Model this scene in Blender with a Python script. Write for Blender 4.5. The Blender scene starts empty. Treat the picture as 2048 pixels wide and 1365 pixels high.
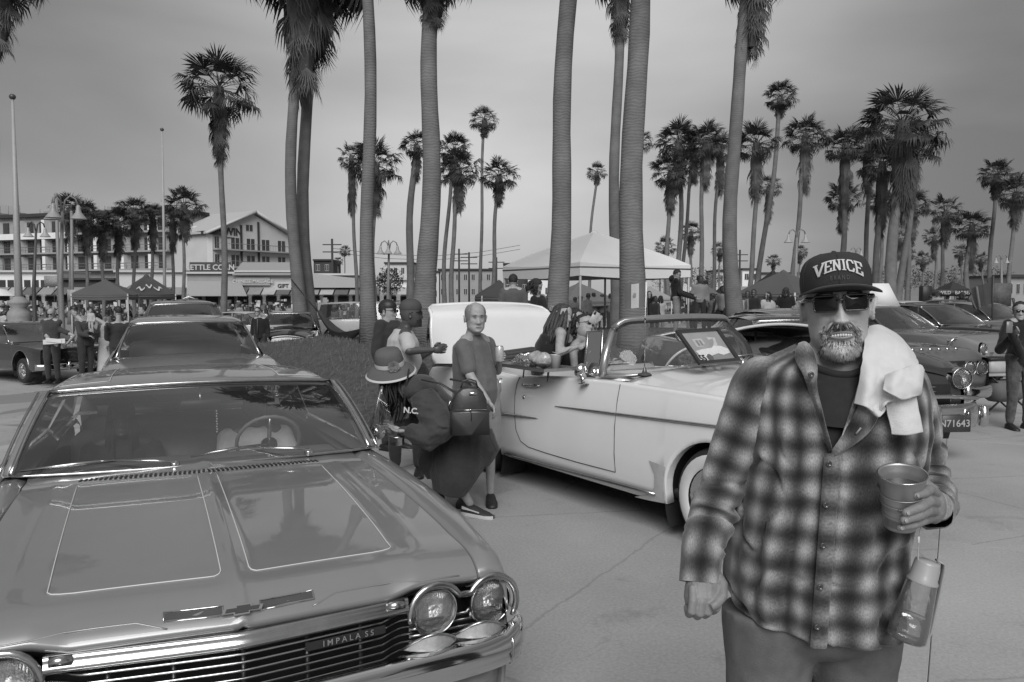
import bpy, bmesh, math, random
import numpy as np
from math import sin, cos, pi, radians as rad, exp, sqrt
from mathutils import Vector, Matrix, noise as mnoise
random.seed(7)
SC = bpy.context.scene
COL = SC.collection
# ------------------------------------------------------------------ camera
H = 1.68; F = 1593.0; CX, CY = 1024.0, 682.5; YH = 590.0
PIT = math.atan((CY - YH) / F)
cam = bpy.data.cameras.new('camera'); cam.lens = 28.0; cam.sensor_width = 36; cam.clip_end = 2000; cam.clip_start = .05
camo = bpy.data.objects.new('camera', cam); COL.objects.link(camo)
camo.location = (0, 0, H); camo.rotation_euler = (pi / 2 - PIT, 0, 0); SC.camera = camo
# ------------------------------------------------------------------ sky, sun, exposure
SUN_EL, SUN_AZ = rad(38), rad(181)          # azimuth: compass direction the light comes from, measured from +Y clockwise
w = bpy.data.worlds.new('World'); SC.world = w; w.use_nodes = True
nt = w.node_tree; nt.nodes.clear()
N = nt.nodes.new; L = nt.links.new
out = N('ShaderNodeOutputWorld'); bg = N('ShaderNodeBackground'); sky = N('ShaderNodeTexSky'); sky.sky_type = 'NISHITA'
sky.sun_disc = False; sky.sun_elevation = SUN_EL; sky.sun_rotation = SUN_AZ; sky.dust_density = 3; sky.air_density = 1
bw = N('ShaderNodeRGBToBW'); L(sky.outputs[0], bw.inputs[0])
geo = N('ShaderNodeTexCoord')
mp = N('ShaderNodeMapping'); mp.inputs['Scale'].default_value = (1.1, 1.1, 3.4); mp.inputs['Location'].default_value = (.62, .1, .3); L(geo.outputs['Generated'], mp.inputs[0])
n1 = N('ShaderNodeTexNoise'); n1.inputs['Scale'].default_value = 1.25; n1.inputs['Detail'].default_value = 5; n1.inputs['Roughness'].default_value = .45; n1.inputs['Distortion'].default_value = .25
L(mp.outputs[0], n1.inputs[0])
cr = N('ShaderNodeMapRange'); cr.inputs[1].default_value = .37; cr.inputs[2].default_value = .66; cr.inputs[3].default_value = 2.1; cr.inputs[4].default_value = 4.1
L(n1.outputs[0], cr.inputs[0])
flat = N('ShaderNodeMath'); flat.operation = 'MULTIPLY_ADD'; flat.inputs[1].default_value = .10       # overcast: cloud layer hides most of the clear sky's gradient
L(bw.outputs[0], flat.inputs[0]); L(cr.outputs[0], flat.inputs[2])
# the cloud layer is thicker, hence darker, towards the left (west) and the far right
sepd = N('ShaderNodeSeparateXYZ'); L(geo.outputs['Generated'], sepd.inputs[0])
vb = N('ShaderNodeMath'); vb.operation = 'SUBTRACT'; vb.inputs[1].default_value = .03; L(sepd.outputs[0], vb.inputs[0])
vb2 = N('ShaderNodeMath'); vb2.operation = 'MULTIPLY'; L(vb.outputs[0], vb2.inputs[0]); L(vb.outputs[0], vb2.inputs[1])
vbe = N('ShaderNodeMath'); vbe.operation = 'MULTIPLY'; vbe.inputs[1].default_value = -1 / .38 ** 2; L(vb2.outputs[0], vbe.inputs[0])
vbx = N('ShaderNodeMath'); vbx.operation = 'EXPONENT'; L(vbe.outputs[0], vbx.inputs[0])
vb3 = N('ShaderNodeMath'); vb3.operation = 'MULTIPLY_ADD'; vb3.inputs[1].default_value = .56; vb3.inputs[2].default_value = .46; L(vbx.outputs[0], vb3.inputs[0])
mul = N('ShaderNodeMath'); mul.operation = 'MULTIPLY'; L(flat.outputs[0], mul.inputs[0]); L(vb3.outputs[0], mul.inputs[1])
L(mul.outputs[0], bg.inputs[0]); bg.inputs[1].default_value = .070; L(bg.outputs[0], out.inputs[0])
sun = bpy.data.lights.new('sun', 'SUN'); sun.energy = 1.4; sun.angle = rad(40); sun.color = (1, 1, 1)
so = bpy.data.objects.new('sun', sun); COL.objects.link(so)
sd = Vector((sin(SUN_AZ) * cos(SUN_EL), cos(SUN_AZ) * cos(SUN_EL), sin(SUN_EL)))
so.rotation_euler = (-sd).to_track_quat('-Z', 'Y').to_euler(); so.location = (0, 0, 30)
SC.view_settings.view_transform = 'Standard'; SC.view_settings.look = 'None'; SC.view_settings.exposure = 1.0; SC.view_settings.gamma = 1
SC.view_settings.use_curve_mapping = False
SC.cycles.max_bounces = 6; SC.cycles.transparent_max_bounces = 12; SC.cycles.glossy_bounces = 4; SC.cycles.transmission_bounces = 5
SC.cycles.caustics_reflective = False; SC.cycles.caustics_refractive = False

# ------------------------------------------------------------------ pixel -> place
_c, _s = cos(PIT), sin(PIT)
def ray(u, v): return Vector(((u - CX) / F, _c + _s * (CY - v) / F, -_s + _c * (CY - v) / F))
CAMP = Vector((0, 0, H))
def at(u, v, Y):
    d = ray(u, v); return CAMP + d * (Y / d.y)
def gnd(u, v, z=0.0):
    d = ray(u, v); return CAMP + d * ((z - H) / d.z)

# ------------------------------------------------------------------ materials
MATS = {}
def mat(name, g=.3, rough=.6, metal=0, coat=0, var=.12, scale=8, bump=0, bscale=None, emit=0, rnd=0, spec=.5, sheen=0, alpha=None, coords='Object'):
    if name in MATS: return MATS[name]
    m = bpy.data.materials.new(name); m.use_nodes = True; t = m.node_tree; b = t.nodes['Principled BSDF']
    n, l = t.nodes.new, t.links.new
    b.inputs['Roughness'].default_value = rough; b.inputs['Metallic'].default_value = metal
    b.inputs['Coat Weight'].default_value = coat; b.inputs['Coat Roughness'].default_value = .03
    b.inputs['Specular IOR Level'].default_value = spec
    if sheen: b.inputs['Sheen Weight'].default_value = sheen
    tc = n('ShaderNodeTexCoord'); no = n('ShaderNodeTexNoise'); no.inputs['Scale'].default_value = scale; no.inputs['Detail'].default_value = 6; no.inputs['Roughness'].default_value = .6
    l(tc.outputs[coords], no.inputs[0])
    mr = n('ShaderNodeMapRange'); mr.inputs[1].default_value = .25; mr.inputs[2].default_value = .75
    mr.inputs[3].default_value = g * (1 - var); mr.inputs[4].default_value = g * (1 + var); l(no.outputs[0], mr.inputs[0])
    res = mr.outputs[0]
    if rnd:
        oi = n('ShaderNodeObjectInfo'); r2 = n('ShaderNodeMapRange'); r2.inputs[3].default_value = 1 - rnd; r2.inputs[4].default_value = 1 + rnd; l(oi.outputs['Random'], r2.inputs[0])
        mu = n('ShaderNodeMath'); mu.operation = 'MULTIPLY'; l(res, mu.inputs[0]); l(r2.outputs[0], mu.inputs[1]); res = mu.outputs[0]
    l(res, b.inputs['Base Color'])
    if bump:
        nb = n('ShaderNodeTexNoise'); nb.inputs['Scale'].default_value = bscale or scale * 6; nb.inputs['Detail'].default_value = 5; l(tc.outputs[coords], nb.inputs[0])
        bp = n('ShaderNodeBump'); bp.inputs['Strength'].default_value = bump; bp.inputs['Distance'].default_value = .02; l(nb.outputs[0], bp.inputs['Height']); l(bp.outputs[0], b.inputs['Normal'])
    if emit:
        b.inputs['Emission Color'].default_value = (1, 1, 1, 1); b.inputs['Emission Strength'].default_value = emit
    m.diffuse_color = (g, g, g, 1)
    MATS[name] = m; return m
def glass(name, tint=.8, refl=1.0, base=.0):
    """thin car or window glass: mostly see-through with fresnel mirror and a little dust"""
    if name in MATS: return MATS[name]
    m = bpy.data.materials.new(name); m.use_nodes = True; t = m.node_tree; t.nodes.clear(); n, l = t.nodes.new, t.links.new
    o = n('ShaderNodeOutputMaterial'); tr = n('ShaderNodeBsdfTransparent'); tr.inputs[0].default_value = (tint, tint, tint, 1)
    gl = n('ShaderNodeBsdfGlossy'); gl.inputs['Roughness'].default_value = .02; gl.inputs[0].default_value = (refl, refl, refl, 1)
    fr = n('ShaderNodeFresnel'); fr.inputs[0].default_value = 1.52
    mx = n('ShaderNodeMixShader'); ma = n('ShaderNodeMath'); ma.operation = 'MULTIPLY_ADD'; ma.inputs[1].default_value = 1.6; ma.inputs[2].default_value = .05; l(fr.outputs[0], ma.inputs[0]); l(ma.outputs[0], mx.inputs[0])
    l(tr.outputs[0], mx.inputs[1]); l(gl.outputs[0], mx.inputs[2])
    df = n('ShaderNodeBsdfDiffuse'); df.inputs[0].default_value = (.5, .5, .5, 1); m2 = n('ShaderNodeMixShader')
    no = n('ShaderNodeTexNoise'); no.inputs['Scale'].default_value = 3; tc = n('ShaderNodeTexCoord'); l(tc.outputs['Object'], no.inputs[0])
    mr = n('ShaderNodeMapRange'); mr.inputs[3].default_value = base * .7; mr.inputs[4].default_value = base * 1.3; l(no.outputs[0], mr.inputs[0]); l(mr.outputs[0], m2.inputs[0])
    l(mx.outputs[0], m2.inputs[1]); l(df.outputs[0], m2.inputs[2]); l(m2.outputs[0], o.inputs[0])
    MATS[name] = m; return m

# ------------------------------------------------------------------ mesh building
class MB:
    """collects vertices and faces, links as ONE mesh object"""
    def __init__(s): s.v = []; s.f = []; s.m = []; s.uv = None; s.mi = 0
    def grid(s, rows, close=False, capa=False, capb=False):
        o = len(s.v); n = len(rows[0])
        for r in rows: s.v += [tuple(p) for p in r]
        for i in range(len(rows) - 1):
            for j in range(n if close else n - 1):
                k = (j + 1) % n; s.f.append((o + i * n + j, o + i * n + k, o + (i + 1) * n + k, o + (i + 1) * n + j)); s.m.append(s.mi)
        if capa: s.f.append(tuple(o + j for j in range(n))[::-1]); s.m.append(s.mi)
        if capb: s.f.append(tuple(o + (len(rows) - 1) * n + j for j in range(n))); s.m.append(s.mi)
        return s
    def box(s, c, d, R=None, bev=0):
        c = Vector(c); o = len(s.v); h = [x / 2 for x in d]
        if bev:
            b = min(bev, min(h) * .95)
            rows = []
            for z, k in ((-h[2], b), (-h[2] + b, 0), (h[2] - b, 0), (h[2], b)):
                x, y = h[0] - k, h[1] - k; q = b * .9 if not k else b * .6
                rows.append([(x, -y + q, z), (x, y - q, z), (x - q, y, z), (-x + q, y, z), (-x, y - q, z), (-x, -y + q, z), (-x + q, -y, z), (x - q, -y, z)])
            rows = [[(R @ Vector(p) if R else Vector(p)) + c for p in r] for r in rows]
            return s.grid(rows, True, True, True)
        for x in (-1, 1):
            for y in (-1, 1):
                for z in (-1, 1):
                    p = Vector((x * h[0], y * h[1], z * h[2])); s.v.append(tuple((R @ p if R else p) + c))
        for f in ((0, 1, 3, 2), (4, 6, 7, 5), (0, 4, 5, 1), (2, 3, 7, 6), (0, 2, 6, 4), (1, 5, 7, 3)): s.f.append(tuple(o + i for i in f)); s.m.append(s.mi)
        return s
    def poly(s, pts):
        o = len(s.v); s.v += [tuple(p) for p in pts]; s.f.append(tuple(range(o, o + len(pts)))); s.m.append(s.mi); return s
    def prism(s, pts, d):
        d = Vector(d); return s.grid([[Vector(p) for p in pts], [Vector(p) + d for p in pts]], True, True, True)
    def tube(s, path, r, n=8, cap=True, flat=1.0, up=None):
        path = [Vector(p) for p in path]; rs = r if isinstance(r, (list, tuple)) else [r] * len(path)
        rows = []; prev = None
        for i, p in enumerate(path):
            t = (path[min(i + 1, len(path) - 1)] - path[max(i - 1, 0)])
            t = t.normalized() if t.length > 1e-9 else Vector((0, 0, 1))
            if prev is None:
                a = Vector(up) if up else (Vector((0, 0, 1)) if abs(t.z) < .9 else Vector((1, 0, 0)))
            else: a = prev
            b = t.cross(a); b = b.normalized() if b.length > 1e-6 else t.orthogonal().normalized(); a = b.cross(t).normalized(); prev = a
            rows.append([p + (b * cos(2 * pi * k / n) + a * sin(2 * pi * k / n) * flat) * rs[i] for k in range(n)])
        return s.grid(rows, True, cap, cap)
    def lathe(s, prof, c=(0, 0, 0), n=16, M=None, capa=False, capb=False):
        c = Vector(c); rows = [[(M @ Vector((r * cos(2 * pi * k / n), r * sin(2 * pi * k / n), z)) if M else Vector((r * cos(2 * pi * k / n), r * sin(2 * pi * k / n), z))) + c for k in range(n)] for r, z in prof]
        return s.grid(rows, True, capa, capb)
    def ell(s, c, r, R=None, n=12, m=8):
        c = Vector(c); rows = []
        for i in range(m + 1):
            a = -pi / 2 + pi * i / m; rr = max(cos(a), .02)
            rows.append([c + ((R @ Vector((r[0] * rr * cos(2 * pi * k / n), r[1] * rr * sin(2 * pi * k / n), r[2] * sin(a)))) if R else Vector((r[0] * rr * cos(2 * pi * k / n), r[1] * rr * sin(2 * pi * k / n), r[2] * sin(a)))) for k in range(n)])
        return s.grid(rows, True, True, True)
    def cone(s, a, b, ra, rb, n=10, flat=1.0, up=None):
        """tapered limb with round ends"""
        a, b = Vector(a), Vector(b); d = (b - a); L_ = d.length; d = d / L_ if L_ > 1e-6 else Vector((0, 0, 1))
        path = [a - d * ra * .98, a - d * ra * .7, a - d * ra * .35, a, a.lerp(b, .5), b, b + d * rb * .35, b + d * rb * .7, b + d * rb * .98]
        rs = [ra * .2, ra * .71, ra * .94, ra, (ra + rb) / 2, rb, rb * .94, rb * .71, rb * .2]
        return s.tube(path, rs, n, True, flat, up)
    def mesh(s, name, mats=None, smooth=True):
        me = bpy.data.meshes.new(name); me.from_pydata([tuple(p) for p in s.v], [], s.f)
        for m in (mats if isinstance(mats, (list, tuple)) else [mats]):
            if m: me.materials.append(m)
        if len(set(s.m)) > 1: me.polygons.foreach_set('material_index', s.m)
        me.polygons.foreach_set('use_smooth', [smooth] * len(me.polygons))
        if s.uv:
            uvl = me.uv_layers.new(name='UVMap'); vi = np.empty(len(me.loops), dtype=np.int32); me.loops.foreach_get('vertex_index', vi); uvl.data.foreach_set('uv', np.array(s.uv, dtype=np.float32)[vi].ravel())
        me.update(); return me
    def obj(s, name, mats=None, parent=None, smooth=True, fix=True, sharp=None, loc=None):
        me = s.mesh(name, mats, smooth)
        if fix: fixn(me)
        if smooth and sharp: me.set_sharp_from_angle(angle=rad(sharp))
        return link(name, me, parent, loc)
def fixn(me):
    b = bmesh.new(); b.from_mesh(me); bmesh.ops.recalc_face_normals(b, faces=b.faces); b.to_mesh(me); b.free()
def link(name, me, parent=None, loc=None, rz=0):
    o = bpy.data.objects.new(name, me); COL.objects.link(o)
    if parent is not None: o.parent = parent
    if loc is not None: o.location = loc
    if rz: o.rotation_euler.z = rz
    return o
def tag(o, label=None, cat=None, group=None, kind=None):
    if label: o['label'] = label
    if cat: o['category'] = cat
    if group: o['group'] = group
    if kind: o['kind'] = kind
    return o
def thing(name, label, cat, loc=(0, 0, 0), rz=0, group=None, M=None):
    o = bpy.data.objects.new(name, None); COL.objects.link(o); o.empty_display_size = .2
    if M is not None: o.matrix_world = M
    else: o.location = loc; o.rotation_euler = (0, 0, rz)
    return tag(o, label, cat, group)
def kids(o, _c={}):
    return [c for c in bpy.data.objects if c.parent == o]
def copy_tree(o, ch=None):
    """copy of a thing with copies of its parts and sub-parts"""
    c = o.copy(); COL.objects.link(c)
    for k in kids(o):
        kc = copy_tree(k); kc.parent = c
    return c
DG = None
def apply_mods(o):
    dg = bpy.context.evaluated_depsgraph_get(); ev = o.evaluated_get(dg); me = bpy.data.meshes.new_from_object(ev, depsgraph=dg)
    old = o.data; o.modifiers.clear(); o.data = me
    return o
def remesh(mb, name, m, parent, vox=.012, smooth=6, fac=.5, post=None):
    """join the volumes into one continuous skin"""
    me = mb.mesh(name, m); fixn(me); o = link(name, me, None)
    r = o.modifiers.new('r', 'REMESH'); r.mode = 'VOXEL'; r.voxel_size = vox; r.use_smooth_shade = True
    if smooth:
        s_ = o.modifiers.new('s', 'SMOOTH'); s_.iterations = smooth; s_.factor = fac
    apply_mods(o)
    if m and not len(o.data.materials):
        for q in (m if isinstance(m, (list, tuple)) else [m]): o.data.materials.append(q)
    o.data.polygons.foreach_set('use_smooth', [True] * len(o.data.polygons))
    if post:
        for v in o.data.vertices: v.co = post(v.co)
    if parent is not None: o.parent = parent
    return o
def text_mesh(txt, size, m, ext=.004, parent=None, name='lettering', M=None, bold=0, align='CENTER', spacing=1.0, fn=None, res=3):
    cu = bpy.data.curves.new(name, 'FONT'); cu.body = txt; cu.size = size; cu.extrude = ext; cu.offset = bold; cu.align_x = align; cu.align_y = 'CENTER'; cu.space_character = spacing; cu.resolution_u = res
    o = bpy.data.objects.new(name, cu); COL.objects.link(o)
    dg = bpy.context.evaluated_depsgraph_get(); me = bpy.data.meshes.new_from_object(o.evaluated_get(dg), depsgraph=dg)
    COL.objects.unlink(o); bpy.data.objects.remove(o)
    me.materials.clear(); me.materials.append(m)
    if fn:
        for v in me.vertices: v.co = fn(v.co)
    elif M is not None: me.transform(M)
    return link(name, me, parent)
def lerp(a, b, t): return a + (b - a) * t
def interp(x, xs, ys):
    if x <= xs[0]: return ys[0]
    for i in range(len(xs) - 1):
        if x <= xs[i + 1]:
            t = (x - xs[i]) / (xs[i + 1] - xs[i]); return ys[i] + (ys[i + 1] - ys[i]) * t
    return ys[-1]
def sm(x, xs, ys):
    """smooth monotone-ish interpolation (cosine eased between knots blended with linear)"""
    if x <= xs[0]: return ys[0]
    if x >= xs[-1]: return ys[-1]
    n = len(xs); i = 0
    while x > xs[i + 1]: i += 1
    h = xs[i + 1] - xs[i]; t = (x - xs[i]) / h
    def sl(k):
        if k == 0: return (ys[1] - ys[0]) / (xs[1] - xs[0])
        if k == n - 1: return (ys[-1] - ys[-2]) / (xs[-1] - xs[-2])
        a = (ys[k] - ys[k - 1]) / (xs[k] - xs[k - 1]); b = (ys[k + 1] - ys[k]) / (xs[k + 1] - xs[k])
        return 0 if a * b <= 0 else 2 * a * b / (a + b)
    m0, m1 = sl(i) * h, sl(i + 1) * h
    return (2 * t ** 3 - 3 * t * t + 1) * ys[i] + (t ** 3 - 2 * t * t + t) * m0 + (-2 * t ** 3 + 3 * t * t) * ys[i + 1] + (t ** 3 - t * t) * m1
def basis(x, y, z, o=(0, 0, 0)):
    return Matrix(((x[0], y[0], z[0], o[0]), (x[1], y[1], z[1], o[1]), (x[2], y[2], z[2], o[2]), (0, 0, 0, 1)))
def frame(x, y, z, yaw, p=0): return Matrix.Translation((x, y, z)) @ Matrix.Rotation(yaw, 4, 'Z') @ Matrix.Rotation(p, 4, 'Y')
# ================================================================== ground, lawn mound
def ground_mat():
    m = bpy.data.materials.new('worn concrete'); m.use_nodes = True; t = m.node_tree; b = t.nodes['Principled BSDF']; n, l = t.nodes.new, t.links.new
    tc = n('ShaderNodeTexCoord')
    a = n('ShaderNodeTexNoise'); a.inputs['Scale'].default_value = .35; a.inputs['Detail'].default_value = 8; a.inputs['Roughness'].default_value = .6; l(tc.outputs['Object'], a.inputs[0])
    c = n('ShaderNodeTexNoise'); c.inputs['Scale'].default_value = 55; c.inputs['Detail'].default_value = 8; c.inputs['Roughness'].default_value = .75; l(tc.outputs['Object'], c.inputs[0])
    v = n('ShaderNodeTexVoronoi'); v.inputs['Scale'].default_value = 2.3; v.inputs['Randomness'].default_value = 1; l(tc.outputs['Object'], v.inputs[0])
    r1 = n('ShaderNodeMapRange'); r1.inputs[1].default_value = .3; r1.inputs[2].default_value = .7; r1.inputs[3].default_value = .28; r1.inputs[4].default_value = .42; l(a.outputs[0], r1.inputs[0])
    r2 = n('ShaderNodeMapRange'); r2.inputs[1].default_value = .2; r2.inputs[2].default_value = .8; r2.inputs[3].default_value = .70; r2.inputs[4].default_value = 1.30; l(c.outputs[0], r2.inputs[0])
    r3 = n('ShaderNodeMapRange'); r3.inputs[1].default_value = .010; r3.inputs[2].default_value = .024; r3.inputs[3].default_value = .42; r3.inputs[4].default_value = 1; l(v.outputs['Distance'], r3.inputs[0])
    st = n('ShaderNodeTexNoise'); st.inputs['Scale'].default_value = 1.7; st.inputs['Detail'].default_value = 10; st.inputs['Roughness'].default_value = .75; st.inputs['Distortion'].default_value = .6; l(tc.outputs['Object'], st.inputs[0])
    rs_ = n('ShaderNodeMapRange'); rs_.inputs[1].default_value = .56; rs_.inputs[2].default_value = .70; rs_.inputs[3].default_value = 1; rs_.inputs[4].default_value = .74; l(st.outputs[0], rs_.inputs[0])
    wv = n('ShaderNodeTexVoronoi'); wv.feature = 'DISTANCE_TO_EDGE'; wv.inputs['Scale'].default_value = .42; nd = n('ShaderNodeMixRGB'); nd.inputs[0].default_value = .12; l(tc.outputs['Object'], nd.inputs[1]); l(st.outputs[1], nd.inputs[2]); l(nd.outputs[0], wv.inputs[0])
    rc_ = n('ShaderNodeMapRange'); rc_.inputs[1].default_value = .0012; rc_.inputs[2].default_value = .0045; rc_.inputs[3].default_value = .8; rc_.inputs[4].default_value = 1; l(wv.outputs['Distance'], rc_.inputs[0])
    ms = n('ShaderNodeMath'); ms.operation = 'MULTIPLY'; l(rs_.outputs[0], ms.inputs[0]); l(rc_.outputs[0], ms.inputs[1]); mz = n('ShaderNodeMath'); mz.operation = 'MULTIPLY'; l(r1.outputs[0], mz.inputs[0]); l(ms.outputs[0], mz.inputs[1])
    m1 = n('ShaderNodeMath'); m1.operation = 'MULTIPLY'; l(mz.outputs[0], m1.inputs[0]); l(r2.outputs[0], m1.inputs[1])
    m2 = n('ShaderNodeMath'); m2.operation = 'MULTIPLY'; l(m1.outputs[0], m2.inputs[0]); l(r3.outputs[0], m2.inputs[1]); l(m2.outputs[0], b.inputs['Base Color'])
    b.inputs['Roughness'].default_value = .85; b.inputs['Specular IOR Level'].default_value = .3
    bp = n('ShaderNodeBump'); bp.inputs['Strength'].default_value = .25; bp.inputs['Distance'].default_value = .01; l(c.outputs[0], bp.inputs['Height']); l(bp.outputs[0], b.inputs['Normal'])
    return m
GM = ground_mat()
def gz(x, y):
    a = min(1, max(0, (-x - 2.5) / 8.5)); b = min(1, max(0, (y - 7) / 9)); S = lambda t: t * t * (3 - 2 * t)
    return -.55 * S(a) * S(b) - .35 * S(min(1, max(0, (y - 22) / 25)) * min(1, max(0, (-x + 2) / 10)))
def slab_ground():
    g = MB(); xs = [-900, -200, -60] + list(range(-40, 42, 2)) + [60, 200, 900]; ys = [-30, -6] + list(range(-4, 62, 2)) + [90, 200, 1300]
    g.grid([[(x, y, gz(x, y) - .035) for x in xs] for y in ys]); return tag(g.obj('ground', mat('distant paving', .22, .9, var=.2, scale=.05), smooth=False), kind='structure')
slab_ground()
# concrete bays with open joints, following the joints seen in the photograph
ga, gb = gnd(1855, 1365), gnd(1878, 1075)
d1 = (gb - ga).normalized(); d2 = Vector((-d1.y, d1.x, 0))
pav = thing('concrete_paving', None, None, (0, 0, 0)); pav['kind'] = 'structure'
slabm = {}
for i in range(-6, 8):
    for j in range(-3, 14):
        w_, h_ = 4.6, 4.4; o = ga + d2 * (-i * w_) + d1 * (j * h_ + 2.3)
        c = o - d2 * (w_ / 2) + d1 * (h_ / 2)
        if c.y < -3 or abs(c.x) > 34 or c.y > 60: continue
        if 'm' not in slabm:
            q = MB(); ww, hh = w_ / 2 - .0016, h_ / 2 - .0016
            q.grid([[(x, y, -.10) for x, y in ((-ww, -hh), (ww, -hh), (ww, hh), (-ww, hh))], [(x, y, -.003) for x, y in ((-ww, -hh), (ww, -hh), (ww, hh), (-ww, hh))], [(x * .9985, y * .9985, 0) for x, y in ((-ww, -hh), (ww, -hh), (ww, hh), (-ww, hh))]], True, False, True)
            slabm['m'] = q.mesh('concrete_bay', GM, False)
        s_ = link('concrete_bay', slabm['m'], pav, c); s_.rotation_euler.z = math.atan2(d1.y, d1.x) - pi / 2; g0, gx, gy = gz(c.x, c.y), gz(c.x + 2, c.y) - gz(c.x - 2, c.y), gz(c.x, c.y + 2) - gz(c.x, c.y - 2)
        nv = Vector((-gx / 4, -gy / 4, 1)).normalized(); ax_ = d2.copy(); yx = Vector((d1.x, d1.y, (gx * d1.x + gy * d1.y) / 4)).normalized(); xx = yx.cross(nv).normalized(); s_.matrix_world = basis(xx, yx, nv, (c.x, c.y, g0 + random.uniform(-.0015, .0015)))
def mound_h(x, y):
    # raised lawn running behind the parked cars from centre to right
    ex = sm(x, [-9.5, -6.5, -3.5, 0, 5, 7.5, 10], [0, .42, .66, .72, .70, .45, 0])
    near = sm(x, [-9, -4, -1.5, 2, 8, 14], [19, 12.5, 8.6, 9.6, 15, 20])
    f_ = min(1, max(0, (y - near) / 5.5)); f_ = f_ * f_ * (3 - 2 * f_)
    b_ = min(1, max(0, (29 - y) / 5)); b_ = b_ * b_ * (3 - 2 * b_)
    return ex * f_ * b_
GRASS = mat('trodden lawn', .075, .95, var=.6, scale=9, bump=.8, bscale=60)
gm_ = MB(); gm_.grid([[(x, y, (mound_h(x, y) - .02 + .02 * mnoise.noise(Vector((x, y, 0))) * min(1, mound_h(x, y) * 6)) if mound_h(x, y) > .004 else gz(x, y) - .3) for x in np.linspace(-10, 16, 90)] for y in np.linspace(8, 37, 100)])
tag(gm_.obj('lawn_ground', GRASS), kind='structure')
# short grass blades near the camera side
bl = MB(); rg = random.Random(3)
for k in range(26000):
    x, y = rg.uniform(-9, 4), rg.uniform(8.8, 24) ** 1.0
    h = mound_h(x, y)
    if h < .03 or rg.random() > 14 / y: continue
    a = rg.uniform(0, 6.3); s_ = rg.uniform(.03, .075); o = len(bl.v); w_ = .006
    bl.v += [(x - w_ * cos(a), y - w_ * sin(a), h - .015), (x + w_ * cos(a), y + w_ * sin(a), h - .015), (x + rg.uniform(-.03, .03), y + rg.uniform(-.03, .03), h + s_)]; bl.f.append((o, o + 1, o + 2)); bl.m.append(0)
tag(bl.obj('grass', mat('grass blades', .12, .8, var=.4, scale=3), fix=False), 'short rough grass on the raised lawn', 'grass', kind='stuff')
# ================================================================== materials used widely
PAINT = mat('grey metallic car paint', .25, .36, .3, .8, var=.05, scale=2)
CHROME = mat('chrome', .62, .09, 1.0, var=.05, scale=5)
CHROME2 = mat('worn chrome', .5, .22, 1.0, var=.15, scale=14)
BLACK = mat('black plastic', .02, .5, var=.2)
RUBBER = mat('black tyre rubber', .025, .75, var=.25, scale=30, bump=.2)
WWALL = mat('white tyre wall', .62, .6, var=.06)
CARGLASS = glass('car windscreen glass', .93, .8, .03)
LENS = glass('clear lamp lens', .9, 1.0, .03)
VINYL = mat('grey vinyl upholstery', .2, .45, var=.15, scale=5, bump=.1)
VINYL_L = mat('pale vinyl upholstery', .36, .45, var=.08, scale=5)
STRIPE = mat('white pinstripe paint', .62, .4, var=.03)
SKIN = mat('skin', .32, .5, var=.16, scale=38, bump=.22, bscale=260, spec=.4)
SKIN_D = mat('dark skin', .075, .45, var=.12, scale=30, bump=.05, bscale=200)
HAIR = mat('dark hair', .018, .5, var=.4, scale=60, bump=.5, bscale=260)
HAIR_G = mat('grey hair', .23, .6, var=.3, scale=90, bump=.4, bscale=300)
DARKIN = mat('dark interior', .05, .7, var=.2)
def cloth(name, g, var=.12, scale=6, bump=.12): return mat(name, g, .85, var=var, scale=scale, bump=bump, bscale=40, spec=.2, sheen=.15)

def wheel(parent, c, r=.34, w=.2, side=-1, ww=False, wire=False, name='wheel'):
    """tyre, rim and hub; axis along Y, outer face towards side"""
    W = link(name, None, parent, c)
    t = MB(); h = w / 2; prof = [(r * .64, -h), (r * .8, -h * 1.05), (r * .95, -h * .95), (r, -h * .6), (r, h * .6), (r * .95, h * .95), (r * .8, h * 1.05), (r * .64, h)]
    RX = Matrix.Rotation(pi / 2, 3, 'X')
    t.lathe(prof, n=36, M=RX); t.obj('tyre', RUBBER, W)
    if ww:
        m_ = MB(); s = side * h * 1.09
        m_.lathe([(r * .64, 0), (r * .66, .006), (r * .86, .006), (r * .88, 0)], c=(0, s, 0), n=36, M=Matrix.Rotation(-side * pi / 2, 3, 'X')); m_.obj('white_wall', WWALL, W)
    k = MB(); S = Matrix.Rotation(-side * pi / 2, 3, 'X')
    k.lathe([(r * .66, -.02), (r * .66, h), (r * .6, h * .98), (r * .55, h * .45), (r * .2, h * .3 if wire else h * .75), (r * .17, h * .95), (.001, h * 1.05)], n=32, M=S)
    if wire:
        for i in range(36):
            a = 2 * pi * i / 36; b = a + (.25 if i % 2 else -.25)
            p0 = S @ Vector((r * .17 * cos(a), r * .17 * sin(a), h * .9)); p1 = S @ Vector((r * .6 * cos(b), r * .6 * sin(b), h * .7)); k.tube([p0, p1], .004, 4)
    k.obj('rim', CHROME, W); return W

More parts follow.
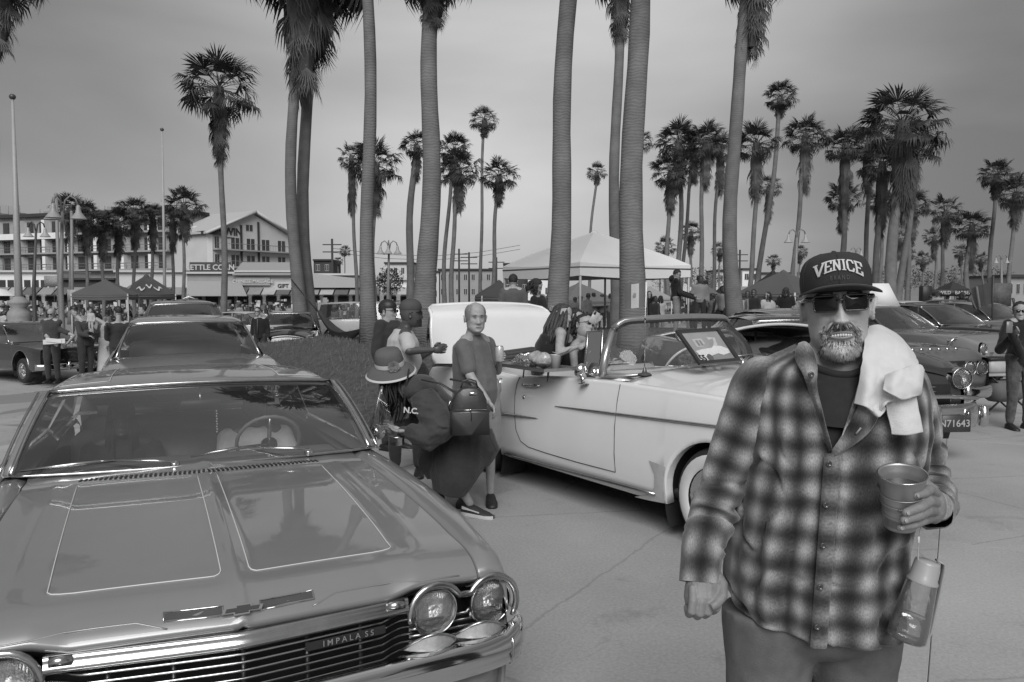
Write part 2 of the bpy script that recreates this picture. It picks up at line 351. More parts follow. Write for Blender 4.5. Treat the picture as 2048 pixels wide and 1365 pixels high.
# ================================================================== foreground saloon (lowrider)
IM = frame(-.817, 2.378, -.141, -1.144, -.032)
imp = thing('classic_saloon_car', 'large grey hardtop saloon with pinstriped bonnet and quad headlights, nearest the camera', 'car', M=IM)
def zb(x): return sm(x, [-2.1, -1.7, -1.2, -.6, -.3, -.16, -.08, -.02, .0], [.985, .985, .975, .945, .918, .895, .868, .83, .805])
def xf(y):
    a = abs(y); return -.135 * min(a, .5) ** 1.15 - .06 * max(0, a - .5)
def hz(x, y):
    """top surface height; x measured back from the V shaped nose"""
    ay = abs(y); z = zb(x) - .022 * (ay / .8) ** 2
    pan = 1 / (1 + exp(-(ay - .045) / .008)) * 1 / (1 + exp(-(.60 - ay) / .010)) * 1 / (1 + exp(-(-.17 - x) / .02)) * 1 / (1 + exp(-(x + 1.66) / .02))
    z -= .010 * pan
    z += .030 * min(1, max(0, (ay - .48) / .10)) * min(1, max(0, (x + .30) / .26)) ** 1.3
    z += .007 * exp(-(y / .012) ** 2) * (1 if x < -.25 else max(0, 1 + (x + .25) / .25 * .6))
    z += .016 * max(0, (ay - .82) / .1) if ay > .82 else 0
    z += .006 * exp(-((ay - .665) / .02) ** 2) * 1 / (1 + exp((x + .35) / .08))
    return z
# hood
hb = MB(); nx, ny = 70, 96; rows = []
for i in range(nx):
    t = i / (nx - 1); x = -1.70 * (1 - t) ** 1.35 * 1.0
    row = []
    for j in range(ny + 1):
        y = .808 * (2 * j / ny - 1); row.append((x + xf(y) if True else x, y, hz(x, y)))
    rows.append(row)
rows.append([(p[0] - .012, p[1], p[2] - .022) for p in rows[-1]])
rows.append([(p[0] - .05, p[1], p[2] - .004) for p in rows[-1]])
hb.grid(rows); hood = hb.obj('bonnet', PAINT, imp)
# crease above the grille on each side
for s in (-1, 1):
    cb = MB(); pts = [(xf(y) + .012 - .02 * 0, s * y, .838 - .012 * ((y - .22) / .5) ** 2 * (1 if y > .3 else 2) - (.02 * max(0, (.30 - y) / .08))) for y in [.215, .235, .26, .3, .35, .42, .5, .58, .66, .74]]
    # sits on the nose: find the surface x for that height
    P2 = []
    for (x, y, z) in pts:
        xx = 0
        for k in range(60):
            xx = -k * .004
            if hz(xx, y) >= z: break
        P2.append((xx + xf(y) + .001, y, z))
    cb.tube(P2, .0035, 6); cb.obj('nose_crease', PAINT, hood)
# fenders / sides: one loft each side
fy = lambda x: sm(x, [-5.2, -4.6, -3.5, -2, -1.0, -.4, -.1, .02], [.86, .95, .985, .99, .985, .965, .94, .925])
for s in (-1, 1):
    fb = MB(); rows = []
    xs = [-5.25, -5.15, -4.9, -4.5, -4, -3.5, -3, -2.5, -2.1, -1.9, -1.6, -1.3, -1.0, -.8, -.6, -.45, -.33, -.25, -.19, -.14, -.1, -.07, -.045, -.02, 0]
    for x in xs:
        Y = fy(x); zt = (hz(x, .822) if x > -2.1 else sm(x, [-5.25, -4.9, -4.0, -2.1], [.86, .95, .97, hz(-2.1, .822)])); zc = zt + .012 * (1 if x < -.3 else max(0, -x / .3)); nose = max(0, (x + .08) / .08) if x > -.08 else 0
        dx = lambda y: xf(y)
        r = [(.812, zt - .03), (.816, zt - .004), (.822, zt), (.86, zc + .004), (.90, zc), (lerp(.9, Y, .6), zc - .012), (lerp(.9, Y, .92), zc - .04), (Y, zc - .085), (Y + .004, zc - .14), (Y - .012, .72), (Y + .002, .6), (Y - .01, .45), (Y - .03, .28), (Y - .07, .17)]
        rows.append([(x + dx(y), s * y, z) for y, z in r])
    rows.append([(p[0] - .02, p[1] * .985, p[2] - .02) for p in rows[-1]])
    rows.append([(p[0] - .2, p[1] * .9, p[2]) for p in rows[-1]])
    fb.grid(rows); fb.obj('front_wing', PAINT, imp)
    # nose joint line of the wing
    q = MB(); q.tube([(-.30 + xf(.9), s * .842, hz(-.3, .842) + .003), (-.12 + xf(.9), s * .848, .872), (-.03 + xf(.85), s * .852, .815)], .002, 4); q.obj('panel_gap', BLACK, imp)
# cowl and firewall top
cw = MB(); rows = []
for x in (-1.715, -1.72, -1.80, -1.88, -1.94, -2.0, -2.06):
    rows.append([(x + xf(y) + (0.03 * (1 - (y / .8) ** 2) if x < -1.75 else 0), y, hz(-1.72, y) + (.0 if x > -1.716 else .002) - (.04 if x > -1.7155 else 0) + .012 * (x < -1.9)) for y in [.81 * (2 * j / 40 - 1) for j in range(41)]])
cw.grid(rows); cowl = cw.obj('cowl', PAINT, imp)
nslot = 52; sl = MB().box((0, 0, 0), (.052, .011, .006)).mesh('vent_slot', BLACK, False)
for i in range(nslot):
    y = -.565 + 1.13 * i / (nslot - 1); o = link('vent_slot', sl, cowl, (-1.765 + xf(y) + .03 * (1 - (y / .8) ** 2), y, hz(-1.72, y) + .0035)); o.rotation_euler.z = .12 if y > 0 else -.1
# pinstripes
def onhood(x, y): return (x + xf(y), y, hz(x, y) + .0016)
for s in (-1, 1):
    y1, y2 = (.045, .555); pts = []
    def seg(a, b, n=14): return [(a[0] + (b[0] - a[0]) * k / n, a[1] + (b[1] - a[1]) * k / n) for k in range(n)]
    c = [(-1.66, y1), (-.25, y1), (-.232, y1 + .006), (-.222, y1 + .022), (-.222, y2 - .04), (-.228, y2 - .012), (-.245, y2), (-1.66, y2 + .02)]
    for a, b in zip(c, c[1:]): pts += seg(a, b, 24 if abs(a[0] - b[0]) > .5 or abs(a[1] - b[1]) > .3 else 3)
    pts.append(c[-1])
    pb = MB(); pb.tube([onhood(x, s * y) for x, y in pts], .0022, 6); pb.obj('pinstripe', STRIPE, hood)
# long bonnet badge bar with a winged cross emblem
bz, bx = .845, -.062
def nose(y, z, off=0.0):
    xx = 0
    for k in range(80):
        xx = -k * .003
        if hz(xx, y) >= z: break
    return Vector((xx + xf(y) + off, y, z))
badge = link('bonnet_badge', None, hood)
for (ya, yb) in ((-.225, -.055), (.055, .225)):
    b_ = MB()
    b_.tube([nose(lerp(ya, yb, t), bz - .010, .006) for t in (0, .33, .66, 1)] + [nose(lerp(ya, yb, t), bz + .010, .006) for t in (1, .66, .33, 0)] + [nose(ya, bz - .010, .006)], .0024, 6); b_.obj('badge_rim', CHROME, badge)
for (ya, yb) in ((-.222, -.058), (.058, .222)): MB().grid([[nose(lerp(ya, yb, t), bz + d, .003) for t in (0, .25, .5, .75, 1)] for d in (-.0075, .0075)]).obj('badge_inlay', mat('dark badge enamel', .07, .3), badge)
em = MB(); cr_ = [(-.062, -.008), (-.028, -.008), (-.028, -.017), (.02, -.017), (.02, -.008), (.056, -.008), (.062, .008), (.028, .008), (.028, .017), (-.02, .017), (-.02, .008), (-.056, .008)]
P0 = nose(0, bz, .007); ex = (nose(0, bz + .012) - nose(0, bz - .012)).normalized(); nrm = Vector((ex.z, 0, -ex.x))
em.prism([P0 + Vector((0, a, 0)) + ex * b for a, b in cr_], nrm * .006); em.obj('cross_emblem', CHROME, badge, smooth=False)
em = MB(); em.prism([P0 + nrm * .0065 + Vector((0, a * .84, 0)) + ex * b * .72 for a, b in cr_], nrm * .001); em.obj('emblem_inlay', mat('grey badge enamel', .05, .3), badge, smooth=False)
# front end: recess, chrome moulding, grille
fr_ = MB(); ys = [.92 * (2 * j / 48 - 1) for j in range(49)]
fr_.grid([[(xf(y) - a, y, z) for y in ys] for a, z in ((.015, .80), (.035, .775), (.06, .77), (.10, .74), (.13, .5), (.13, .3))]); fr_.obj('grille_backing', BLACK, imp)
cm = MB(); ys = [.545 * (2 * j / 40 - 1) for j in range(41)]
cm.grid([[(xf(y) + a, y, z) for y in ys] for a, z in ((-.03, .782), (-.012, .784), (0.0, .778), (.004, .768), (.002, .760), (.010, .754), (.014, .742), (.008, .732), (-.02, .728))]); cm.obj('grille_moulding', CHROME2, imp)
gr = link('grille', None, imp, (0, 0, 0))
for k in range(8):
    z = .712 - k * .026; b = MB()
    path = []
    for j in range(33):
        y = -.60 + 1.2 * j / 32; x = xf(y) * 1.05 - .008 - k * .001
        if abs(y) > .47: x -= .045 * min(1, (abs(y) - .47) / .03)
        path.append((x, y, z))
    b.tube(path, .0062, 6, flat=.75); b.obj('grille_bar', CHROME2, gr)
for y in (-.38, -.2, 0, .2, .38):
    b = MB().box((xf(y) - .035, y, .615), (.012, .012, .21)); b.obj('grille_upright', mat('dark bare metal', .12, .4, .8), gr)
for s in (-1, 1):     # finer strips carried out below the lamps
    for k in range(6):
        z = .675 - k * .024; b = MB(); b.tube([(xf(y) - .045, s * y, z + .0) for y in (.56, .62, .7, .78, .86, .905)], .006, 6); b.obj('outer_grille_bar', CHROME2, gr)
pl = MB(); My = lambda y: Vector((xf(y) + .006, y, .692))
pl.grid([[My(y) + Vector((.0, 0, z)) for y in (.19, .28, .37, .46)] for z in (-.012, .016)]); nm = pl.obj('name_plate', BLACK, gr)
a_ = math.atan2(xf(.45) - xf(.2), .25)
Mt = Matrix.Translation(My(.33) + Vector((.004, 0, .002))) @ Matrix.Rotation(-a_, 4, 'Z') @ basis((0, 1, 0), (0, 0, 1), (1, 0, 0))
text_mesh('I M P A L A  S S', .027, CHROME, .0012, nm, 'lettering', Mt, bold=.0004, spacing=1.0)
# headlights
def ribbed():
    if 'ribbed headlamp glass' in MATS: return MATS['ribbed headlamp glass']
    m = glass('ribbed headlamp glass', .85, .8, .10); t = m.node_tree; n, l = t.nodes.new, t.links.new
    wv = n('ShaderNodeTexWave'); wv.inputs['Scale'].default_value = 38; wv.bands_direction = 'Y'; tc = n('ShaderNodeTexCoord'); l(tc.outputs['Object'], wv.inputs[0])
    bp = n('ShaderNodeBump'); bp.inputs['Strength'].default_value = .5; bp.inputs['Distance'].default_value = .01; l(wv.outputs[1], bp.inputs['Height'])
    for q in t.nodes:
        if q.type == 'BSDF_GLOSSY': l(bp.outputs[0], q.inputs['Normal']); q.inputs['Roughness'].default_value = .12
    return m
REFL = mat('lamp reflector', .75, .16, 1.0, var=.05, scale=20, bump=.5, bscale=60)
def headlamp(parent, c, r, yaw=0, tilt=0, bez=1.17, shade=True, name='headlight'):
    """round sealed beam lamp; faces +X"""
    M3 = (Matrix.Rotation(yaw, 3, 'Z') @ Matrix.Rotation(pi / 2 + tilt, 3, 'Y'))
    h = link(name, None, parent, c)
    b = MB().lathe([(r * bez * .99, -.06), (r * bez, 0), (r * bez * .98, .012), (r * (bez + 1) / 2, .020), (r * 1.06, .012), (r * 1.0, .0), (r * .99, -.02)], n=40, M=M3); b.obj('bezel', CHROME2, h)
    b = MB().lathe([(r, 0.0), (r * .8, -.03), (r * .4, -.05), (.002, -.055)], n=32, M=M3); b.obj('reflector', REFL, h)
    b = MB().lathe([(r, .0), (r * .85, .012), (r * .5, .02), (.002, .024)], n=32, M=M3); b.obj('lens', ribbed(), h)
    return h
for s in (-1, 1):
    headlamp(imp, (-.085, s * .645, .716), .074, s * .10)
    headlamp(imp, (-.100, s * .862, .712), .074, s * .14)
    # chrome eyebrow casting round both lamps
    e = MB(); arc = []
    for (yc, zc, a0, a1, xo) in ((.645, .716, 205, 28, .01), (.862, .712, 150, -38, .008)):
        for k in range(13):
            a = rad(lerp(a0, a1, k / 12)); rr = .094 + (.008 * max(0, cos(a)) if yc > .8 else .008 * max(0, cos(a)))
            arc.append((xf(yc) - .004 + xo - .02 * (rr * cos(a)) * 3, s * (yc + rr * cos(a)), zc + rr * sin(a)))
    e.tube(arc, [.006] + [.013] * (len(arc) - 2) + [.006], 8, flat=.8); e.obj('lamp_surround', CHROME2, imp)
    e = MB(); e.tube([(xf(.5) + .004, s * .47, .765), (xf(.53) + .006, s * .53, .768)], .016, 8); e.obj('moulding_end', CHROME2, imp)
# bumper with end cap, park lamps behind it, and valance
def bump_x(y): return sm(abs(y), [0, .5, .8, .92, .985, 1.0], [.155, .10, .055, .01, -.08, -.2])
bp_ = MB(); rows = []
for j in range(61):
    t = 2 * j / 60 - 1; y = math.copysign(1.0 * (1 - (1 - abs(t)) ** 1.15), t); x = bump_x(y); up = .012 * (abs(y) > .9)
    rows.append([(x - .07, y, .625 + up), (x - .02, y, .632 + up), (x + .004, y, .622 + up), (x + .012, y, .60), (x + .014, y, .575), (x + .004, y, .562), (x + .002, y, .553), (x - .005, y, .525), (x - .03, y, .51), (x - .07, y, .507)])
bp_.grid(rows); bumper = bp_.obj('front_bumper', CHROME, imp)
for s in (-1, 1):
    e = MB(); e.tube([(bump_x(.90) - .01, s * .895, .633), (bump_x(.90) + .018, s * .895, .60), (bump_x(.9) + .012, s * .895, .55), (bump_x(.9) - .02, s * .895, .515)], .005, 6); e.obj('bumper_seam', CHROME2, bumper)
    for yc in (.60, .79):
        l_ = link('park_lamp', None, imp, (bump_x(yc) - .055, s * yc, .632))
        g_ = MB(); g_.grid([[(-.03 + .05 * (1 - (t) ** 2), s * t * .095, .05 * (1 - t * t) * q + .0) for t in [k / 8 - 1 for k in range(17)]] for q in (0, .35, .7, 1)]); g_.obj('lens', mat('ribbed lamp lens', .45, .2, .3, coat=1, var=.2, scale=60, bump=.4), l_)
        g_ = MB(); g_.tube([(-.03 + .05 * (1 - t * t) + .002, s * t * .098, .052 * (1 - t * t) + .004) for t in [k / 8 - 1 for k in range(17)]], .0045, 6); g_.obj('lens_rim', CHROME2, l_)
vl = MB(); ys = [.93 * (2 * j / 40 - 1) for j in range(41)]
vl.grid([[(bump_x(y) * .8 - a - (.10 * max(0, (abs(y) - .8) / .13)), y, z) for y in ys] for a, z in ((.09, .50), (.055, .475), (.05, .44), (.06, .38), (.10, .31), (.2, .26))]); vl.obj('valance', PAINT, imp)
# ---- windscreen, roof
def wsb(t): y = t * .895; return Vector((-2.03 + .11 * (1 - abs(t) ** 2.2), y + .015, .995))
def wst(t): y = t * .815; return Vector((-2.80 + .10 * (1 - abs(t) ** 2.2), y + .03, 1.333 + .028 * (1 - t * t)))
g_ = MB(); T = [2 * j / 30 - 1 for j in range(31)]
g_.grid([[wsb(t).lerp(wst(t), q) + Vector((.03 * sin(pi * q), 0, .02 * sin(pi * q))) for t in T] for q in [k / 8 for k in range(9)]]); g_.obj('windscreen', CARGLASS, imp)
tr = MB(); tr.tube([wsb(t) + Vector((.012, 0, -.004)) for t in T], .008, 6); tr.tube([wst(t) + Vector((.008, 0, .010)) for t in T], .013, 6)
for s in (-1, 1): tr.tube([wsb(s).lerp(wst(s), q) + Vector((.03 * sin(pi * q) - .005, s * .004, .02 * sin(pi * q) + .004)) for q in [k / 8 for k in range(9)]], .013, 6)
tr.obj('windscreen_trim', CHROME2, imp)
for s in (-1, 1):
    p = MB(); rows = []
    for q in [k / 8 for k in range(9)]:
        c = wsb(s).lerp(wst(s), q) + Vector((.03 * sin(pi * q), 0, .02 * sin(pi * q)))
        rows.append([c + Vector((-.01, s * .008, .004)), c + Vector((-.03, s * .036, .006)), c + Vector((-.06, s * .052, -.012)), c + Vector((-.10, s * .045, -.03)), c + Vector((-.11, s * .0, -.04)), c + Vector((-.05, -s * .01, -.03))])
    p.grid(rows, True, True, True); p.obj('windscreen_pillar', PAINT, imp)
    p = MB(); p.tube([wsb(s).lerp(wst(s), q) + Vector((.03 * sin(pi * q) - .055, s * .062, .02 * sin(pi * q))) for q in [k / 8 for k in range(9)]], .009, 6); p.obj('pillar_trim', CHROME2, imp)
rf = MB(); rows = []
for k in range(15):
    q = k / 14; xx = lerp(-2.70, -4.75, q)
    zc = sm(q, [0, .08, .3, .6, .85, 1], [1.375, 1.392, 1.415, 1.415, 1.39, 1.35]); W = sm(q, [0, .5, 1], [.845, .83, .77])
    row = []
    for t in [2 * j / 28 - 1 for j in range(29)]:
        x = xx - (.10 * abs(t) ** 2.2 if k < 3 else .10 * abs(t) ** 2.2 * (1 - q))
        row.append((x, t * W + .03, zc - .045 * abs(t) ** 2.2 - .03 * max(0, (abs(t) - .9) / .1) ** 2))
    rows.append(row)
rows.insert(0, [(p[0] + .012, p[1], p[2] - .022) for p in rows[0]])
rf.grid(rows); roof = rf.obj('roof', PAINT, imp)
# underside of the roof
hl = MB(); hl.grid([[(p[0], p[1] * .97, p[2] - .035) for p in r[::2]] for r in rows[1::2]]); hl.obj('headlining', mat('pale headlining', .32, .8), imp)
def onroof(q, t):
    xx = lerp(-2.70, -4.75, q); zc = sm(q, [0, .08, .3, .6, .85, 1], [1.375, 1.392, 1.415, 1.415, 1.39, 1.35]); W = sm(q, [0, .5, 1], [.845, .83, .77])
    return (xx - .10 * abs(t) ** 2.2 * (1 if q < .15 else 1 - q), t * W + .03, zc - .045 * abs(t) ** 2.2 - .03 * max(0, (abs(t) - .9) / .1) ** 2 + .003)
for s in (-1, 1):
    pb = MB(); pb.tube([onroof(.10, s * t) for t in (.93, .85, .75, .66, .6)] + [onroof(.10 + k * .05, s * .6) for k in range(1, 13)], .0025, 5); pb.obj('roof_pinstripe', STRIPE, roof)
# rear pillars and rear window
for s in (-1, 1):
    p = MB(); p.grid([[(-4.3, s * .80 + .03, 1.33), (-4.75, s * .74 + .03, 1.33)], [(-4.25, s * .86 + .02, 1.15), (-4.95, s * .8, 1.15)], [(-4.1, s * .93, .97), (-5.2, s * .86, .95)]]); p.obj('rear_pillar', PAINT, imp)
    g_ = MB(); g_.grid([[(-2.12, s * .935 + .01, .99), (-3.1, s * .95, .99), (-4.1, s * .93, .99)], [(-2.85, s * .845 + .03, 1.315), (-3.5, s * .85 + .03, 1.33), (-4.3, s * .80 + .03, 1.33)]]); g_.obj('side_window', CARGLASS, imp)
    g_ = MB().tube([(-2.1, s * .975, .985), (-3, s * .985, .985), (-4.2, s * .96, .98)], .012, 6); g_.obj('window_sill_trim', CHROME2, imp)
    g_ = MB().grid([[(-2.0, s * .8, 1.0), (-4.2, s * .8, .98)], [(-2.0, s * .98, .985), (-4.2, s * .965, .975)]]); g_.obj('door_top', PAINT, imp)
    # opened quarter light
    v = link('quarter_light', None, imp, (0, 0, 0)); A0, A1, A2 = Vector((-2.30, s * .99, 1.0)), Vector((-2.43, s * 1.10, 1.31)), Vector((-2.2, s * 1.04, 1.0))
    g_ = MB().poly([A0 + Vector((-.12, 0, 0)), A2 + Vector((.18, s * .06, 0)), A1]); g_.obj('pane', CARGLASS, v)
    g_ = MB().tube([A0 + Vector((-.14, s * .03, .0)), A1 + Vector((-.01, 0, -.02)), A1 + Vector((.015, 0, .0)), A1.lerp(A2, .15)], .009, 6); g_.obj('pane_frame', CHROME2, v)
g_ = MB().grid([[(-4.72, .74 * t + .03, 1.33 + .02 * (1 - t * t)) for t in (-1, -.5, 0, .5, 1)], [(-5.25, .82 * t, .97) for t in (-1, -.5, 0, .5, 1)]]); g_.obj('rear_window', CARGLASS, imp)
# boot lid and rear deck
g_ = MB().grid([[(-5.25, .86 * t, .95) for t in (-1, 0, 1)], [(-5.9, .86 * t, .93) for t in (-1, 0, 1)], [(-6.0, .84 * t, .6) for t in (-1, 0, 1)]]); g_.obj('boot_lid', PAINT, imp)
for s in (-1, 1): MB().grid([[(-5.2, s * .86, .95), (-5.2, s * .95, .85), (-5.2, s * .93, .25)], [(-5.95, s * .84, .93), (-5.95, s * .93, .8), (-5.9, s * .88, .3)]]).obj('rear_wing', PAINT, imp)
# interior
MB().box((-2.3, 0, .88), (.62, 1.66, .14), bev=.05).obj('dashboard', VINYL, imp)
MB().box((-3.2, 0, .32), (2.6, 1.6, .1)).obj('cabin_floor', DARKIN, imp)
for x0, nm_ in ((-3.25, 'front_seat'), (-4.25, 'rear_seat')):
    s_ = link(nm_, None, imp, (0, 0, 0))
    MB().box((x0 + .25, 0, .52), (.55, 1.45, .2), bev=.06).obj('seat', VINYL, s_); MB().box((x0 - .03, 0, .80), (.17, 1.45, .50), Matrix.Rotation(-.22, 3, 'Y'), bev=.06).obj('backrest', VINYL, s_)
MB().box((-4.75, 0, .93), (.75, 1.5, .03)).obj('rear_shelf', mat('mid grey shelf', .2, .7), imp)
for y in (-.42, .42): MB().lathe([(.001, .01), (.15, .01), (.16, 0)], (-4.72, y, .95), 20, Matrix.Scale(1, 3)).obj('speaker', BLACK, imp)
for y in (-.42, .42): MB().lathe([(.13, .0), (.14, .012), (.15, .0)], (-4.72, y, .962), 20).obj('speaker_ring', CHROME2, imp)
MB().box((-4.30, 0, 1.06), (.02, 1.25, .10)).obj('rear_panel_trim', mat('brushed panel', .5, .35, .6), imp)
MB().tube([(-4.28, -.62, 1.03), (-4.28, .62, 1.03)], .012, 8).obj('rail', CHROME, imp)
mb_ = MB().box((-2.66, .03, 1.235), (.03, .24, .065), bev=.012); mr_ = mb_.obj('rear_view_mirror', BLACK, imp); MB().tube([(-2.67, .03, 1.25), (-2.74, .03, 1.34)], .008, 6).obj('mirror_stem', CHROME2, mr_)
for k in range(9): MB().ell((-2.66, .12 + .002 * (k % 2), 1.19 - .016 * k), (.006,) * 3, n=6, m=4).obj('bead', mat('white bead', .6, .4), mr_)
swm = MB(); st = link('steering_wheel', None, imp, (-2.62, .42, .985)); st.rotation_euler = (0, -1.05, 0)
swm.tube([(.19 * cos(a), .19 * sin(a), 0) for a in [2 * pi * k / 40 for k in range(41)]], [.013 if k % 2 else .0105 for k in range(41)], 8, False); swm.obj('wheel_rim', mat('grey wheel rim', .22, .35), st)
MB().tube([(-.18, 0, 0), (0, 0, -.03), (.18, 0, 0)], .012, 6).obj('wheel_spoke', CHROME2, st); MB().lathe([(.05, -.04), (.05, -.02), (.001, -.01)], n=16).obj('horn_button', CHROME2, st)
# wipers
for (pv, el, b0, b1) in (((-1.93, -.14, 1.005), (-2.04, -.52, 1.025), (-2.0, -.84, 1.015), (-2.02, -.36, 1.03)), ((-1.95, .55, 1.01), (-2.05, .18, 1.035), (-2.01, -.06, 1.02), (-2.07, .38, 1.05))):
    wp = link('wiper', None, imp, (0, 0, 0)); pv, el, b0, b1 = map(Vector, (pv, el, b0, b1)); up = Vector((.02, 0, .012))
    MB().lathe([(.022, -.02), (.024, 0), (.018, .014), (.001, .018)], pv, 14).obj('pivot', CHROME, wp)
    MB().tube([pv + up, pv.lerp(el, .25) + up * 1.8, el + up * 1.3], [.014, .010, .006], 6, flat=.5).obj('arm', CHROME, wp)
    MB().tube([b0 + up * .5, b0.lerp(b1, .5) + up * .9, b1 + up * .5], [.004, .010, .004], 6).obj('blade', CHROME2, wp)
    MB().tube([b0 + up * .1, b0.lerp(b1, .5) + up * .3, b1 + up * .1], .004, 4).obj('rubber_edge', BLACK, wp)
# sticker sheet and small knobs on the dash
MB().box((-2.08, -.74, .975), (.10, .16, .004), Matrix.Rotation(-.25, 3, 'Y')).obj('paper_permit', mat('printed permit paper', .4, .7, var=.5, scale=90), imp)
# door mirror, on the driver's side
dm = link('door_mirror', None, imp, (-2.36, 1.06, 1.03)); MB().lathe([(.001, -.03), (.035, -.02), (.048, 0), (.05, .012), (.046, .014)], n=20, M=Matrix.Rotation(-pi / 2, 3, 'Y')).obj('mirror_head', CHROME, dm); MB().tube([(0, 0, -.01), (.02, -.03, -.06)], .009, 6).obj('mirror_arm', CHROME, dm)
for s in (-1, 1): wheel(imp, (-.95, s * .82, .35 + .1), .34, .2, s); wheel(imp, (-4.5, s * .82, .35 + .1), .34, .2, s)
# ================================================================== general car builder (X forward from the nose, Z up)
def car_shell(root, P, paint):
    Wf = lambda x: sm(-x, [a for a, b in P['plan']], [b for a, b in P['plan']])
    belt = lambda x: sm(-x, [a for a, b in P['belt']], [b for a, b in P['belt']])
    mid = lambda x: sm(-x, [a for a, b in P['mid']], [b for a, b in P['mid']])
    Ln = P['L']; zr = P['zr']
    def low(x):
        z = zr + P.get('tuck', .10) * max(0, (-x - (Ln - .9)) / .9) + .06 * max(0, (.5 + x) / .5)
        for (xc, zc, r, *k) in P['arches']:
            d = abs(x - xc)
            if d < r: z = max(z, zc + sqrt(r * r - d * d) * (k[0] if k else 1))
        return z
    X0 = -P.get('x0', 0); xs = set(np.linspace(X0, -Ln, 44).round(4))
    for (xc, zc, r, *k) in P['arches']:
        for a in np.linspace(0, pi, 25): xs.add(round(xc + r * cos(a) * .9995, 4))
        xs.add(round(xc + r * 1.002, 4)); xs.add(round(xc - r * 1.002, 4))
    xs = sorted([x for x in xs if x <= X0], reverse=True)
    Y = lambda x, z: Wf(x) * (1 - P.get('tumble', .06) * max(0, (z - .62) / .4) ** 2 - .05 * max(0, (.5 - z) / .3) ** 1.5 + P.get('crease', .0) * exp(-((z - P.get('crease_z', .7)) / .03) ** 2))
    for s in (-1, 1):
        b = MB(); rows = []
        for x in xs:
            zt, zl = belt(x), low(x); sh = P.get('shoulder', .05)
            r = [(Wf(x) - sh * 2.0, zt + .0), (Wf(x) - sh * 1.2, zt - .002), (Wf(x) * .5 + .5 * Y(x, zt - sh) - sh * .55, zt - sh * .16), (Y(x, zt - sh) - sh * .14, zt - sh * .5)]
            for k in range(9): z = lerp(zt - sh, zl, k / 8); r.append((Y(x, z), z))
            yl = Y(x, zl); r += [(yl - .012, zl - .002), (yl - .07, zl + .004)]
            rows.append([(x, s * y, z) for y, z in r])
        b.grid(rows); b.obj('body_side', paint, root)
        for (xc, zc, r, *k) in P['arches']:
            w_ = MB(); y0, y1 = Wf(xc) - .03, Wf(xc) - .30
            w_.grid([[(xc + r * 1.05 * cos(a), s * y, zc + r * 1.05 * sin(a) * (k[0] if k else 1)) for a in np.linspace(-.5, pi + .5, 20)] for y in (y0, y1)]); w_.poly([(xc + r * 1.05 * cos(a), s * y1, zc + r * 1.05 * sin(a)) for a in np.linspace(-.5, pi + .5, 20)]); w_.obj('wheel_well', BLACK, root)
            if P.get('lip'):
                w_ = MB(); w_.tube([(xc + r * cos(a), s * (Y(xc + r * cos(a), zc + r * sin(a)) + .002), zc + r * sin(a) * (k[0] if k else 1)) for a in np.linspace(.02, pi - .02, 24)], .011, 6); w_.obj('arch_trim', CHROME2, root)
    # upper surfaces
    def top(x0, x1, nm, n=16, lift=0, ny=14, drop=True, edge=1.0):
        b = MB(); rows = []
        for k in range(n + 1):
            x = lerp(x0, x1, k / n); yo = (Wf(x) - P.get('shoulder', .05) * 1.9) * edge; rows.append([(x + P.get('vee', 0) * (1 - (t) ** 2) * max(0, 1 + x / .6), t * yo, lerp(mid(x), belt(x), abs(t) ** P.get('crown', 2.2)) + lift + P.get('ridge', 0) * exp(-(t / .08) ** 2)) for t in np.linspace(-1, 1, ny + 1)])
        if drop: rows.insert(0, [(p[0], p[1], p[2] - .04) for p in rows[0]]); rows.append([(p[0], p[1], p[2] - .04) for p in rows[-1]])
        b.grid(rows); return b.obj(nm, paint, root)
    for x0, x1, nm in P['tops']: top(x0, x1, nm)
    # nose and tail panels
    for x, nm, sg in ((X0, 'nose_panel', 1), (-Ln, 'tail_panel', -1)):
        b = MB(); W_ = Wf(x)
        b.grid([[(x + sg * a - .05 * (t * t) * sg, t * (W_ - .02), z) for t in np.linspace(-1, 1, 13)] for a, z in ((-.03, belt(x) + (mid(x) - belt(x)) * .5), (0.02, belt(x) - .06), (.03, .62), (0.0, .42), (-.06, zr + .08))]); b.obj(nm, paint, root)
    MB().box((-Ln / 2, 0, zr + .06), (Ln * .93, Wf(-2) * 1.72, .06)).obj('underbody', BLACK, root)
    return Wf, belt, mid, Y
def bow(x, z, hw, bx, bz, p=2.2): return lambda t: Vector((x + bx * (1 - abs(t) ** p), t * hw, z + bz * (1 - abs(t) ** p)))
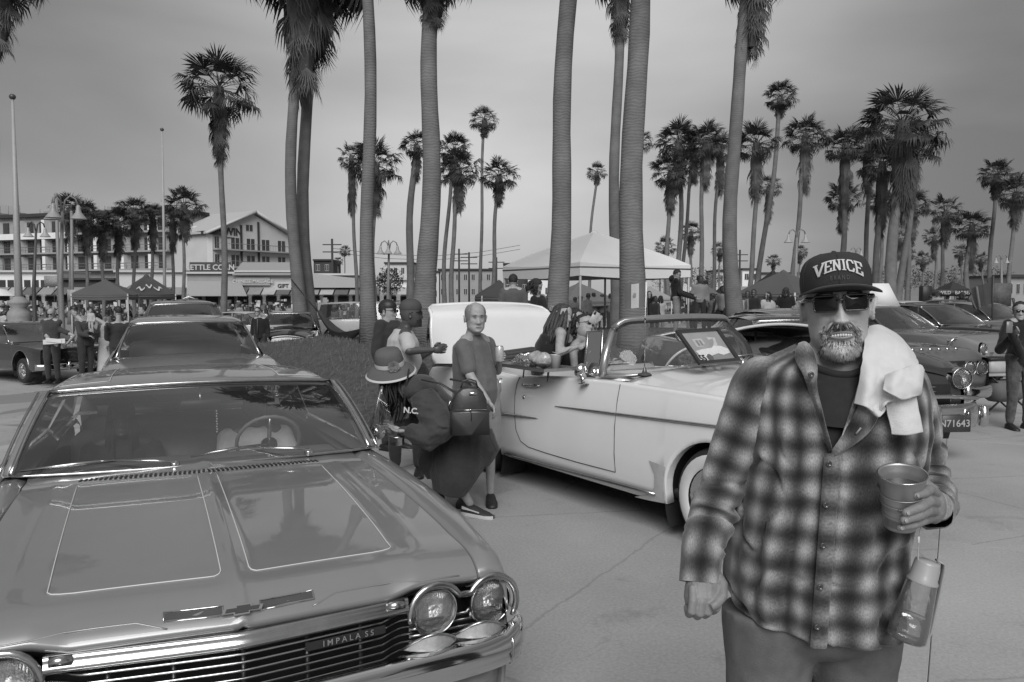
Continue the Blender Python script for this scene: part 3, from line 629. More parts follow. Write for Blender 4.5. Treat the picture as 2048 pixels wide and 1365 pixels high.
def greenhouse(root, G, paint, belt, Wf, roofm=None):
    b0, t0 = bow(*G['wb'], G.get('bx', .12), 0), bow(*G['wt'], G.get('bx', .12) * .7, .02)
    b1, t1 = bow(*G['rb'], -.12, 0), bow(*G['rt'], -.08, .02)
    T = np.linspace(-1, 1, 17)
    scr = MB().grid([[b0(t).lerp(t0(t), q) + Vector((.03 * sin(pi * q), 0, .015 * sin(pi * q))) for t in T] for q in np.linspace(0, 1, 6)]); scr.obj('windscreen', G.get('glass', CARGLASS), root)
    tr = MB(); tr.tube([b0(t) for t in T], .011, 5)
    tr.tube([t0(t) for t in T], .015, 5)
    for s in (-1, 1): tr.tube([b0(s).lerp(t0(s), q) + Vector((.03 * sin(pi * q), 0, .015 * sin(pi * q))) for q in np.linspace(0, 1, 6)], .017, 6)
    tr.obj('windscreen_frame', CHROME2, root)
    if G.get('open'): return
    MB().grid([[b1(t).lerp(t1(t), q) for t in T] for q in np.linspace(0, 1, 4)]).obj('rear_window', CARGLASS, root)
    rows = []
    for q in np.linspace(0, 1, 9):
        rr = []
        for t in np.linspace(-1, 1, 15):
            a, c = t0(t), t1(t); p = a.lerp(c, q); p.z += .055 * sin(pi * q) ** .7 + .02 - .03 * max(0, (abs(t) - .8) / .2) ** 2; p.y *= 1 + .03 * sin(pi * q); rr.append(p)
        rows.append(rr)
    rows = [[p + Vector((.01, 0, -.025)) for p in rows[0]]] + rows + [[p + Vector((-.01, 0, -.025)) for p in rows[-1]]]
    MB().grid(rows).obj('roof', roofm or paint, root)
    for s in (-1, 1):
        w_ = MB(); xs_ = np.linspace(0, 1, 5); lo = [b0(s).lerp(b1(s), q) for q in xs_]; hi = [t0(s).lerp(t1(s), q) for q in xs_]
        for i, q in enumerate(xs_): hi[i].z += .035 * sin(pi * q); lo[i].y = s * (Wf(lo[i].x) - .09); lo[i].z = belt(lo[i].x)
        w_.grid([lo, hi]); w_.obj('side_window', CARGLASS, root)
        for q in G.get('posts', (.45,)):
            a = lo[0].lerp(lo[-1], q); c = hi[0].lerp(hi[-1], q); c.z += .03; MB().tube([a, c], .018, 5).obj('door_pillar', paint, root)
        rp = MB().grid([[b1(s) + Vector((0, -s * .0, 0)), b1(s).lerp(t1(s), .5), t1(s)], [b1(s) + Vector((.42, s * .06, 0)), b1(s).lerp(t1(s), .5) + Vector((.26, s * .03, 0)), t1(s) + Vector((.12, s * .01, .03))]]); rp.obj('rear_pillar', roofm or paint, root)
        MB().tube(lo, .012, 5).obj('sill_trim', CHROME2, root)
    MB().box(((G['wb'][0] + G['rb'][0]) / 2 - .1, 0, .72), (abs(G['wb'][0] - G['rb'][0]) * .8, 1.4, .3), bev=.05).obj('seats', VINYL, root)
    MB().box(((G['wb'][0] + G['rb'][0]) / 2 + .1, 0, .93), (.16, 1.3, .36), bev=.05).obj('seat_back', VINYL, root)
def bumper(root, W, z, x, h=.14, m=CHROME, guards=(.3,), name='front_bumper', sg=1):
    b = MB(); rows = []
    for t in np.linspace(-1, 1, 25):
        y = t * W; xx = x - sg * .14 * abs(t) ** 3 - sg * .10 * max(0, (abs(t) - .9) / .1)
        rows.append([(xx + sg * a, y, z + h * c) for a, c in ((-.06, .5), (0, .5), (.025, .3), (.03, 0), (.02, -.3), (-.005, -.5), (-.06, -.5))])
    b.grid(rows); o = b.obj(name, m, root)
    for g in guards:
        for s in (-1, 1): MB().lathe([(.001, -.1), (.045, -.08), (.05, .02), (.035, .11), (.001, .13)], (x + sg * .03, s * g, z), 12).obj('bumper_guard', m, o)
    return o
def grille(root, W, z0, z1, x, n=6, m=CHROME2, name='grille'):
    g = MB().box((x - .03, 0, (z0 + z1) / 2), (.03, W * 2, z1 - z0)).obj(name, BLACK, root)
    for k in range(n):
        z = lerp(z0, z1, (k + .5) / n); MB().tube([(x - .05 * t * t, t * W, z) for t in np.linspace(-1, 1, 9)], .012, 6, flat=.7).obj('grille_bar', m, g)
    return g

# ================================================================== white convertible
CREAM = mat('white car enamel', .76, .28, 0, .8, var=.03, scale=3)
CV = frame(2.487, 4.9, 0, -.982)
conv = thing('classic_convertible_car', 'white open convertible with whitewall tyres and its boot lid raised, behind the man in plaid', 'car', M=CV)
PC = dict(x0=.36, L=4.95, zr=.235, plan=[(0, .80), (.3, .88), (.8, .915), (2, .92), (3.2, .925), (4.2, .90), (4.7, .86), (4.95, .78)],
          belt=[(0, .93), (.3, 1.0), (1.0, 1.03), (1.8, 1.035), (2.3, 1.02), (2.9, .985), (3.15, .965), (3.5, .975), (4.3, .955), (4.8, .92), (4.95, .86)],
          mid=[(0, .98), (.3, 1.08), (1.0, 1.12), (1.8, 1.115), (3.6, 1.06), (4.2, 1.03), (4.95, .93)], arches=[(-.80, .30, .43), (-3.72, .24, .40)], tops=[(-.36, -1.72, 'bonnet'), (-3.78, -4.12, 'rear_deck')], shoulder=.05, tumble=.05, crown=2.8, vee=.0)
Wc, bc, mc, Yc = car_shell(conv, PC, CREAM)
for s in (-1, 1):     # deck edges beside the open boot
    MB().grid([[(x, s * (Wc(x) - .11), bc(x)) for x in np.linspace(-4.1, -4.95, 8)], [(x, s * .62, mc(x) - .01) for x in np.linspace(-4.1, -4.95, 8)], [(x, s * .60, mc(x) - .08) for x in np.linspace(-4.1, -4.95, 8)]]).obj('deck_edge', CREAM, conv)
    MB().grid([[(x, s * (Wc(x) - .11), bc(x) - .001) for x in np.linspace(-1.8, -3.8, 14)], [(x, s * (Wc(x) - .19), bc(x) - .004) for x in np.linspace(-1.8, -3.8, 14)], [(x, s * (Wc(x) - .20), bc(x) - .25) for x in np.linspace(-1.8, -3.8, 14)]]).obj('door_top', CREAM, conv)
MB().box((-4.5, 0, .55), (.75, 1.2, .6)).obj('boot_liner', BLACK, conv)
# panel gaps on the near side
def side(x, z, off=.003): return (x, -(Yc(x, z) + off), z)
for pts in ([(-1.73, 1.02), (-1.735, .9), (-1.74, .7), (-1.74, .5), (-1.74, .37)], [(-3.02, .965), (-3.05, .9), (-3.06, .8), (-3.055, .65), (-3.03, .5), (-2.97, .41), (-2.86, .375), (-2.6, .365), (-2.2, .36), (-1.74, .365)]):
    MB().tube([side(x, z, .0005) for x, z in pts], .0035, 5).obj('door_gap', BLACK, conv)
# side spears
for (xa, za, xb, zb_, r0, n_) in ((-2.47, .775, -.35, .86, .017, 30),):
    MB().tube([side(lerp(xa, xb, t), lerp(za, zb_, t), .004) for t in np.linspace(0, 1, n_)], [r0 * (.25 if k == 0 else min(1, .4 + k * .08)) for k in range(n_)], 8, flat=.5).obj('side_spear', CHROME2, conv)
sp = MB().tube([side(x, lerp(.56, .645, (x + 4.6) / 1.9), .004) for x in np.linspace(-4.6, -2.70, 24)], [.024] * 20 + [.022, .018, .012, .004], 8, flat=.4).obj('rear_spear', CHROME2, conv)
MB().tube([side(x, lerp(.56, .645, (x + 4.6) / 1.9), .010) for x in np.linspace(-4.6, -2.80, 24)], [.012] * 22 + [.008, .003], 6, flat=.5).obj('spear_inlay', BLACK, sp)
MB().tube([side(-3.30, .93), side(-3.31, .85), side(-3.30, .75), side(-3.27, .64)], .020, 8, flat=.5).obj('dip_moulding', CHROME2, conv)
MB().tube([side(-3.305, .92, .012), side(-3.31, .85, .012), side(-3.30, .75, .012), side(-3.28, .66, .012)], .009, 6, flat=.5).obj('dip_inlay', BLACK, conv)
MB().tube([side(x, lerp(.225, .285, (x + 4.3) / 2.8), .006) for x in np.linspace(-3.25, -1.32, 12)], .03, 6, flat=.45).obj('sill_moulding', CHROME2, conv)
# gravel guard shield at the lower rear of the front wheel arch
q = MB(); q.grid([[side(-1.20, .505, .012), side(-1.27, .515, .014), side(-1.37, .52, .006)], [side(-1.225, .43, .012), side(-1.27, .43, .018), side(-1.315, .43, .008)], [side(-1.24, .34, .012), side(-1.285, .335, .018), side(-1.33, .33, .008)], [side(-1.245, .27, .010), side(-1.33, .26, .016), side(-1.43, .255, .008)], [side(-1.26, .235, .006), side(-1.40, .225, .012), side(-1.56, .215, .006)]]); q.obj('stone_guard', mat('dull stone guard metal', .48, .45, .1, var=.15, scale=20), conv)
# handle, lock, mirror
h = MB().tube([side(-2.93, .905, .02), side(-2.87, .91, .04), side(-2.74, .92, .035), side(-2.68, .922, .02)], [.014, .013, .017, .006], 8); h.obj('door_handle', CHROME, conv)
MB().lathe([(.001, .012), (.014, .01), (.016, 0)], side(-2.92, .80, 0), 12, Matrix.Rotation(pi / 2, 3, 'X')).obj('door_lock', CHROME2, conv)
dm = link('door_mirror', None, conv, (-2.16, -.90, 1.09)); MB().lathe([(.001, -.05), (.03, -.045), (.055, -.02), (.062, .0), (.06, .008), (.001, .006)], n=20, M=Matrix.Rotation(-pi / 2 + .35, 3, 'Y') @ Matrix.Rotation(0, 3, 'Z')).obj('mirror_head', CHROME, dm); MB().tube([(.01, 0, -.03), (.04, -.01, -.09)], [.011, .016], 8).obj('mirror_arm', CHROME, dm); MB().lathe([(.001, .006), (.04, .003), (.045, 0)], (.045, -.01, -.10), 16).obj('mirror_base', CHROME2, dm)
# wrap round windscreen
def wbB(t): return Vector((lerp(-1.87, -1.63, 1 - abs(t) ** 2.4) if abs(t) < .86 else lerp(-1.87 + .24 * (1 - .86 ** 2.4), -1.99, (abs(t) - .86) / .14), t * .83, 1.055 + .055 * (1 - t * t)))
def wtB(t): return Vector((lerp(-2.06, -1.92, 1 - abs(t) ** 2.4), t * .66, 1.462 + .025 * (1 - t * t) - .06 * max(0, (abs(t) - .82) / .18) ** 2))
T = np.linspace(-1, 1, 33)
MB().grid([[wbB(t).lerp(wtB(t), q) + Vector((.05 * sin(pi * q), 0.06 * sin(pi * q) * t, 0)) for t in T] for q in np.linspace(0, 1, 9)]).obj('windscreen', glass('clean windscreen glass', .95, .28, .05), conv)
tr = MB(); tr.tube([wtB(t) + Vector((.0, 0, .012)) for t in T], .027, 8); tr.tube([wbB(t) for t in T], .015, 6)
for s in (-1, 1): tr.tube([wbB(s).lerp(wtB(s), q) + Vector((.05 * sin(pi * q), 0.06 * sin(pi * q) * s, 0)) for q in np.linspace(0, 1, 9)], [.032, .032, .031, .03, .029, .028, .028, .028, .028], 8)
tr.obj('windscreen_frame', mat('satin windscreen frame', .42, .3, .75, var=.08, scale=20), conv)
MB().tube([wtB(t) + Vector((.025, 0, -.012)) for t in T], .008, 6).obj('screen_seal', BLACK, conv)
for s in (-1, 1):
    v = link('quarter_light', None, conv, (0, 0, 0)); A = [Vector((-2.0, s * .845, 1.06)), Vector((-2.22, s * .82, 1.05)), Vector((-2.25, s * .76, 1.385)), Vector((-2.09, s * .74, 1.40))]
    MB().poly(A).obj('pane', CARGLASS, v); MB().tube(A + [A[0]], .012, 6).obj('pane_frame', CHROME2, v)
for s, dy in ((-1, .05), (1, .25)):
    wp = link('wiper', None, conv, (0, 0, 0)); pv = Vector((-1.62, s * .22 + .12, 1.125)); el = pv + Vector((-.08, s * -.05 + .26, .05))
    MB().lathe([(.02, 0), (.024, .012), (.001, .03)], pv, 12).obj('pivot', CHROME, wp); MB().tube([pv + Vector((0, 0, .02)), el], [.012, .006], 6).obj('arm', CHROME, wp); MB().tube([el + Vector((.0, -.22, .0)), el + Vector((0, .0, .012)), el + Vector((-.01, .2, .0))], .006, 5).obj('blade', CHROME2, wp)
# seats, dash, wheel
MB().box((-2.0, 0, 1.0), (.36, 1.55, .16), bev=.05).obj('dashboard', CREAM, conv)
MB().box((-2.9, 0, .4), (1.9, 1.5, .1)).obj('cabin_floor', DARKIN, conv)
for x0, nm_, hh in ((-2.95, 'front_seat', .96), (-3.62, 'rear_seat', .98)):
    s_ = link(nm_, None, conv, (0, 0, 0)); MB().box((x0 + .28, 0, .66), (.5, 1.4, .18), bev=.06).obj('seat', VINYL_L, s_)
    for y in (-.36, .36): MB().box((x0, y, hh - .18), (.16, .69, .50), Matrix.Rotation(-.2, 3, 'Y'), bev=.07).obj('backrest', VINYL_L, s_)
st = link('steering_wheel', None, conv, (-2.32, .38, 1.06)); st.rotation_euler = (0, -.95, 0)
MB().tube([(.20 * cos(a), .20 * sin(a), 0) for a in np.linspace(0, 2 * pi, 33)], .011, 7, False).obj('wheel_rim', CREAM, st); MB().tube([(0, -.19, 0), (0, 0, -.03), (0, .19, 0)], .01, 6).obj('wheel_spoke', CHROME, st)
# folded soft top behind the rear seat with its bright rail
MB().box((-3.98, 0, 1.03), (.34, 1.30, .10), bev=.05).obj('folded_top', mat('folded canvas top', .05, .8, bump=.2), conv)
for k in range(4): MB().tube([(-3.84 - .09 * k, -.66, 1.05 + .02 * (k % 2)), (-3.83 - .09 * k, 0, 1.105 + .015 * (k % 2)), (-3.84 - .09 * k, .66, 1.05)], .02, 6).obj('top_fold', mat('folded canvas top', .05, .8), conv)
MB().tube([(-4.02, -.80, 1.0), (-3.9, -.74, 1.045), (-3.6, -.735, 1.055), (-3.15, -.745, 1.05)], .016, 8).obj('top_well_rail', CHROME2, conv)
# raised boot lid, outer face towards the front
lid = link('boot_lid', None, conv, (-4.16, -.33, .985)); lid.rotation_euler = (0, rad(-14), 0)
def lidp(t, q, off=0): # t across -1..1, q up 0..1
    hw = sm(q, [0, .12, .5, .85, .96, 1], [.75, .765, .755, .71, .68, .60]); bend = -.20 * max(0, (q - .72) / .28) ** 1.8
    return Vector((bend - .05 * (1 - t * t) * 0 - .025 * t * t - off, t * hw, q * .66 + .015 * (1 - t * t) * q + (.03 * t * t * (1 - q))))
b = MB(); b.grid([[lidp(t, q) for t in np.linspace(-1, 1, 21)] for q in np.linspace(0, 1, 17)]); b.obj('lid_outer', CREAM, lid)
b = MB(); b.grid([[lidp(t * .99, q, .035) for t in np.linspace(-1, 1, 21)] for q in np.linspace(0, 1, 17)]); b.obj('lid_inner', mat('lid inner face', .12, .6), lid)
b = MB(); rim = [lidp(-1, q, .018) for q in np.linspace(0, 1, 12)] + [lidp(t, 1, .018) for t in np.linspace(-.9, .9, 10)] + [lidp(1, q, .018) for q in np.linspace(1, 0, 12)]; b.tube(rim, .02, 6); b.obj('lid_edge', CREAM, lid)
# front end
grille(conv, .5, .58, .82, -.34, 8); bumper(conv, .86, .45, -.30, .16)
for s in (-1, 1):
    headlamp(conv, (-.35, s * .66, .86), .09); wheel(conv, (-.80, s * .79, .345), .345, .19, s, ww=True); wheel(conv, (-3.72, s * .78, .345), .345, .19, s, ww=True)
# aerial with a small flag clipped to it
ab = at(1279, 767, CV.translation.y + 1.0)
pA = CV @ Vector((-1.70, -.66, 1.08)); ae = thing('radio_aerial', 'tall thin radio aerial on the white convertible wing, carrying a small striped flag', 'aerial', pA)
MB().lathe([(.055, 0), (.045, .012), (.02, .018), (.014, .04), (.001, .07)], n=20).obj('aerial_base', mat('dark aerial base', .12, .35, .6), ae); MB().tube([(0, 0, .04), (.0, 0, .30), (.002, .0, .70)], [.004, .003, .0018], 6).obj('mast', CHROME2, ae)
MB().ell((.001, 0, .42), (.007, .007, .01), n=8, m=6).obj('mast_clip', BLACK, ae)
F3 = [mat('flag green band', .10, .8), mat('flag white band', .5, .8), mat('flag red band', .12, .8)]
fl = thing('small_striped_flag', 'small three-band flag with a round emblem clipped to the aerial of the white convertible', 'flag', pA + Vector((.0, 0, .51)))
for k in range(3):
    b = MB(); b.grid([[(-.155 + (k + q) * .052, .02 * sin((k + q) * 2.2), -.0 + z - .006 * (3 - k - q)) for z in (.0, .09, .18)] for q in (0, .33, .66, 1)]); b.obj('flag_band', F3[[0, 1, 2][k]], fl, fix=False)
MB().lathe([(.0005, .0), (.015, .0)], (-.078, -.006 + .02 * sin(3.3), .088), 14, Matrix.Rotation(pi / 2, 3, 'X')).obj('flag_emblem', mat('flag emblem', .2, .8), fl)
MB().box((.006, 0, .09), (.012, .004, .19)).obj('flag_clip', mat('white plastic', .65, .4), fl)
# framed photograph leaning on the windscreen
fp = [CV @ p for p in (Vector((-1.93, -.015, 1.405)), Vector((-1.93, .44, 1.415)), Vector((-1.70, .47, 1.13)), Vector((-1.70, -.04, 1.12)))]
TL, TR, BR, BL = [at(1353, 665, 5.85), at(1434, 660, 6.12), at(1476, 722, 5.98), at(1398, 729, 5.68)]
pf = thing('framed_photograph', 'framed photograph of an old car numbered 55, propped on the white convertible windscreen', 'framed picture', (0, 0, 0))
X_, Zd = (TR - TL), (TL - BL); nn = X_.cross(Zd).normalized(); nn = nn if nn.y < 0 else -nn
def fpt(u, v, d=0): return TL.lerp(TR, u).lerp(BL.lerp(BR, u), v) + nn * d
for (u0, v0, u1, v1) in ((-.02, -.03, 1.02, .05), (-.02, .95, 1.02, 1.04), (-.03, -.02, .045, 1.03), (.955, -.02, 1.03, 1.03)):
    pr = [fpt(u0, v0), fpt(u1, v0), fpt(u1, v1), fpt(u0, v1)]; MB().prism(pr, nn * .018).obj('frame', mat('dark picture frame', .03, .35, coat=.3), pf, smooth=False)
def pan(nm, g, pts, d=.004): return MB().poly([fpt(u, v, d) for u, v in pts]).obj(nm, mat('print grey %g' % g, g, .5, var=.12, scale=40), pf, smooth=False)
MB().prism([fpt(.02, .03, 0), fpt(.98, .03, 0), fpt(.98, .97, 0), fpt(.02, .97, 0)], nn * .003).obj('print', mat('photo print', .30, .3, coat=.5, var=.15, scale=5), pf, smooth=False)
pan('printed_building', .42, [(.22, .25), (.46, .25), (.46, .5), (.22, .5)]); pan('printed_doorway', .2, [(.28, .3), (.33, .3), (.33, .47), (.28, .47)], .005); pan('printed_doorway', .2, [(.36, .3), (.41, .3), (.41, .47), (.36, .47)], .005); pan('printed_tree', .45, [(.60, .22), (.80, .25), (.74, .5), (.64, .5)]); pan('printed_road', .22, [(.05, .72), (.95, .72), (.95, .94), (.05, .94)])
pan('printed_car', .6, [(.12, .62), (.3, .58), (.55, .56), (.62, .5), (.8, .52), (.93, .62), (.92, .75), (.72, .8), (.62, .74), (.35, .82), (.14, .74)], .006); MB().lathe([(.0005, 0), (.03, 0)], fpt(.36, .84, .008), 16, basis(X_.normalized(), Zd.normalized(), nn).to_3x3()).obj('printed_wheel', mat('print grey .1', .1, .5), pf)
pan('number_card', .62, [(.055, .76), (.27, .76), (.27, .955), (.055, .955)], .007)
Mx = basis(X_.normalized(), Zd.normalized(), nn, fpt(.16, .862, .009)); text_mesh('55', .075, BLACK, .0008, pf, 'number', Mx, bold=.003)
# tray hooked over the door with wrapped food and a cup
tp = CV @ Vector((-2.62, -1.0, 1.075)); tray = thing('serving_tray', 'shallow metal tray hooked over the door of the white convertible', 'tray', tp, -.982)
MB().grid([[(x * 1.0, y, z) for x, y in ((-.31, -.15), (.31, -.15), (.31, .15), (-.31, .15))] for z in (.0,)], True, True).grid([[(x * a, y * a, z) for x, y in ((-.31, -.15), (.31, -.15), (.31, .15), (-.31, .15))] for a, z in ((1, 0), (1.06, .028), (1.09, .03))], True).obj('tray_pan', mat('brushed aluminium', .45, .35, .8), tray, smooth=False)
MB().tube([(.0, .13, -.005), (.0, .12, -.05), (.0, .115, -.26)], .010, 6).obj('tray_prop', mat('dull steel', .2, .4, .8), tray); MB().tube([(-.25, .12, -.0), (-.25, .05, -.03), (-.25, .04, -.10)], .007, 6).obj('tray_hook', mat('dull steel', .2, .4, .8), tray)
FOIL = mat('crumpled foil', .6, .22, .9, var=.3, scale=25, bump=1.0, bscale=22)
def crumple(mb_, amp, sc, seed=0):
    mb_.v = [tuple(Vector(p) + Vector((mnoise.noise(Vector(p) * sc + Vector((seed, 0, 0))), mnoise.noise(Vector(p) * sc + Vector((0, seed + 7, 0))), mnoise.noise(Vector(p) * sc + Vector((0, 0, seed + 3))))) * amp) for p in mb_.v]; return mb_
def ondeck(nm, lab, cat, dx, dy, dz, mb_, m_, **k):
    o = mb_.obj(nm, m_, None, **k); o.matrix_world = CV @ Matrix.Translation((-2.62 + dx, -1.0 + dy, 1.08 + dz)); return tag(o, lab, cat)
ondeck('foil_wrapped_food', 'crumpled foil and cling-wrapped food at the left end of the door tray', 'food parcel', -.16, 0, .05, crumple(MB().ell((0, 0, 0), (.16, .09, .055), n=22, m=14), .05, 14), FOIL)
ondeck('food_bag', 'clear plastic bag of food lying in the middle of the door tray', 'food bag', .03, .02, .075, crumple(MB().ell((0, 0, 0), (.12, .085, .065), n=20, m=12), .035, 12, 4), mat('plastic bag', .35, .25, 0, .6, var=.4, scale=20, bump=.7, bscale=25))
ondeck('paper_cup', 'pale paper cup standing at the right end of the door tray', 'cup', .17, .07, -.0, MB().lathe([(.033, 0), (.045, .115), (.047, .118), (.043, .115), (.03, .01)], n=20, capa=True), mat('pale paper cup', .45, .5))
ondeck('banana', 'pale curved food wrapper resting above the cup on the door tray', 'food wrapper', .20, .12, .13, MB().tube([(-.14, 0, .0), (-.05, 0, -.01), (.05, 0, .015), (.12, 0, .06)], [.006, .02, .018, .004], 8, flat=.4), mat('pale paper cup', .45, .5)).name = 'food_wrapper'
# ================================================================== people
def rot_uv(v): return v
def head_mesh(mb, M, s=1.0, nx=48, nz=44, fat=1.0, feat=1.0, jaw=1.0):
    """head with brow, eye hollows, nose, lips, chin; local: x right, -y front, z up, eye level at 0"""
    hwk = ([-.132, -.125, -.11, -.085, -.05, -.01, .03, .07, .095, .110, .117], [.012, .032 * jaw, .047 * jaw, .060 * jaw, .070, .0755, .077, .069, .050, .028, .003])
    fdk = ([-.132, -.125, -.11, -.085, -.05, -.01, .03, .07, .095, .110, .117], [.055, .082, .093, .090, .087, .086, .093, .085, .062, .034, .003])
    bdk = ([-.132, -.125, -.11, -.085, -.05, -.01, .03, .07, .095, .110, .117], [.010, .018, .035, .062, .085, .100, .104, .092, .066, .036, .003])
    rows = []
    for i in range(nz + 1):
        t = i / nz; z = lerp(-.132, .117, .5 - .5 * cos(pi * t) if False else t)
        hw = sm(z, *hwk) * fat; fd = sm(z, *fdk); bd = sm(z, *bdk); row = []
        for j in range(nx):
            a = 2 * pi * j / nx; x = hw * sin(a); c = cos(a)
            y = -fd * (abs(c) ** .9) * (1 if c > 0 else 0) + bd * abs(c) * (1 if c < 0 else 0)
            if c > .05:
                f = min(1, (c - .05) / .4); G = lambda x0, z0, sx, sz: exp(-((x - x0) / sx) ** 2 - ((z - z0) / sz) ** 2)
                d = 0
                # nose: bridge widening to the tip, nostril wings
                if -.062 < z < .025:
                    q = (.022 - z) / .068; q = min(1, max(0, q)); wd = .0085 + .008 * q; d += (.006 + .019 * q ** 1.2) * exp(-(x / wd) ** 2) * (1 / (1 + exp(-(z + .056) / .0022)))
                d += .010 * (G(.0150, -.046, .0065, .007) + G(-.0150, -.046, .0065, .007))
                for sx in (-1, 1):
                    d -= .011 * G(sx * .031, -.002, .015, .010); d += .0055 * G(sx * .031, .001, .011, .006)
                    d += .006 * G(sx * .030, .018, .020, .007); d += .006 * G(sx * .045, -.035, .018, .016); d -= .004 * G(sx * .028, -.062, .008, .014)
                d += .005 * G(0, -.0745, .019, .0035) + .0055 * G(0, -.0865, .017, .0042) - .005 * G(0, -.080, .024, .0016) - .004 * G(0, -.097, .02, .005) + .006 * G(0, -.115, .018, .010)
                y -= d * f * feat
            row.append(M @ Vector((x * s, y * s, z * s)))
        rows.append(row)
    mb.grid(rows, True, True, True)
    for sx in (-1, 1):   # ears
        e = [[M @ (Vector((sx * (.073 * fat + .004 + dx + .010 * max(0, cos(a - 1.9)) * k), .012 + ry * k * cos(a), -.018 + rz_ * k * sin(a))) * s) for a in np.linspace(0, 2 * pi, 14)[:-1]] for k, dx, ry, rz_ in ((.75, -.008, .012, .024), (1, .006, .016, .031), (.92, .012, .015, .030), (.6, .006, .014, .028), (.15, .003, .01, .02))]
        mb.grid(e, True, True, True)
    return mb

def skeleton(h=1.72, **k):
    """joint places for a standing figure facing -y; any joint may be overridden"""
    s = h / 1.72
    J = dict(head=(0, -.015, 1.60), neck=(0, .01, 1.46), chest=(0, .01, 1.30), waist=(0, 0, 1.07), pelvis=(0, .01, .93),
             shl=(.185, .01, 1.40), shr=(-.185, .01, 1.40), ell=(.235, .03, 1.12), elr=(-.235, .03, 1.12), hal=(.245, -.07, .88), har=(-.245, -.07, .88),
             hil=(.095, .0, .90), hir=(-.095, .0, .90), knl=(.105, -.015, .49), knr=(-.105, -.015, .49), anl=(.11, .02, .08), anr=(-.11, .02, .08), tol=(.125, -.15, .03), tor=(-.125, -.15, .03))
    J = {a: Vector(b) * s for a, b in J.items()}
    for a, b in k.items(): J[a] = Vector(b)
    J['s'] = s; return J
def torso(mb, J, g=1.0, inf=0.0, lo='pelvis', belly=0.0, hem=None):
    s = J['s']; sh = (J['shl'] - J['shr']).normalized(); hp = (J['hil'] - J['hir']).normalized()
    st = [(J['pelvis'] + (J['pelvis'] - J['waist']).normalized() * .06 * s, .150, .105, hp), (J['pelvis'], .165, .115, hp), (J['waist'].lerp(J['pelvis'], .45), .16, .112 + belly * .6, hp), (J['waist'], .150, .108 + belly, hp.lerp(sh, .5)), (J['chest'].lerp(J['waist'], .5), .158, .112 + belly * .6, sh), (J['chest'], .172, .118, sh), (J['chest'].lerp(J['neck'], .55), .165, .105, sh), (J['neck'].lerp(J['chest'], .22), .105, .078, sh), (J['neck'], .060, .06, sh)]
    if hem: st[0] = (hem, .165 * 1.08, .125, hp)
    rows = []
    for i, (c, rx, ry, ax) in enumerate(st):
        up = (st[min(i + 1, len(st) - 1)][0] - st[max(i - 1, 0)][0]).normalized(); ax = (ax - up * ax.dot(up)).normalized(); fw = ax.cross(up)
        rows.append([c + ax * (rx * g * s + inf) * cos(a) + fw * (ry * g * s + inf) * sin(a) for a in np.linspace(0, 2 * pi, 17)[:-1]])
    mb.grid(rows, True, True, True)
def limb(mb, a, b, ra, rb, n=10): mb.cone(a, b, ra, rb, n)
def hand_simple(mb, wr, dirv, s=1.0, side=1, curl=.6, palm_n=None):
    """small five fingered hand"""
    d = Vector(dirv).normalized(); pn = Vector(palm_n) if palm_n else Vector((side, 0, 0)); pn = (pn - d * pn.dot(d)).normalized(); ac = d.cross(pn).normalized()
    mb.tube([wr, wr + d * .04 * s, wr + d * .085 * s], [.026 * s, .036 * s, .034 * s], 10, True, .5, pn)
    for k in range(4):
        o = wr + d * .08 * s + ac * (k - 1.5) * .019 * s; L_ = (.040, .046, .043, .034)[k] * s; d2 = (d * cos(curl) - pn * sin(curl)).normalized(); d3 = (d * cos(curl * 2) - pn * sin(curl * 2)).normalized()
        mb.tube([o - d * .02 * s, o, o + d2 * L_ * .9, o + d2 * L_ * .9 + d3 * L_ * .75], [.0095 * s, .0095 * s, .0085 * s, .006 * s], 7)
    t0 = wr + d * .02 * s - ac * .03 * s; t1 = t0 + (d * .6 - ac * .7).normalized() * .035 * s; mb.tube([t0, t1, t1 + (d - pn * .4).normalized() * .03 * s], [.014 * s, .011 * s, .008 * s], 7)
def shoe(mb, an, to, s=1.0):
    d = (to - an); d.z = 0; d = d.normalized(); r = Vector((0, 0, 1)).cross(d)
    b0 = Vector((an.x, an.y, to.z - .03)); rows = []
    for q, w_, h_ in ((-.07, .028, .055), (-.055, .036, .07), (0, .038, .085), (.06, .040, .07), (.12, .047, .05), (.17, .045, .04), (.205, .03, .028), (.215, .012, .02)):
        c = b0 + d * q * s; rows.append([c - r * w_, c - r * w_ + Vector((0, 0, h_ * .6)), c - r * w_ * .5 + Vector((0, 0, h_)), c + r * w_ * .5 + Vector((0, 0, h_)), c + r * w_ + Vector((0, 0, h_ * .6)), c + r * w_])
    mb.grid(rows, True, True, True)
TROUSER = cloth('dark trousers', .04)
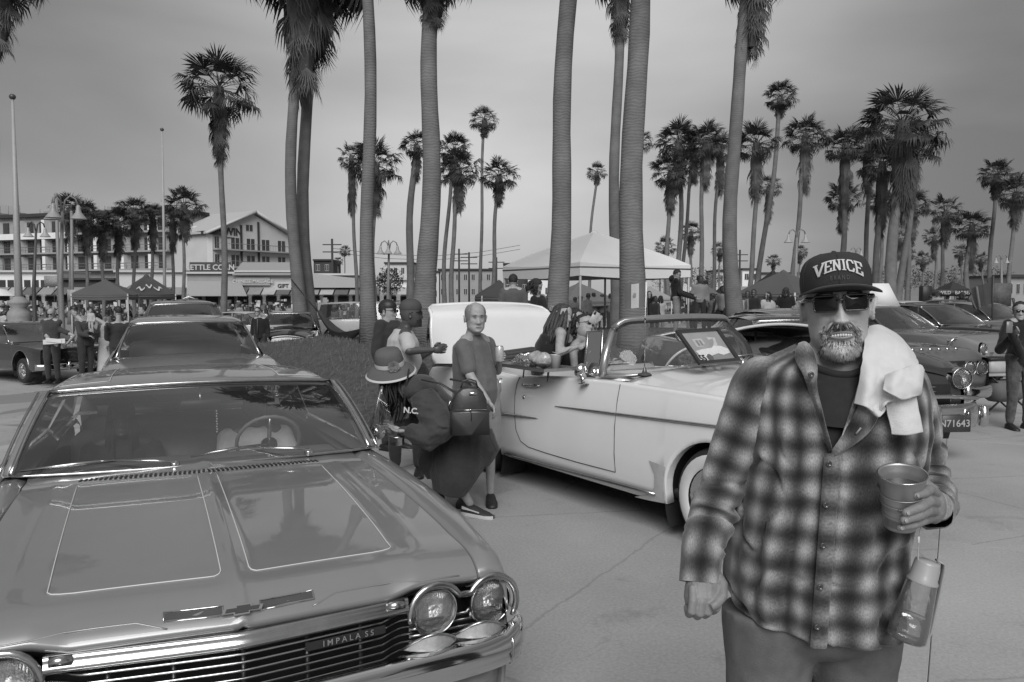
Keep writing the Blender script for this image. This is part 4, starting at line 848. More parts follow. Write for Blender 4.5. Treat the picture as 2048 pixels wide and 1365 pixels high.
def person(label, loc, rz=0, h=1.72, J=None, g=1.0, belly=0.0, skin=None, top=None, sleeves='short', bottom=None, legs='long', hair=None, hairlen=0, hat=None, hatm=None, glasses=False, face=0, vox=.012, tilt=0, shoes=None, group=None, hands=(0, 0), beard=None, headk={}, open_top=False, only_top=False, extra=None, haired=1, roll=0, nod=0):
    J = J or skeleton(h); s = J['s']; skin = skin or SKIN
    T_ = thing('person', label, 'person', loc, rz, group)
    HM = Matrix.Translation(J['head']) @ Matrix.Rotation(face, 4, 'Z') @ Matrix.Rotation(roll, 4, 'Y') @ Matrix.Rotation(nod, 4, 'X')
    b = MB(); torso(b, J, g * .93, -.006, belly=belly * .9)
    limb(b, J['neck'] + Vector((0, 0, -.05 * s)), J['head'] + HM.to_3x3() @ Vector((0, .02, -.07)) * s, .058 * s * g ** .5, .054 * s * g ** .5)
    for a, e, w_, sg in (('shl', 'ell', 'hal', 1), ('shr', 'elr', 'har', -1)):
        limb(b, J[a], J[e], .046 * s * g, .036 * s * g); limb(b, J[e], J[w_], .036 * s * g, .024 * s); limb(b, J[a].lerp(J['neck'], .5), J[a], .06 * s, .05 * s * g)
    if not only_top:
        for a, k, f in (('hil', 'knl', 'anl'), ('hir', 'knr', 'anr')): limb(b, J[a], J[k], .078 * s * g, .052 * s * g); limb(b, J[k], J[f], .05 * s, .034 * s)
    body = remesh(b, 'body', skin, T_, vox * 1.1, 5)
    # head and hands keep their fine shape and are merged into the same skin mesh
    b2 = MB(); head_mesh(b2, HM, s * 1.0, 40, 36, **headk)
    for a, e, w_, sg in (('shl', 'ell', 'hal', 1), ('shr', 'elr', 'har', -1)):
        d = (J[w_] - J[e]).normalized(); hand_simple(b2, J[w_] - d * .01, d, s, -sg, .5)
    me2 = b2.mesh('h', skin); fixn(me2); bm = bmesh.new(); bm.from_mesh(body.data); bm.from_mesh(me2); bm.to_mesh(body.data); bm.free(); body.data.polygons.foreach_set('use_smooth', [True] * len(body.data.polygons))
    top = top or cloth('grey shirt', .12)
    b = MB(); torso(b, J, g, .012, belly=belly, hem=J.get('hem'))
    rs = {'short': .78, 'long': 1.9, 'none': 0}[sleeves]
    for a, e, w_ in (('shl', 'ell', 'hal'), ('shr', 'elr', 'har')):
        if sleeves != 'none':
            limb(b, J['neck'].lerp(J[a], .5) + Vector((0, 0, -.03)), J[a], .064 * s, .060 * s * g)
            limb(b, J[a], J[a].lerp(J[e], min(1, rs)), .060 * s * g, .055 * s * g)
            if sleeves == 'long': limb(b, J[e], J[e].lerp(J[w_], .93), .057 * s * g, .040 * s * g)
    def wr(co): return co + Vector((mnoise.noise(co * 7), mnoise.noise(co * 7 + Vector((9, 0, 0))), 0)) * .010 + Vector((mnoise.noise(co * 19), mnoise.noise(co * 19 + Vector((5, 0, 0))), 0)) * .004
    remesh(b, 'shirt' if sleeves != 'none' else 'vest', top, T_, vox, 3, .5, wr)
    if not only_top:
        bottom = bottom or TROUSER; b = MB(); L_ = {'long': .97, 'shorts': .0, 'skirt': .5}[legs]
        for a, k, f in (('hil', 'knl', 'anl'), ('hir', 'knr', 'anr')):
            limb(b, J[a] + Vector((0, 0, .03)), J[k], .094 * s * g, (.068 if legs == 'long' else .085) * s * g)
            if legs == 'long': limb(b, J[k], J[k].lerp(J[f], .93), .066 * s * g, .052 * s)
        limb(b, J['hil'] + Vector((0, 0, .05)), J['hir'] + Vector((0, 0, .05)), .10 * s * g, .10 * s * g)
        remesh(b, {'long': 'trousers', 'shorts': 'shorts', 'skirt': 'skirt'}[legs], bottom, T_, vox, 3, .5, wr)
        for an, to in (('anl', 'tol'), ('anr', 'tor')): b = MB(); shoe(b, J[an], J[to], s); b.obj('shoe', shoes or BLACK, T_)
    hm = HM @ Matrix.Scale(s, 4)
    if hair and hairlen >= 0:
        b = MB(); rows = []
        for i in range(11):
            z = lerp(-.02 if not hairlen else -.05, .128, i / 10); k = sm(z, [-.06, 0, .05, .09, .115, .128], [.86, 1.0, 1.02, .82, .52, .05]); front = -.075 if z > .055 else -.012
            rows.append([(hm @ Vector((.084 * k * sin(a), max(front if z < .085 else -.1, -.094 * k * cos(a)) + (.012 if cos(a) < 0 else 0) + (.004), z + .004 * sin(7 * a + i)))) for a in np.linspace(0, 2 * pi, 25)[:-1]])
        b.grid(rows, True, True, True)
        o = b.obj('hair', hair, T_)
        if hairlen:
            b = MB(); rg2 = random.Random(int(loc[0] * 100) + 5)
            for k in range(46):
                a = rg2.uniform(.55, 2 * pi - .55); p = Vector((.078 * sin(a), -.09 * cos(a) + .012, rg2.uniform(-.03, .07))); L_ = hairlen * rg2.uniform(.8, 1.1)
                q = [hm @ p, hm @ (p + Vector((p.x * .25, p.y * .3, -L_ * .35))), hm @ (p + Vector((p.x * .3 + rg2.uniform(-.02, .02), p.y * .35 + rg2.uniform(-.02, .02), -L_ * .7))), hm @ (p + Vector((p.x * .15 + rg2.uniform(-.03, .03), p.y * .3 + rg2.uniform(-.02, .02), -L_))) ]
                b.tube(q, [.012, .019, .016, .004], 6, True, .6)
            b.obj('long_hair', hair, o)
    if hat == 'cap':
        b = MB(); rows = []
        for z, k in ((.030, 1.0), (.05, 1.03), (.08, .97), (.105, .78), (.122, .48), (.130, .06)): rows.append([hm @ Vector((.083 * k * sin(a), -.10 * k * cos(a) + .004, z)) for a in np.linspace(0, 2 * pi, 21)[:-1]])
        b.grid(rows, True, False, True); bill = [hm @ Vector((.072 * sin(a), -.088 - .075 * cos(a) ** .7 * 1, .034 - .006 * abs(sin(a)))) for a in np.linspace(-pi / 2 + .01, pi / 2 - .01, 13)]
        o = b.obj('cap', hatm or BLACK, T_); b = MB(); b.prism(bill, hm.to_3x3() @ Vector((0, .012, .007))); b.obj('peak', hatm or BLACK, o)
    if glasses:
        b = MB()
        for sx in (-1, 1): b.box(hm @ Vector((sx * .031, -.098, -.002)), (.047 * s, .006, .030 * s), HM.to_3x3(), bev=.004)
        for sx in (-1, 1): b.tube([hm @ Vector((sx * .055, -.096, .004)), hm @ Vector((sx * .078, .0, .004))], .003, 5)
        b.tube([hm @ Vector((-.02, -.1, .004)), hm @ Vector((.02, -.1, .004))], .003, 5); b.obj('sunglasses', mat('dark lens', .01, .1, coat=.5), T_)
    if beard:
        b = MB(); rows = []
        for i, z in enumerate(np.linspace(-.128, -.062, 7)):
            rows.append([hm @ Vector((x_, -(.099 - (x_ / .07) ** 2 * .075), z)) for x_ in np.linspace(-.058, .058, 11)])
        b.grid(rows); b.obj('beard', beard, T_)
    if extra: extra(T_, J, hm)
    return T_

# ------------------------------------------------------------------ the man in the plaid shirt
def plaid():
    m = bpy.data.materials.new('ombre plaid flannel'); m.use_nodes = True; t = m.node_tree; b = t.nodes['Principled BSDF']; n, l = t.nodes.new, t.links.new
    tc = n('ShaderNodeTexCoord'); sp = n('ShaderNodeSeparateXYZ')
    wn = n('ShaderNodeTexNoise'); wn.inputs['Scale'].default_value = 5; l(tc.outputs['UV'], wn.inputs[0])
    ad = n('ShaderNodeVectorMath'); ad.operation = 'MULTIPLY_ADD'; ad.inputs[1].default_value = (.02, .02, 0); l(wn.outputs[1], ad.inputs[0]); l(tc.outputs['UV'], ad.inputs[2]); l(ad.outputs[0], sp.inputs[0])
    def mth(op, *a):
        q = n('ShaderNodeMath'); q.operation = op
        for i, v in enumerate(a):
            if isinstance(v, (int, float)): q.inputs[i].default_value = v
            else: l(v, q.inputs[i])
        return q.outputs[0]
    def band(src, per, ph): # 0..1 soft wave
        return mth('MULTIPLY_ADD', mth('SINE', mth('MULTIPLY_ADD', src, 2 * pi / per, ph)), .5, .5)
    px, py = .078, .070
    bx, by = band(sp.outputs[0], px, .3), band(sp.outputs[1], py, 1.1)
    bx2 = band(sp.outputs[0], px * 2, .9)
    tone = mth('MULTIPLY', mth('MULTIPLY', mth('MULTIPLY_ADD', mth('POWER', bx, .85), -.80, 1), mth('MULTIPLY_ADD', mth('POWER', by, .85), -.80, 1)), .33)
    lt = mth('POWER', mth('SUBTRACT', 1, bx), 5); tone = mth('ADD', tone, mth('MULTIPLY', mth('MULTIPLY', lt, mth('POWER', bx2, 2)), .06))
    thr = n('ShaderNodeTexNoise'); thr.inputs['Scale'].default_value = 420; thr.inputs['Detail'].default_value = 2
    mpn = n('ShaderNodeMapping'); mpn.inputs['Scale'].default_value = (1, .35, 1); l(tc.outputs['UV'], mpn.inputs[0]); l(mpn.outputs[0], thr.inputs[0])
    tone = mth('MULTIPLY', tone, mth('MULTIPLY_ADD', thr.outputs[0], 1.5, .25))
    tone = mth('MAXIMUM', tone, .012); l(tone, b.inputs['Base Color'])
    b.inputs['Roughness'].default_value = .9; b.inputs['Specular IOR Level'].default_value = .15; b.inputs['Sheen Weight'].default_value = .3
    bp = n('ShaderNodeBump'); bp.inputs['Strength'].default_value = .3; bp.inputs['Distance'].default_value = .004; l(thr.outputs[0], bp.inputs['Height']); l(bp.outputs[0], b.inputs['Normal'])
    return m
PLAID = plaid()
DENIM = mat('grey denim', .115, .85, var=.25, scale=14, bump=.25, bscale=300)
BLACKTEE = mat('black cotton', .016, .9, var=.25, scale=40, bump=.1, bscale=500)
hero = thing('person', 'man in plaid shirt and black cap, smiling, holding a metal cup, nearest the camera', 'person', (at(1660, 1200, 2.0).x, 2.0, 0))
HO = hero.location.copy()
def hp(u, v, d): return at(u, v, d) - HO
HY = 2.0
RV = [690, 700, 715, 735, 760, 800, 850, 900, 950, 1000, 1050, 1100, 1150, 1200, 1290]
RL = [1606, 1585, 1550, 1516, 1502, 1496, 1494, 1492, 1486, 1477, 1468, 1460, 1456, 1457, 1462]
RR = [1742, 1762, 1795, 1825, 1842, 1850, 1850, 1845, 1838, 1828, 1817, 1808, 1808, 1812, 1806]
RD = [.075, .085, .10, .12, .130, .142, .152, .160, .170, .180, .186, .186, .182, .178, .17]
def uF(u, v, d): return 1024 + (u - 1024) * (HY - d) / HY
def vF(v, d): return 682.5 + (v - 682.5) * (HY - d) / HY
def row_at(v): return (sm(v, RV, RL), sm(v, RV, RR), sm(v, RV, RD))
SEAM = ([905, 1000, 1100, 1200, 1290], [1666, 1659, 1651, 1643, 1637])
def shirt_pt(a, v, inf=0.0):
    """a: angle round the body, 0 = front, growing towards image right; v: image row of that height at the body's plane"""
    l_, r_, d_ = row_at(v); cx = (l_ + r_) / 2; c = hp(cx, v, HY); hw = (r_ - l_) / 2 / F * HY + inf
    p = 2.35; x = math.copysign(abs(sin(a)) ** (2 / p), sin(a)) * hw; y = -math.copysign(abs(cos(a)) ** (2 / p), cos(a)) * (d_ + inf)
    return c + Vector((x, y + (.03 if cos(a) < 0 else 0), 0))
def hem_v(a): # hem: low in front and at the back, high at the sides
    return 1172 + 66 * abs(cos(a)) ** .75 + 8 * sin(a * 3)
b = MB(); b.uv = []; NA, NV = 150, 110; rows = []
for i in range(NV + 1):
    q = i / NV; row = []
    for j in range(NA + 1):
        t = j / NA; v0 = lerp(692, 1290, q)
        seam = sm(v0, *SEAM); l_, r_, d_ = row_at(v0); cxp = (l_ + r_) / 2; hwp = (r_ - l_) / 2
        # opening: edges of the V above the first fastened button
        vi = 682.5 + (v0 - 682.5) * HY / (HY - d_); seam = sm(vi, *SEAM)
        if vi < 905: oL, oR = lerp(1600, 1664, (vi - 690) / 215), lerp(1742, 1668, (vi - 690) / 215)
        else: oL, oR = seam - 4, seam + 12
        oL, oR = uF(oL, 0, d_), uF(oR, 0, d_)
        aR = math.asin(max(-.97, min(.97, (oR - cxp) / hwp)) ** 1) if True else 0; aL = math.asin(max(-.97, min(.97, (oL - cxp) / hwp)))
        f = lambda a_: math.copysign(abs(sin(a_)) ** (2.35 / 2), a_) if abs(a_) < pi / 2 else a_
        aR = math.asin(max(-.98, min(.98, math.copysign(abs((oR - cxp) / hwp) ** (2.35 / 2), oR - cxp)))); aL = math.asin(max(-.98, min(.98, math.copysign(abs((oL - cxp) / hwp) ** (2.35 / 2), oL - cxp))))
        a = aR + (2 * pi + aL - aR) * t
        v = lerp(692, hem_v(a), q) if v0 > 905 else v0
        v = v0 if v0 <= 1000 else lerp(1000, hem_v(a), (v0 - 1000) / 290)
        p = shirt_pt(a, v)
        n_ = Vector((sin(a), -cos(a), 0))
        k = min(1, max(0, (v - 720) / 200))
        x_, z_ = a * .24, p.z
        fold = .012 * mnoise.noise(Vector((x_ * 9, z_ * 2.2, 1))) + .009 * mnoise.noise(Vector((x_ * 20 + z_ * 3, z_ * 4, 7))) + .003 * mnoise.noise(Vector((x_ * 55, z_ * 25, 3)))
        low = min(1, max(0, (v - 950) / 300)); fold += low * (.014 * sin(x_ * 44 + 3 * mnoise.noise(Vector((x_ * 5, z_ * 4, 0)))) * (.5 + mnoise.noise(Vector((x_ * 6, 0, 4)))))
        rid = abs(mnoise.noise(Vector((x_ * 8 + z_ * 5, z_ * 6 - x_ * 3, 11)))); fold -= .010 * exp(-(rid / .07) ** 2) * k
        p += n_ * fold * (.35 + .65 * k)
        if t < .02: p += Vector((0, -.006, 0))
        row.append(p); b.uv.append((a * .235 + .012 * fold * 50, p.z))
    rows.append(row)
b.grid(rows); shirt = b.obj('shirt', PLAID, hero)
md = shirt.modifiers.new('thick', 'SOLIDIFY'); md.thickness = .003; md.offset = -1
# button placket, buttons, open collar and lapels
pb = MB(); pb.uv = []; rows = []
for i in range(60):
    vi = lerp(898, 1284, i / 59); sx = sm(vi, *SEAM); v = vF(vi, row_at(vi)[2]); rows.append([]); 
    for k in range(7):
        l_, r_, d_ = row_at(v); u = uF(sx - 15 + k * 5.2, 0, d_); cxp = (l_ + r_) / 2; hwp = (r_ - l_) / 2; a = math.asin(math.copysign(abs((u - cxp) / hwp) ** (2.35 / 2), u - cxp))
        p = shirt_pt(a, v, .016 + (.003 if 0 < k < 6 else -.006) + .002 * mnoise.noise(Vector((k * .3, v * .05, 0)))); rows[-1].append(p); pb.uv.append((.049 + .014 * (k - 3) / 7 + .053, p.z))
pb.grid(rows); plk = pb.obj('button_placket', PLAID, hero)
for vi in (918, 1000, 1079, 1160, 1240):
    v = vF(vi, row_at(vi)[2]); l_, r_, d_ = row_at(v); u = uF(sm(vi, *SEAM) + 1, 0, d_ + .02); cxp = (l_ + r_) / 2; hwp = (r_ - l_) / 2; a = math.asin(math.copysign(abs((u - cxp) / hwp) ** (2.35 / 2), u - cxp)); p = shirt_pt(a, v, .0215)
    q = MB().lathe([(.0008, .0012), (.0035, .0012), (.0045, .0028), (.0062, .003), (.0072, .001), (.007, 0)], p, 18, Matrix.Rotation(pi / 2, 3, 'X')); q.obj('button', mat('dark horn button', .05, .25, coat=.4, var=.4, scale=200), plk)
def sheet(rows, name, m, parent, n=6, thick=.004, amp=.004, sc=18, seed=0, uv=None):
    """cloth laid through control rows of (u, v, depth)"""
    C_ = [[hp(*p) for p in r] for r in rows]; nr, nc = len(C_), len(C_[0]); R_, K_ = (nr - 1) * n + 1, (nc - 1) * n + 1
    def cr1(P, t):
        k = min(int(t), len(P) - 2); f = t - k; p0, p1, p2, p3 = P[max(k - 1, 0)], P[k], P[k + 1], P[min(k + 2, len(P) - 1)]
        return p1 * 1.0 + (p2 - p0) * .5 * f + (p0 - p1 * 2.5 + p2 * 2 - p3 * .5) * f * f + (p1 * 1.5 - p2 * 1.5 + p3 * .5 - p0 * .5) * f ** 3
    G_ = []
    for i in range(R_):
        col = [cr1([C_[r][c] for r in range(nr)], i / n) for c in range(nc)]; row = []
        for j in range(K_):
            p = cr1(col, j / n); p = p + Vector((0, 1, 0)) * amp * (mnoise.noise(p * sc + Vector((seed, 0, 0))) + .4 * mnoise.noise(p * sc * 3 + Vector((seed, 5, 0)))); row.append(p)
        G_.append(row)
    q = MB(); q.grid(G_)
    if uv: q.uv = [(p.x + uv[0], p.z + uv[1]) for r in G_ for p in r]
    o = q.obj(name, m, parent); md = o.modifiers.new('t', 'SOLIDIFY'); md.thickness = thick; md.offset = 0; return o
sheet([[(1598, 688, 1.93), (1612, 684, 1.90), (1626, 700, 1.885)], [(1590, 715, 1.90), (1613, 718, 1.872), (1634, 732, 1.862)], [(1608, 752, 1.875), (1622, 758, 1.85), (1633, 768, 1.852)], [(1626, 800, 1.865), (1634, 803, 1.843), (1640, 808, 1.848)], [(1660, 900, 1.845), (1663, 902, 1.834), (1665, 905, 1.838)]], 'collar_edge', PLAID, hero, uv=(.01, 0))
sheet([[(1735, 760, 1.86), (1752, 775, 1.85), (1764, 790, 1.87)], [(1715, 815, 1.85), (1737, 832, 1.835), (1755, 838, 1.85)], [(1690, 862, 1.845), (1712, 872, 1.828), (1730, 872, 1.84)], [(1667, 900, 1.84), (1674, 908, 1.826), (1685, 905, 1.835)], [(1664, 915, 1.838), (1668, 918, 1.828), (1672, 920, 1.834)]], 'open_lapel', PLAID, hero, uv=(.03, .02))
q = MB().tube([hp(1712, 868, 1.822), hp(1722, 856, 1.822)], .0022, 6); q.obj('button_hole', mat('pale thread', .25, .8), hero)
q = MB().lathe([(.0008, .0012), (.0045, .0028), (.0065, .003), (.0075, .001), (.007, 0)], hp(1622, 750, 1.842), 16, Matrix.Rotation(pi / 2, 3, 'X')); q.obj('button', mat('dark horn button', .05, .25, coat=.4), hero)
# sleeves
def sleeve(path, rs, name, seed, creases, uvo=0.0):
    q = MB(); q.uv = []; P = [hp(*p) for p in path]; n = 34; NR = 90; rows = []; prev = Vector((0, -1, 0))
    L_ = len(P) - 1; s_ = 0; last = None
    for i in range(NR + 1):
        t = i / NR * L_; k = min(int(t), L_ - 1); f = t - k; p0, p1, p2, p3 = P[max(k - 1, 0)], P[k], P[k + 1], P[min(k + 2, L_)]
        c = p1 + (p2 - p0) * .5 * f + (p0 - p1 * 2.5 + p2 * 2 - p3 * .5) * f * f + (p1 * 1.5 - p2 * 1.5 + p3 * .5 - p0 * .5) * f ** 3
        tg = ((p2 - p0) * .5 + (p0 - p1 * 2.5 + p2 * 2 - p3 * .5) * 2 * f + (p1 * 1.5 - p2 * 1.5 + p3 * .5 - p0 * .5) * 3 * f * f).normalized()
        if last is not None: s_ += (c - last).length
        last = c; r = sm(t, list(range(len(rs))), rs); a_ = (prev - tg * prev.dot(tg)).normalized(); b_ = tg.cross(a_); prev = a_; row = []
        for j in range(n + 1):
            an = 2 * pi * j / n + pi; d = a_ * cos(an) + b_ * sin(an)
            w_ = .006 * mnoise.noise(Vector((cos(an) * 1.5, sin(an) * 1.5, s_ * 9 + seed))) + .003 * mnoise.noise(Vector((cos(an) * 4, sin(an) * 4, s_ * 22 + seed)))
            for (s0, am, wd, ph) in creases: w_ += am * (-exp(-((s_ - s0 - .02 * sin(an * 1 + ph)) / wd) ** 2) + .8 * exp(-((s_ - s0 - wd * 2 - .02 * sin(an + ph)) / (wd * 1.3)) ** 2)) * (.6 + .4 * cos(an + ph))
            row.append(c + d * (r + w_)); q.uv.append((an * .055 + uvo, -s_))
        rows.append(row)
    q.grid(rows); o = q.obj(name, PLAID, hero); return rows
rl = sleeve([(1560, 748, 2.01), (1518, 768, 2.0), (1495, 830, 2.0), (1470, 900, 2.0), (1440, 975, 1.99), (1422, 1040, 1.96), (1408, 1090, 1.90), (1403, 1130, 1.87), (1402, 1166, 1.855)], [.040, .062, .064, .060, .057, .059, .050, .047, .0475], 'sleeve', 0, [(.33, .014, .012, 0), (.385, .012, .010, 1.2), (.44, .008, .009, .5), (.50, .006, .006, 2)], .02)
rr = sleeve([(1775, 752, 2.02), (1806, 775, 2.01), (1832, 835, 2.02), (1846, 895, 2.03), (1856, 945, 2.02), (1864, 990, 1.96), (1866, 1018, 1.87), (1864, 1020, 1.81)], [.045, .062, .054, .050, .048, .052, .048, .042], 'sleeve', 5, [(.20, .010, .010, 2), (.25, .012, .010, 2.5), (.30, .012, .010, 2.2), (.36, .010, .010, 0), (.41, .009, .009, 1), (.46, .006, .008, 1)], .05)
# dark T-shirt under the open front
b = MB(); rows = []
for v in np.linspace(752, 1010, 22):
    rows.append([shirt_pt(a, max(v, 700), -.020 - .004 * (v < 720)) for a in np.linspace(-1.5, 1.5, 41)])
b.grid(rows)
b.obj('t_shirt', BLACKTEE, hero)
b = MB(); nk = []
for a in np.linspace(-1.9, 1.9, 31): c = hp(1678, 0, 1.93); nk.append(Vector((hp(1679, 700, 1.93).x + .073 * sin(a), -.055 + .035 - .085 * cos(a), hp(1679, 748, 1.9).z - .003 + .052 * (1 - cos(a)) * .75)))
b.tube(nk, .009, 8, flat=1.2); b.obj('t_shirt_collar', BLACKTEE, hero)
b = MB(); b.grid([[p + Vector((0, -.002, 0)) for p in nk], [Vector((p.x * 1.0 + (p.x - nk[15].x) * .55, p.y + .0 - .035 * max(0, cos(a)), p.z - .045 - .01 * abs(sin(a)))) for p, a in zip(nk, np.linspace(-1.9, 1.9, 31))], [Vector((p.x + (p.x - nk[15].x) * .9, p.y - .045 * max(0, cos(a)) + .0, p.z - .12)) for p, a in zip(nk, np.linspace(-1.9, 1.9, 31))]]); b.obj('t_shirt_yoke', BLACKTEE, hero)
# jeans
b = MB()
for (path, rs) in (([(1545, 1220, 2.0), (1540, 1330, 1.99), (1530, 1480, 1.95), (1520, 1900, 2.0), (1525, 2050, 2.02)], [.125, .105, .095, .075, .07]), ([(1700, 1220, 2.02), (1698, 1330, 2.04), (1700, 1480, 2.05), (1705, 1900, 2.1), (1700, 2010, 2.12)], [.13, .115, .098, .075, .07])):
    b.tube([hp(*p) for p in path], rs, 22, True, 1.0)
b.ell(hp(1622, 1235, 2.0), (.205, .145, .10), n=24, m=12)
def jr(co): return co + Vector((mnoise.noise(co * 6), mnoise.noise(co * 6 + Vector((3, 0, 0))), 0)) * .012 + Vector((0, 1, 0)) * .006 * mnoise.noise(Vector((co.x * 30, co.y * 10, co.z * 18)))
remesh(b, 'jeans', DENIM, hero, .010, 4, .5, jr)
for (an, to) in ((hp(1525, 2035, 2.02), hp(1515, 2080, 1.86)), (hp(1700, 2010, 2.12), hp(1710, 2060, 1.96))):
    an.z, to.z = .08, .03; b = MB(); shoe(b, an, to, 1.15); b.obj('shoe', BLACK, hero)
# ---- head
HC = hp(1673, 606, 1.985); HR = Matrix.Translation(HC) @ Matrix.Rotation(rad(-4), 4, 'Y') @ Matrix.Rotation(rad(-17), 4, 'Z') @ Matrix.Rotation(rad(-3), 4, 'X')
b = MB(); head_mesh(b, HR, 1.0, 110, 120, fat=.99, jaw=1.10, feat=1.55)
b.tube([HR @ Vector((0, .03, -.05)), HR @ Vector((0, .02, -.12)), hp(1680, 740, 2.0), hp(1680, 790, 2.02)], [.060, .066, .070, .085], 26)
b.tube([hp(1560, 760, 2.02), hp(1620, 730, 2.02), hp(1680, 722, 2.02), hp(1740, 730, 2.02), hp(1800, 760, 2.02)], [.05, .055, .06, .055, .05], 14)
body = remesh(b, 'body', mat('face skin', .42, .5, var=.16, scale=38, bump=.22, bscale=260, spec=.4), hero, .0028, 3, .4)  # face skin colour lightened to offset the shade under the cap peak
hm = HR
# teeth and mouth
mo = MB(); mo.grid([[HR @ Vector((x_, -.0935 + (x_ / .032) ** 2 * .010, -.0795 + z_ * sqrt(max(0, 1 - (x_ / .0275) ** 2)) - .0015 * (x_ / .027) ** 2)) for x_ in np.linspace(-.0265, .0265, 17)] for z_ in np.linspace(-.0055, .0065, 5)]); mo.obj('mouth', mat('mouth inside', .05, .5), hero)
for k in range(8):
    x_ = (k - 3.5) * .0058; t_ = MB().box(HR @ Vector((x_, -.0965 + (x_ / .032) ** 2 * .009, -.0785 - .0005 * abs(k - 3.5))), (.0053, .004, .0085 - .0006 * abs(k - 3.5)), bev=.0015); t_.obj('tooth', mat('teeth', .62, .25, coat=.3, var=.05), hero)
for sg, z0, r_ in ((1, -.0722, .0026), (-1, -.0862, .0031)):
    l_ = MB(); l_.tube([HR @ Vector((x_, -.0975 + (x_ / .032) ** 2 * .012, z0 - sg * .0045 * (x_ / .027) ** 2)) for x_ in np.linspace(-.029, .029, 13)], [.001] + [r_] * 11 + [.001], 8); l_.obj('lip', mat('lip skin', .2, .45, var=.1, scale=60), hero)
for sx in (-1, 1):
    fo = MB(); fo.tube([HR @ Vector((sx * x_, -y_, z_)) for x_, y_, z_ in ((.017, .100, -.046), (.025, .0985, -.053), (.031, .0945, -.062), (.0345, .091, -.071))], [.0012, .0036, .0034, .001], 8); fo.obj('smile_fold', SKIN, hero)
# goatee: single hairs
BEARD_L, BEARD_D = mat('white beard hair', .52, .6, var=.2, scale=200), mat('dark beard hair', .05, .6, var=.4, scale=200)
from mathutils.bvhtree import BVHTree
bv = BVHTree.FromPolygons([v.co for v in body.data.vertices], [p.vertices[:] for p in body.data.polygons])
rg = random.Random(11); bl_, bd_ = MB(), MB(); inv = HR.inverted().to_3x3()
cnt = 0
while cnt < 11000:
    x_, z_ = rg.uniform(-.052, .052), rg.uniform(-.137, -.052)
    dens = 0
    chin = 1 / (1 + exp((((x_ / .041) ** 2 + ((z_ + .113) / .024) ** 2) - 1) / .16)); dens = chin
    mous = exp(-((abs(z_ - (-.0625 - .5 * max(0, abs(x_) - .012) * .6))) / .0072) ** 2) * 1.0 if abs(x_) < .038 else 0
    sidep = exp(-((abs(x_) - .0345) / .0055) ** 2) if -.105 < z_ < -.064 else 0
    soul = exp(-(x_ / .010) ** 2) if -.105 < z_ < -.092 else 0
    dens = max(dens, mous * 1.0, sidep * .95, soul * .9)
    if -.093 < z_ < -.068 and abs(x_) < .029: dens = 0
    if rg.random() > dens: continue
    o_ = HR @ Vector((x_, -.25, z_)); dr = (HR.to_3x3() @ Vector((0, 1, 0))).normalized(); hit = bv.ray_cast(o_, dr)
    if hit[0] is None or (hit[0] - o_).length > .30: 
        cnt += 1; continue
    p, n_ = hit[0], hit[1]; n_ = n_ if n_.dot(dr) < 0 else -n_
    down = HR.to_3x3() @ Vector((x_ * 4 + rg.uniform(-.35, .35), -.1, -1 + .0)); 
    if z_ > -.07: down = HR.to_3x3() @ Vector((math.copysign(.55, x_) + rg.uniform(-.3, .3), -.1, -.8))
    L_ = rg.uniform(.008, .016) * (1.35 if chin > .5 else .8); tip = p + (n_ * .45 + down.normalized() * .85).normalized() * L_; mid_ = p.lerp(tip, .5) + n_ * L_ * .12
    light = rg.random() < (.78 if chin > .3 and z_ < -.10 and abs(x_) < .033 else .42 if chin > .2 else .40)
    q = bl_ if light else bd_; w_ = .0005; sd = n_.cross(down).normalized() * w_; o0 = len(q.v)
    q.v += [tuple(p - sd), tuple(p + sd), tuple(mid_ + sd * .8), tuple(mid_ - sd * .8), tuple(tip)]; q.f += [(o0, o0 + 1, o0 + 2, o0 + 3), (o0 + 3, o0 + 2, o0 + 4)]; q.m += [0, 0]; cnt += 1
gt = bd_.obj('goatee', BEARD_D, hero, fix=False); gt['kind'] = 'stuff'; g2 = bl_.obj('goatee', BEARD_L, hero, fix=False); g2['kind'] = 'stuff'
# stubble and eyebrows
eb = MB()
for k in range(500):
    sx = rg.choice((-1, 1)); t_ = rg.random(); x_ = sx * (.014 + .036 * t_); z_ = .0195 + .004 * sin(pi * t_) + rg.uniform(-.003, .003); hit = bv.ray_cast(HR @ Vector((x_, -.25, z_)), HR.to_3x3() @ Vector((0, 1, 0)))
    if hit[0] is None: continue
    p = hit[0]; tip = p + HR.to_3x3() @ Vector((sx * .006, -.002, .003 * (1 - 2 * t_))); o0 = len(eb.v); eb.v += [tuple(p), tuple(p + Vector((0, 0, .0012))), tuple(tip)]; eb.f.append((o0, o0 + 1, o0 + 2)); eb.m.append(0)
e_ = eb.obj('eyebrows', BEARD_D, hero, fix=False); e_['kind'] = 'stuff'
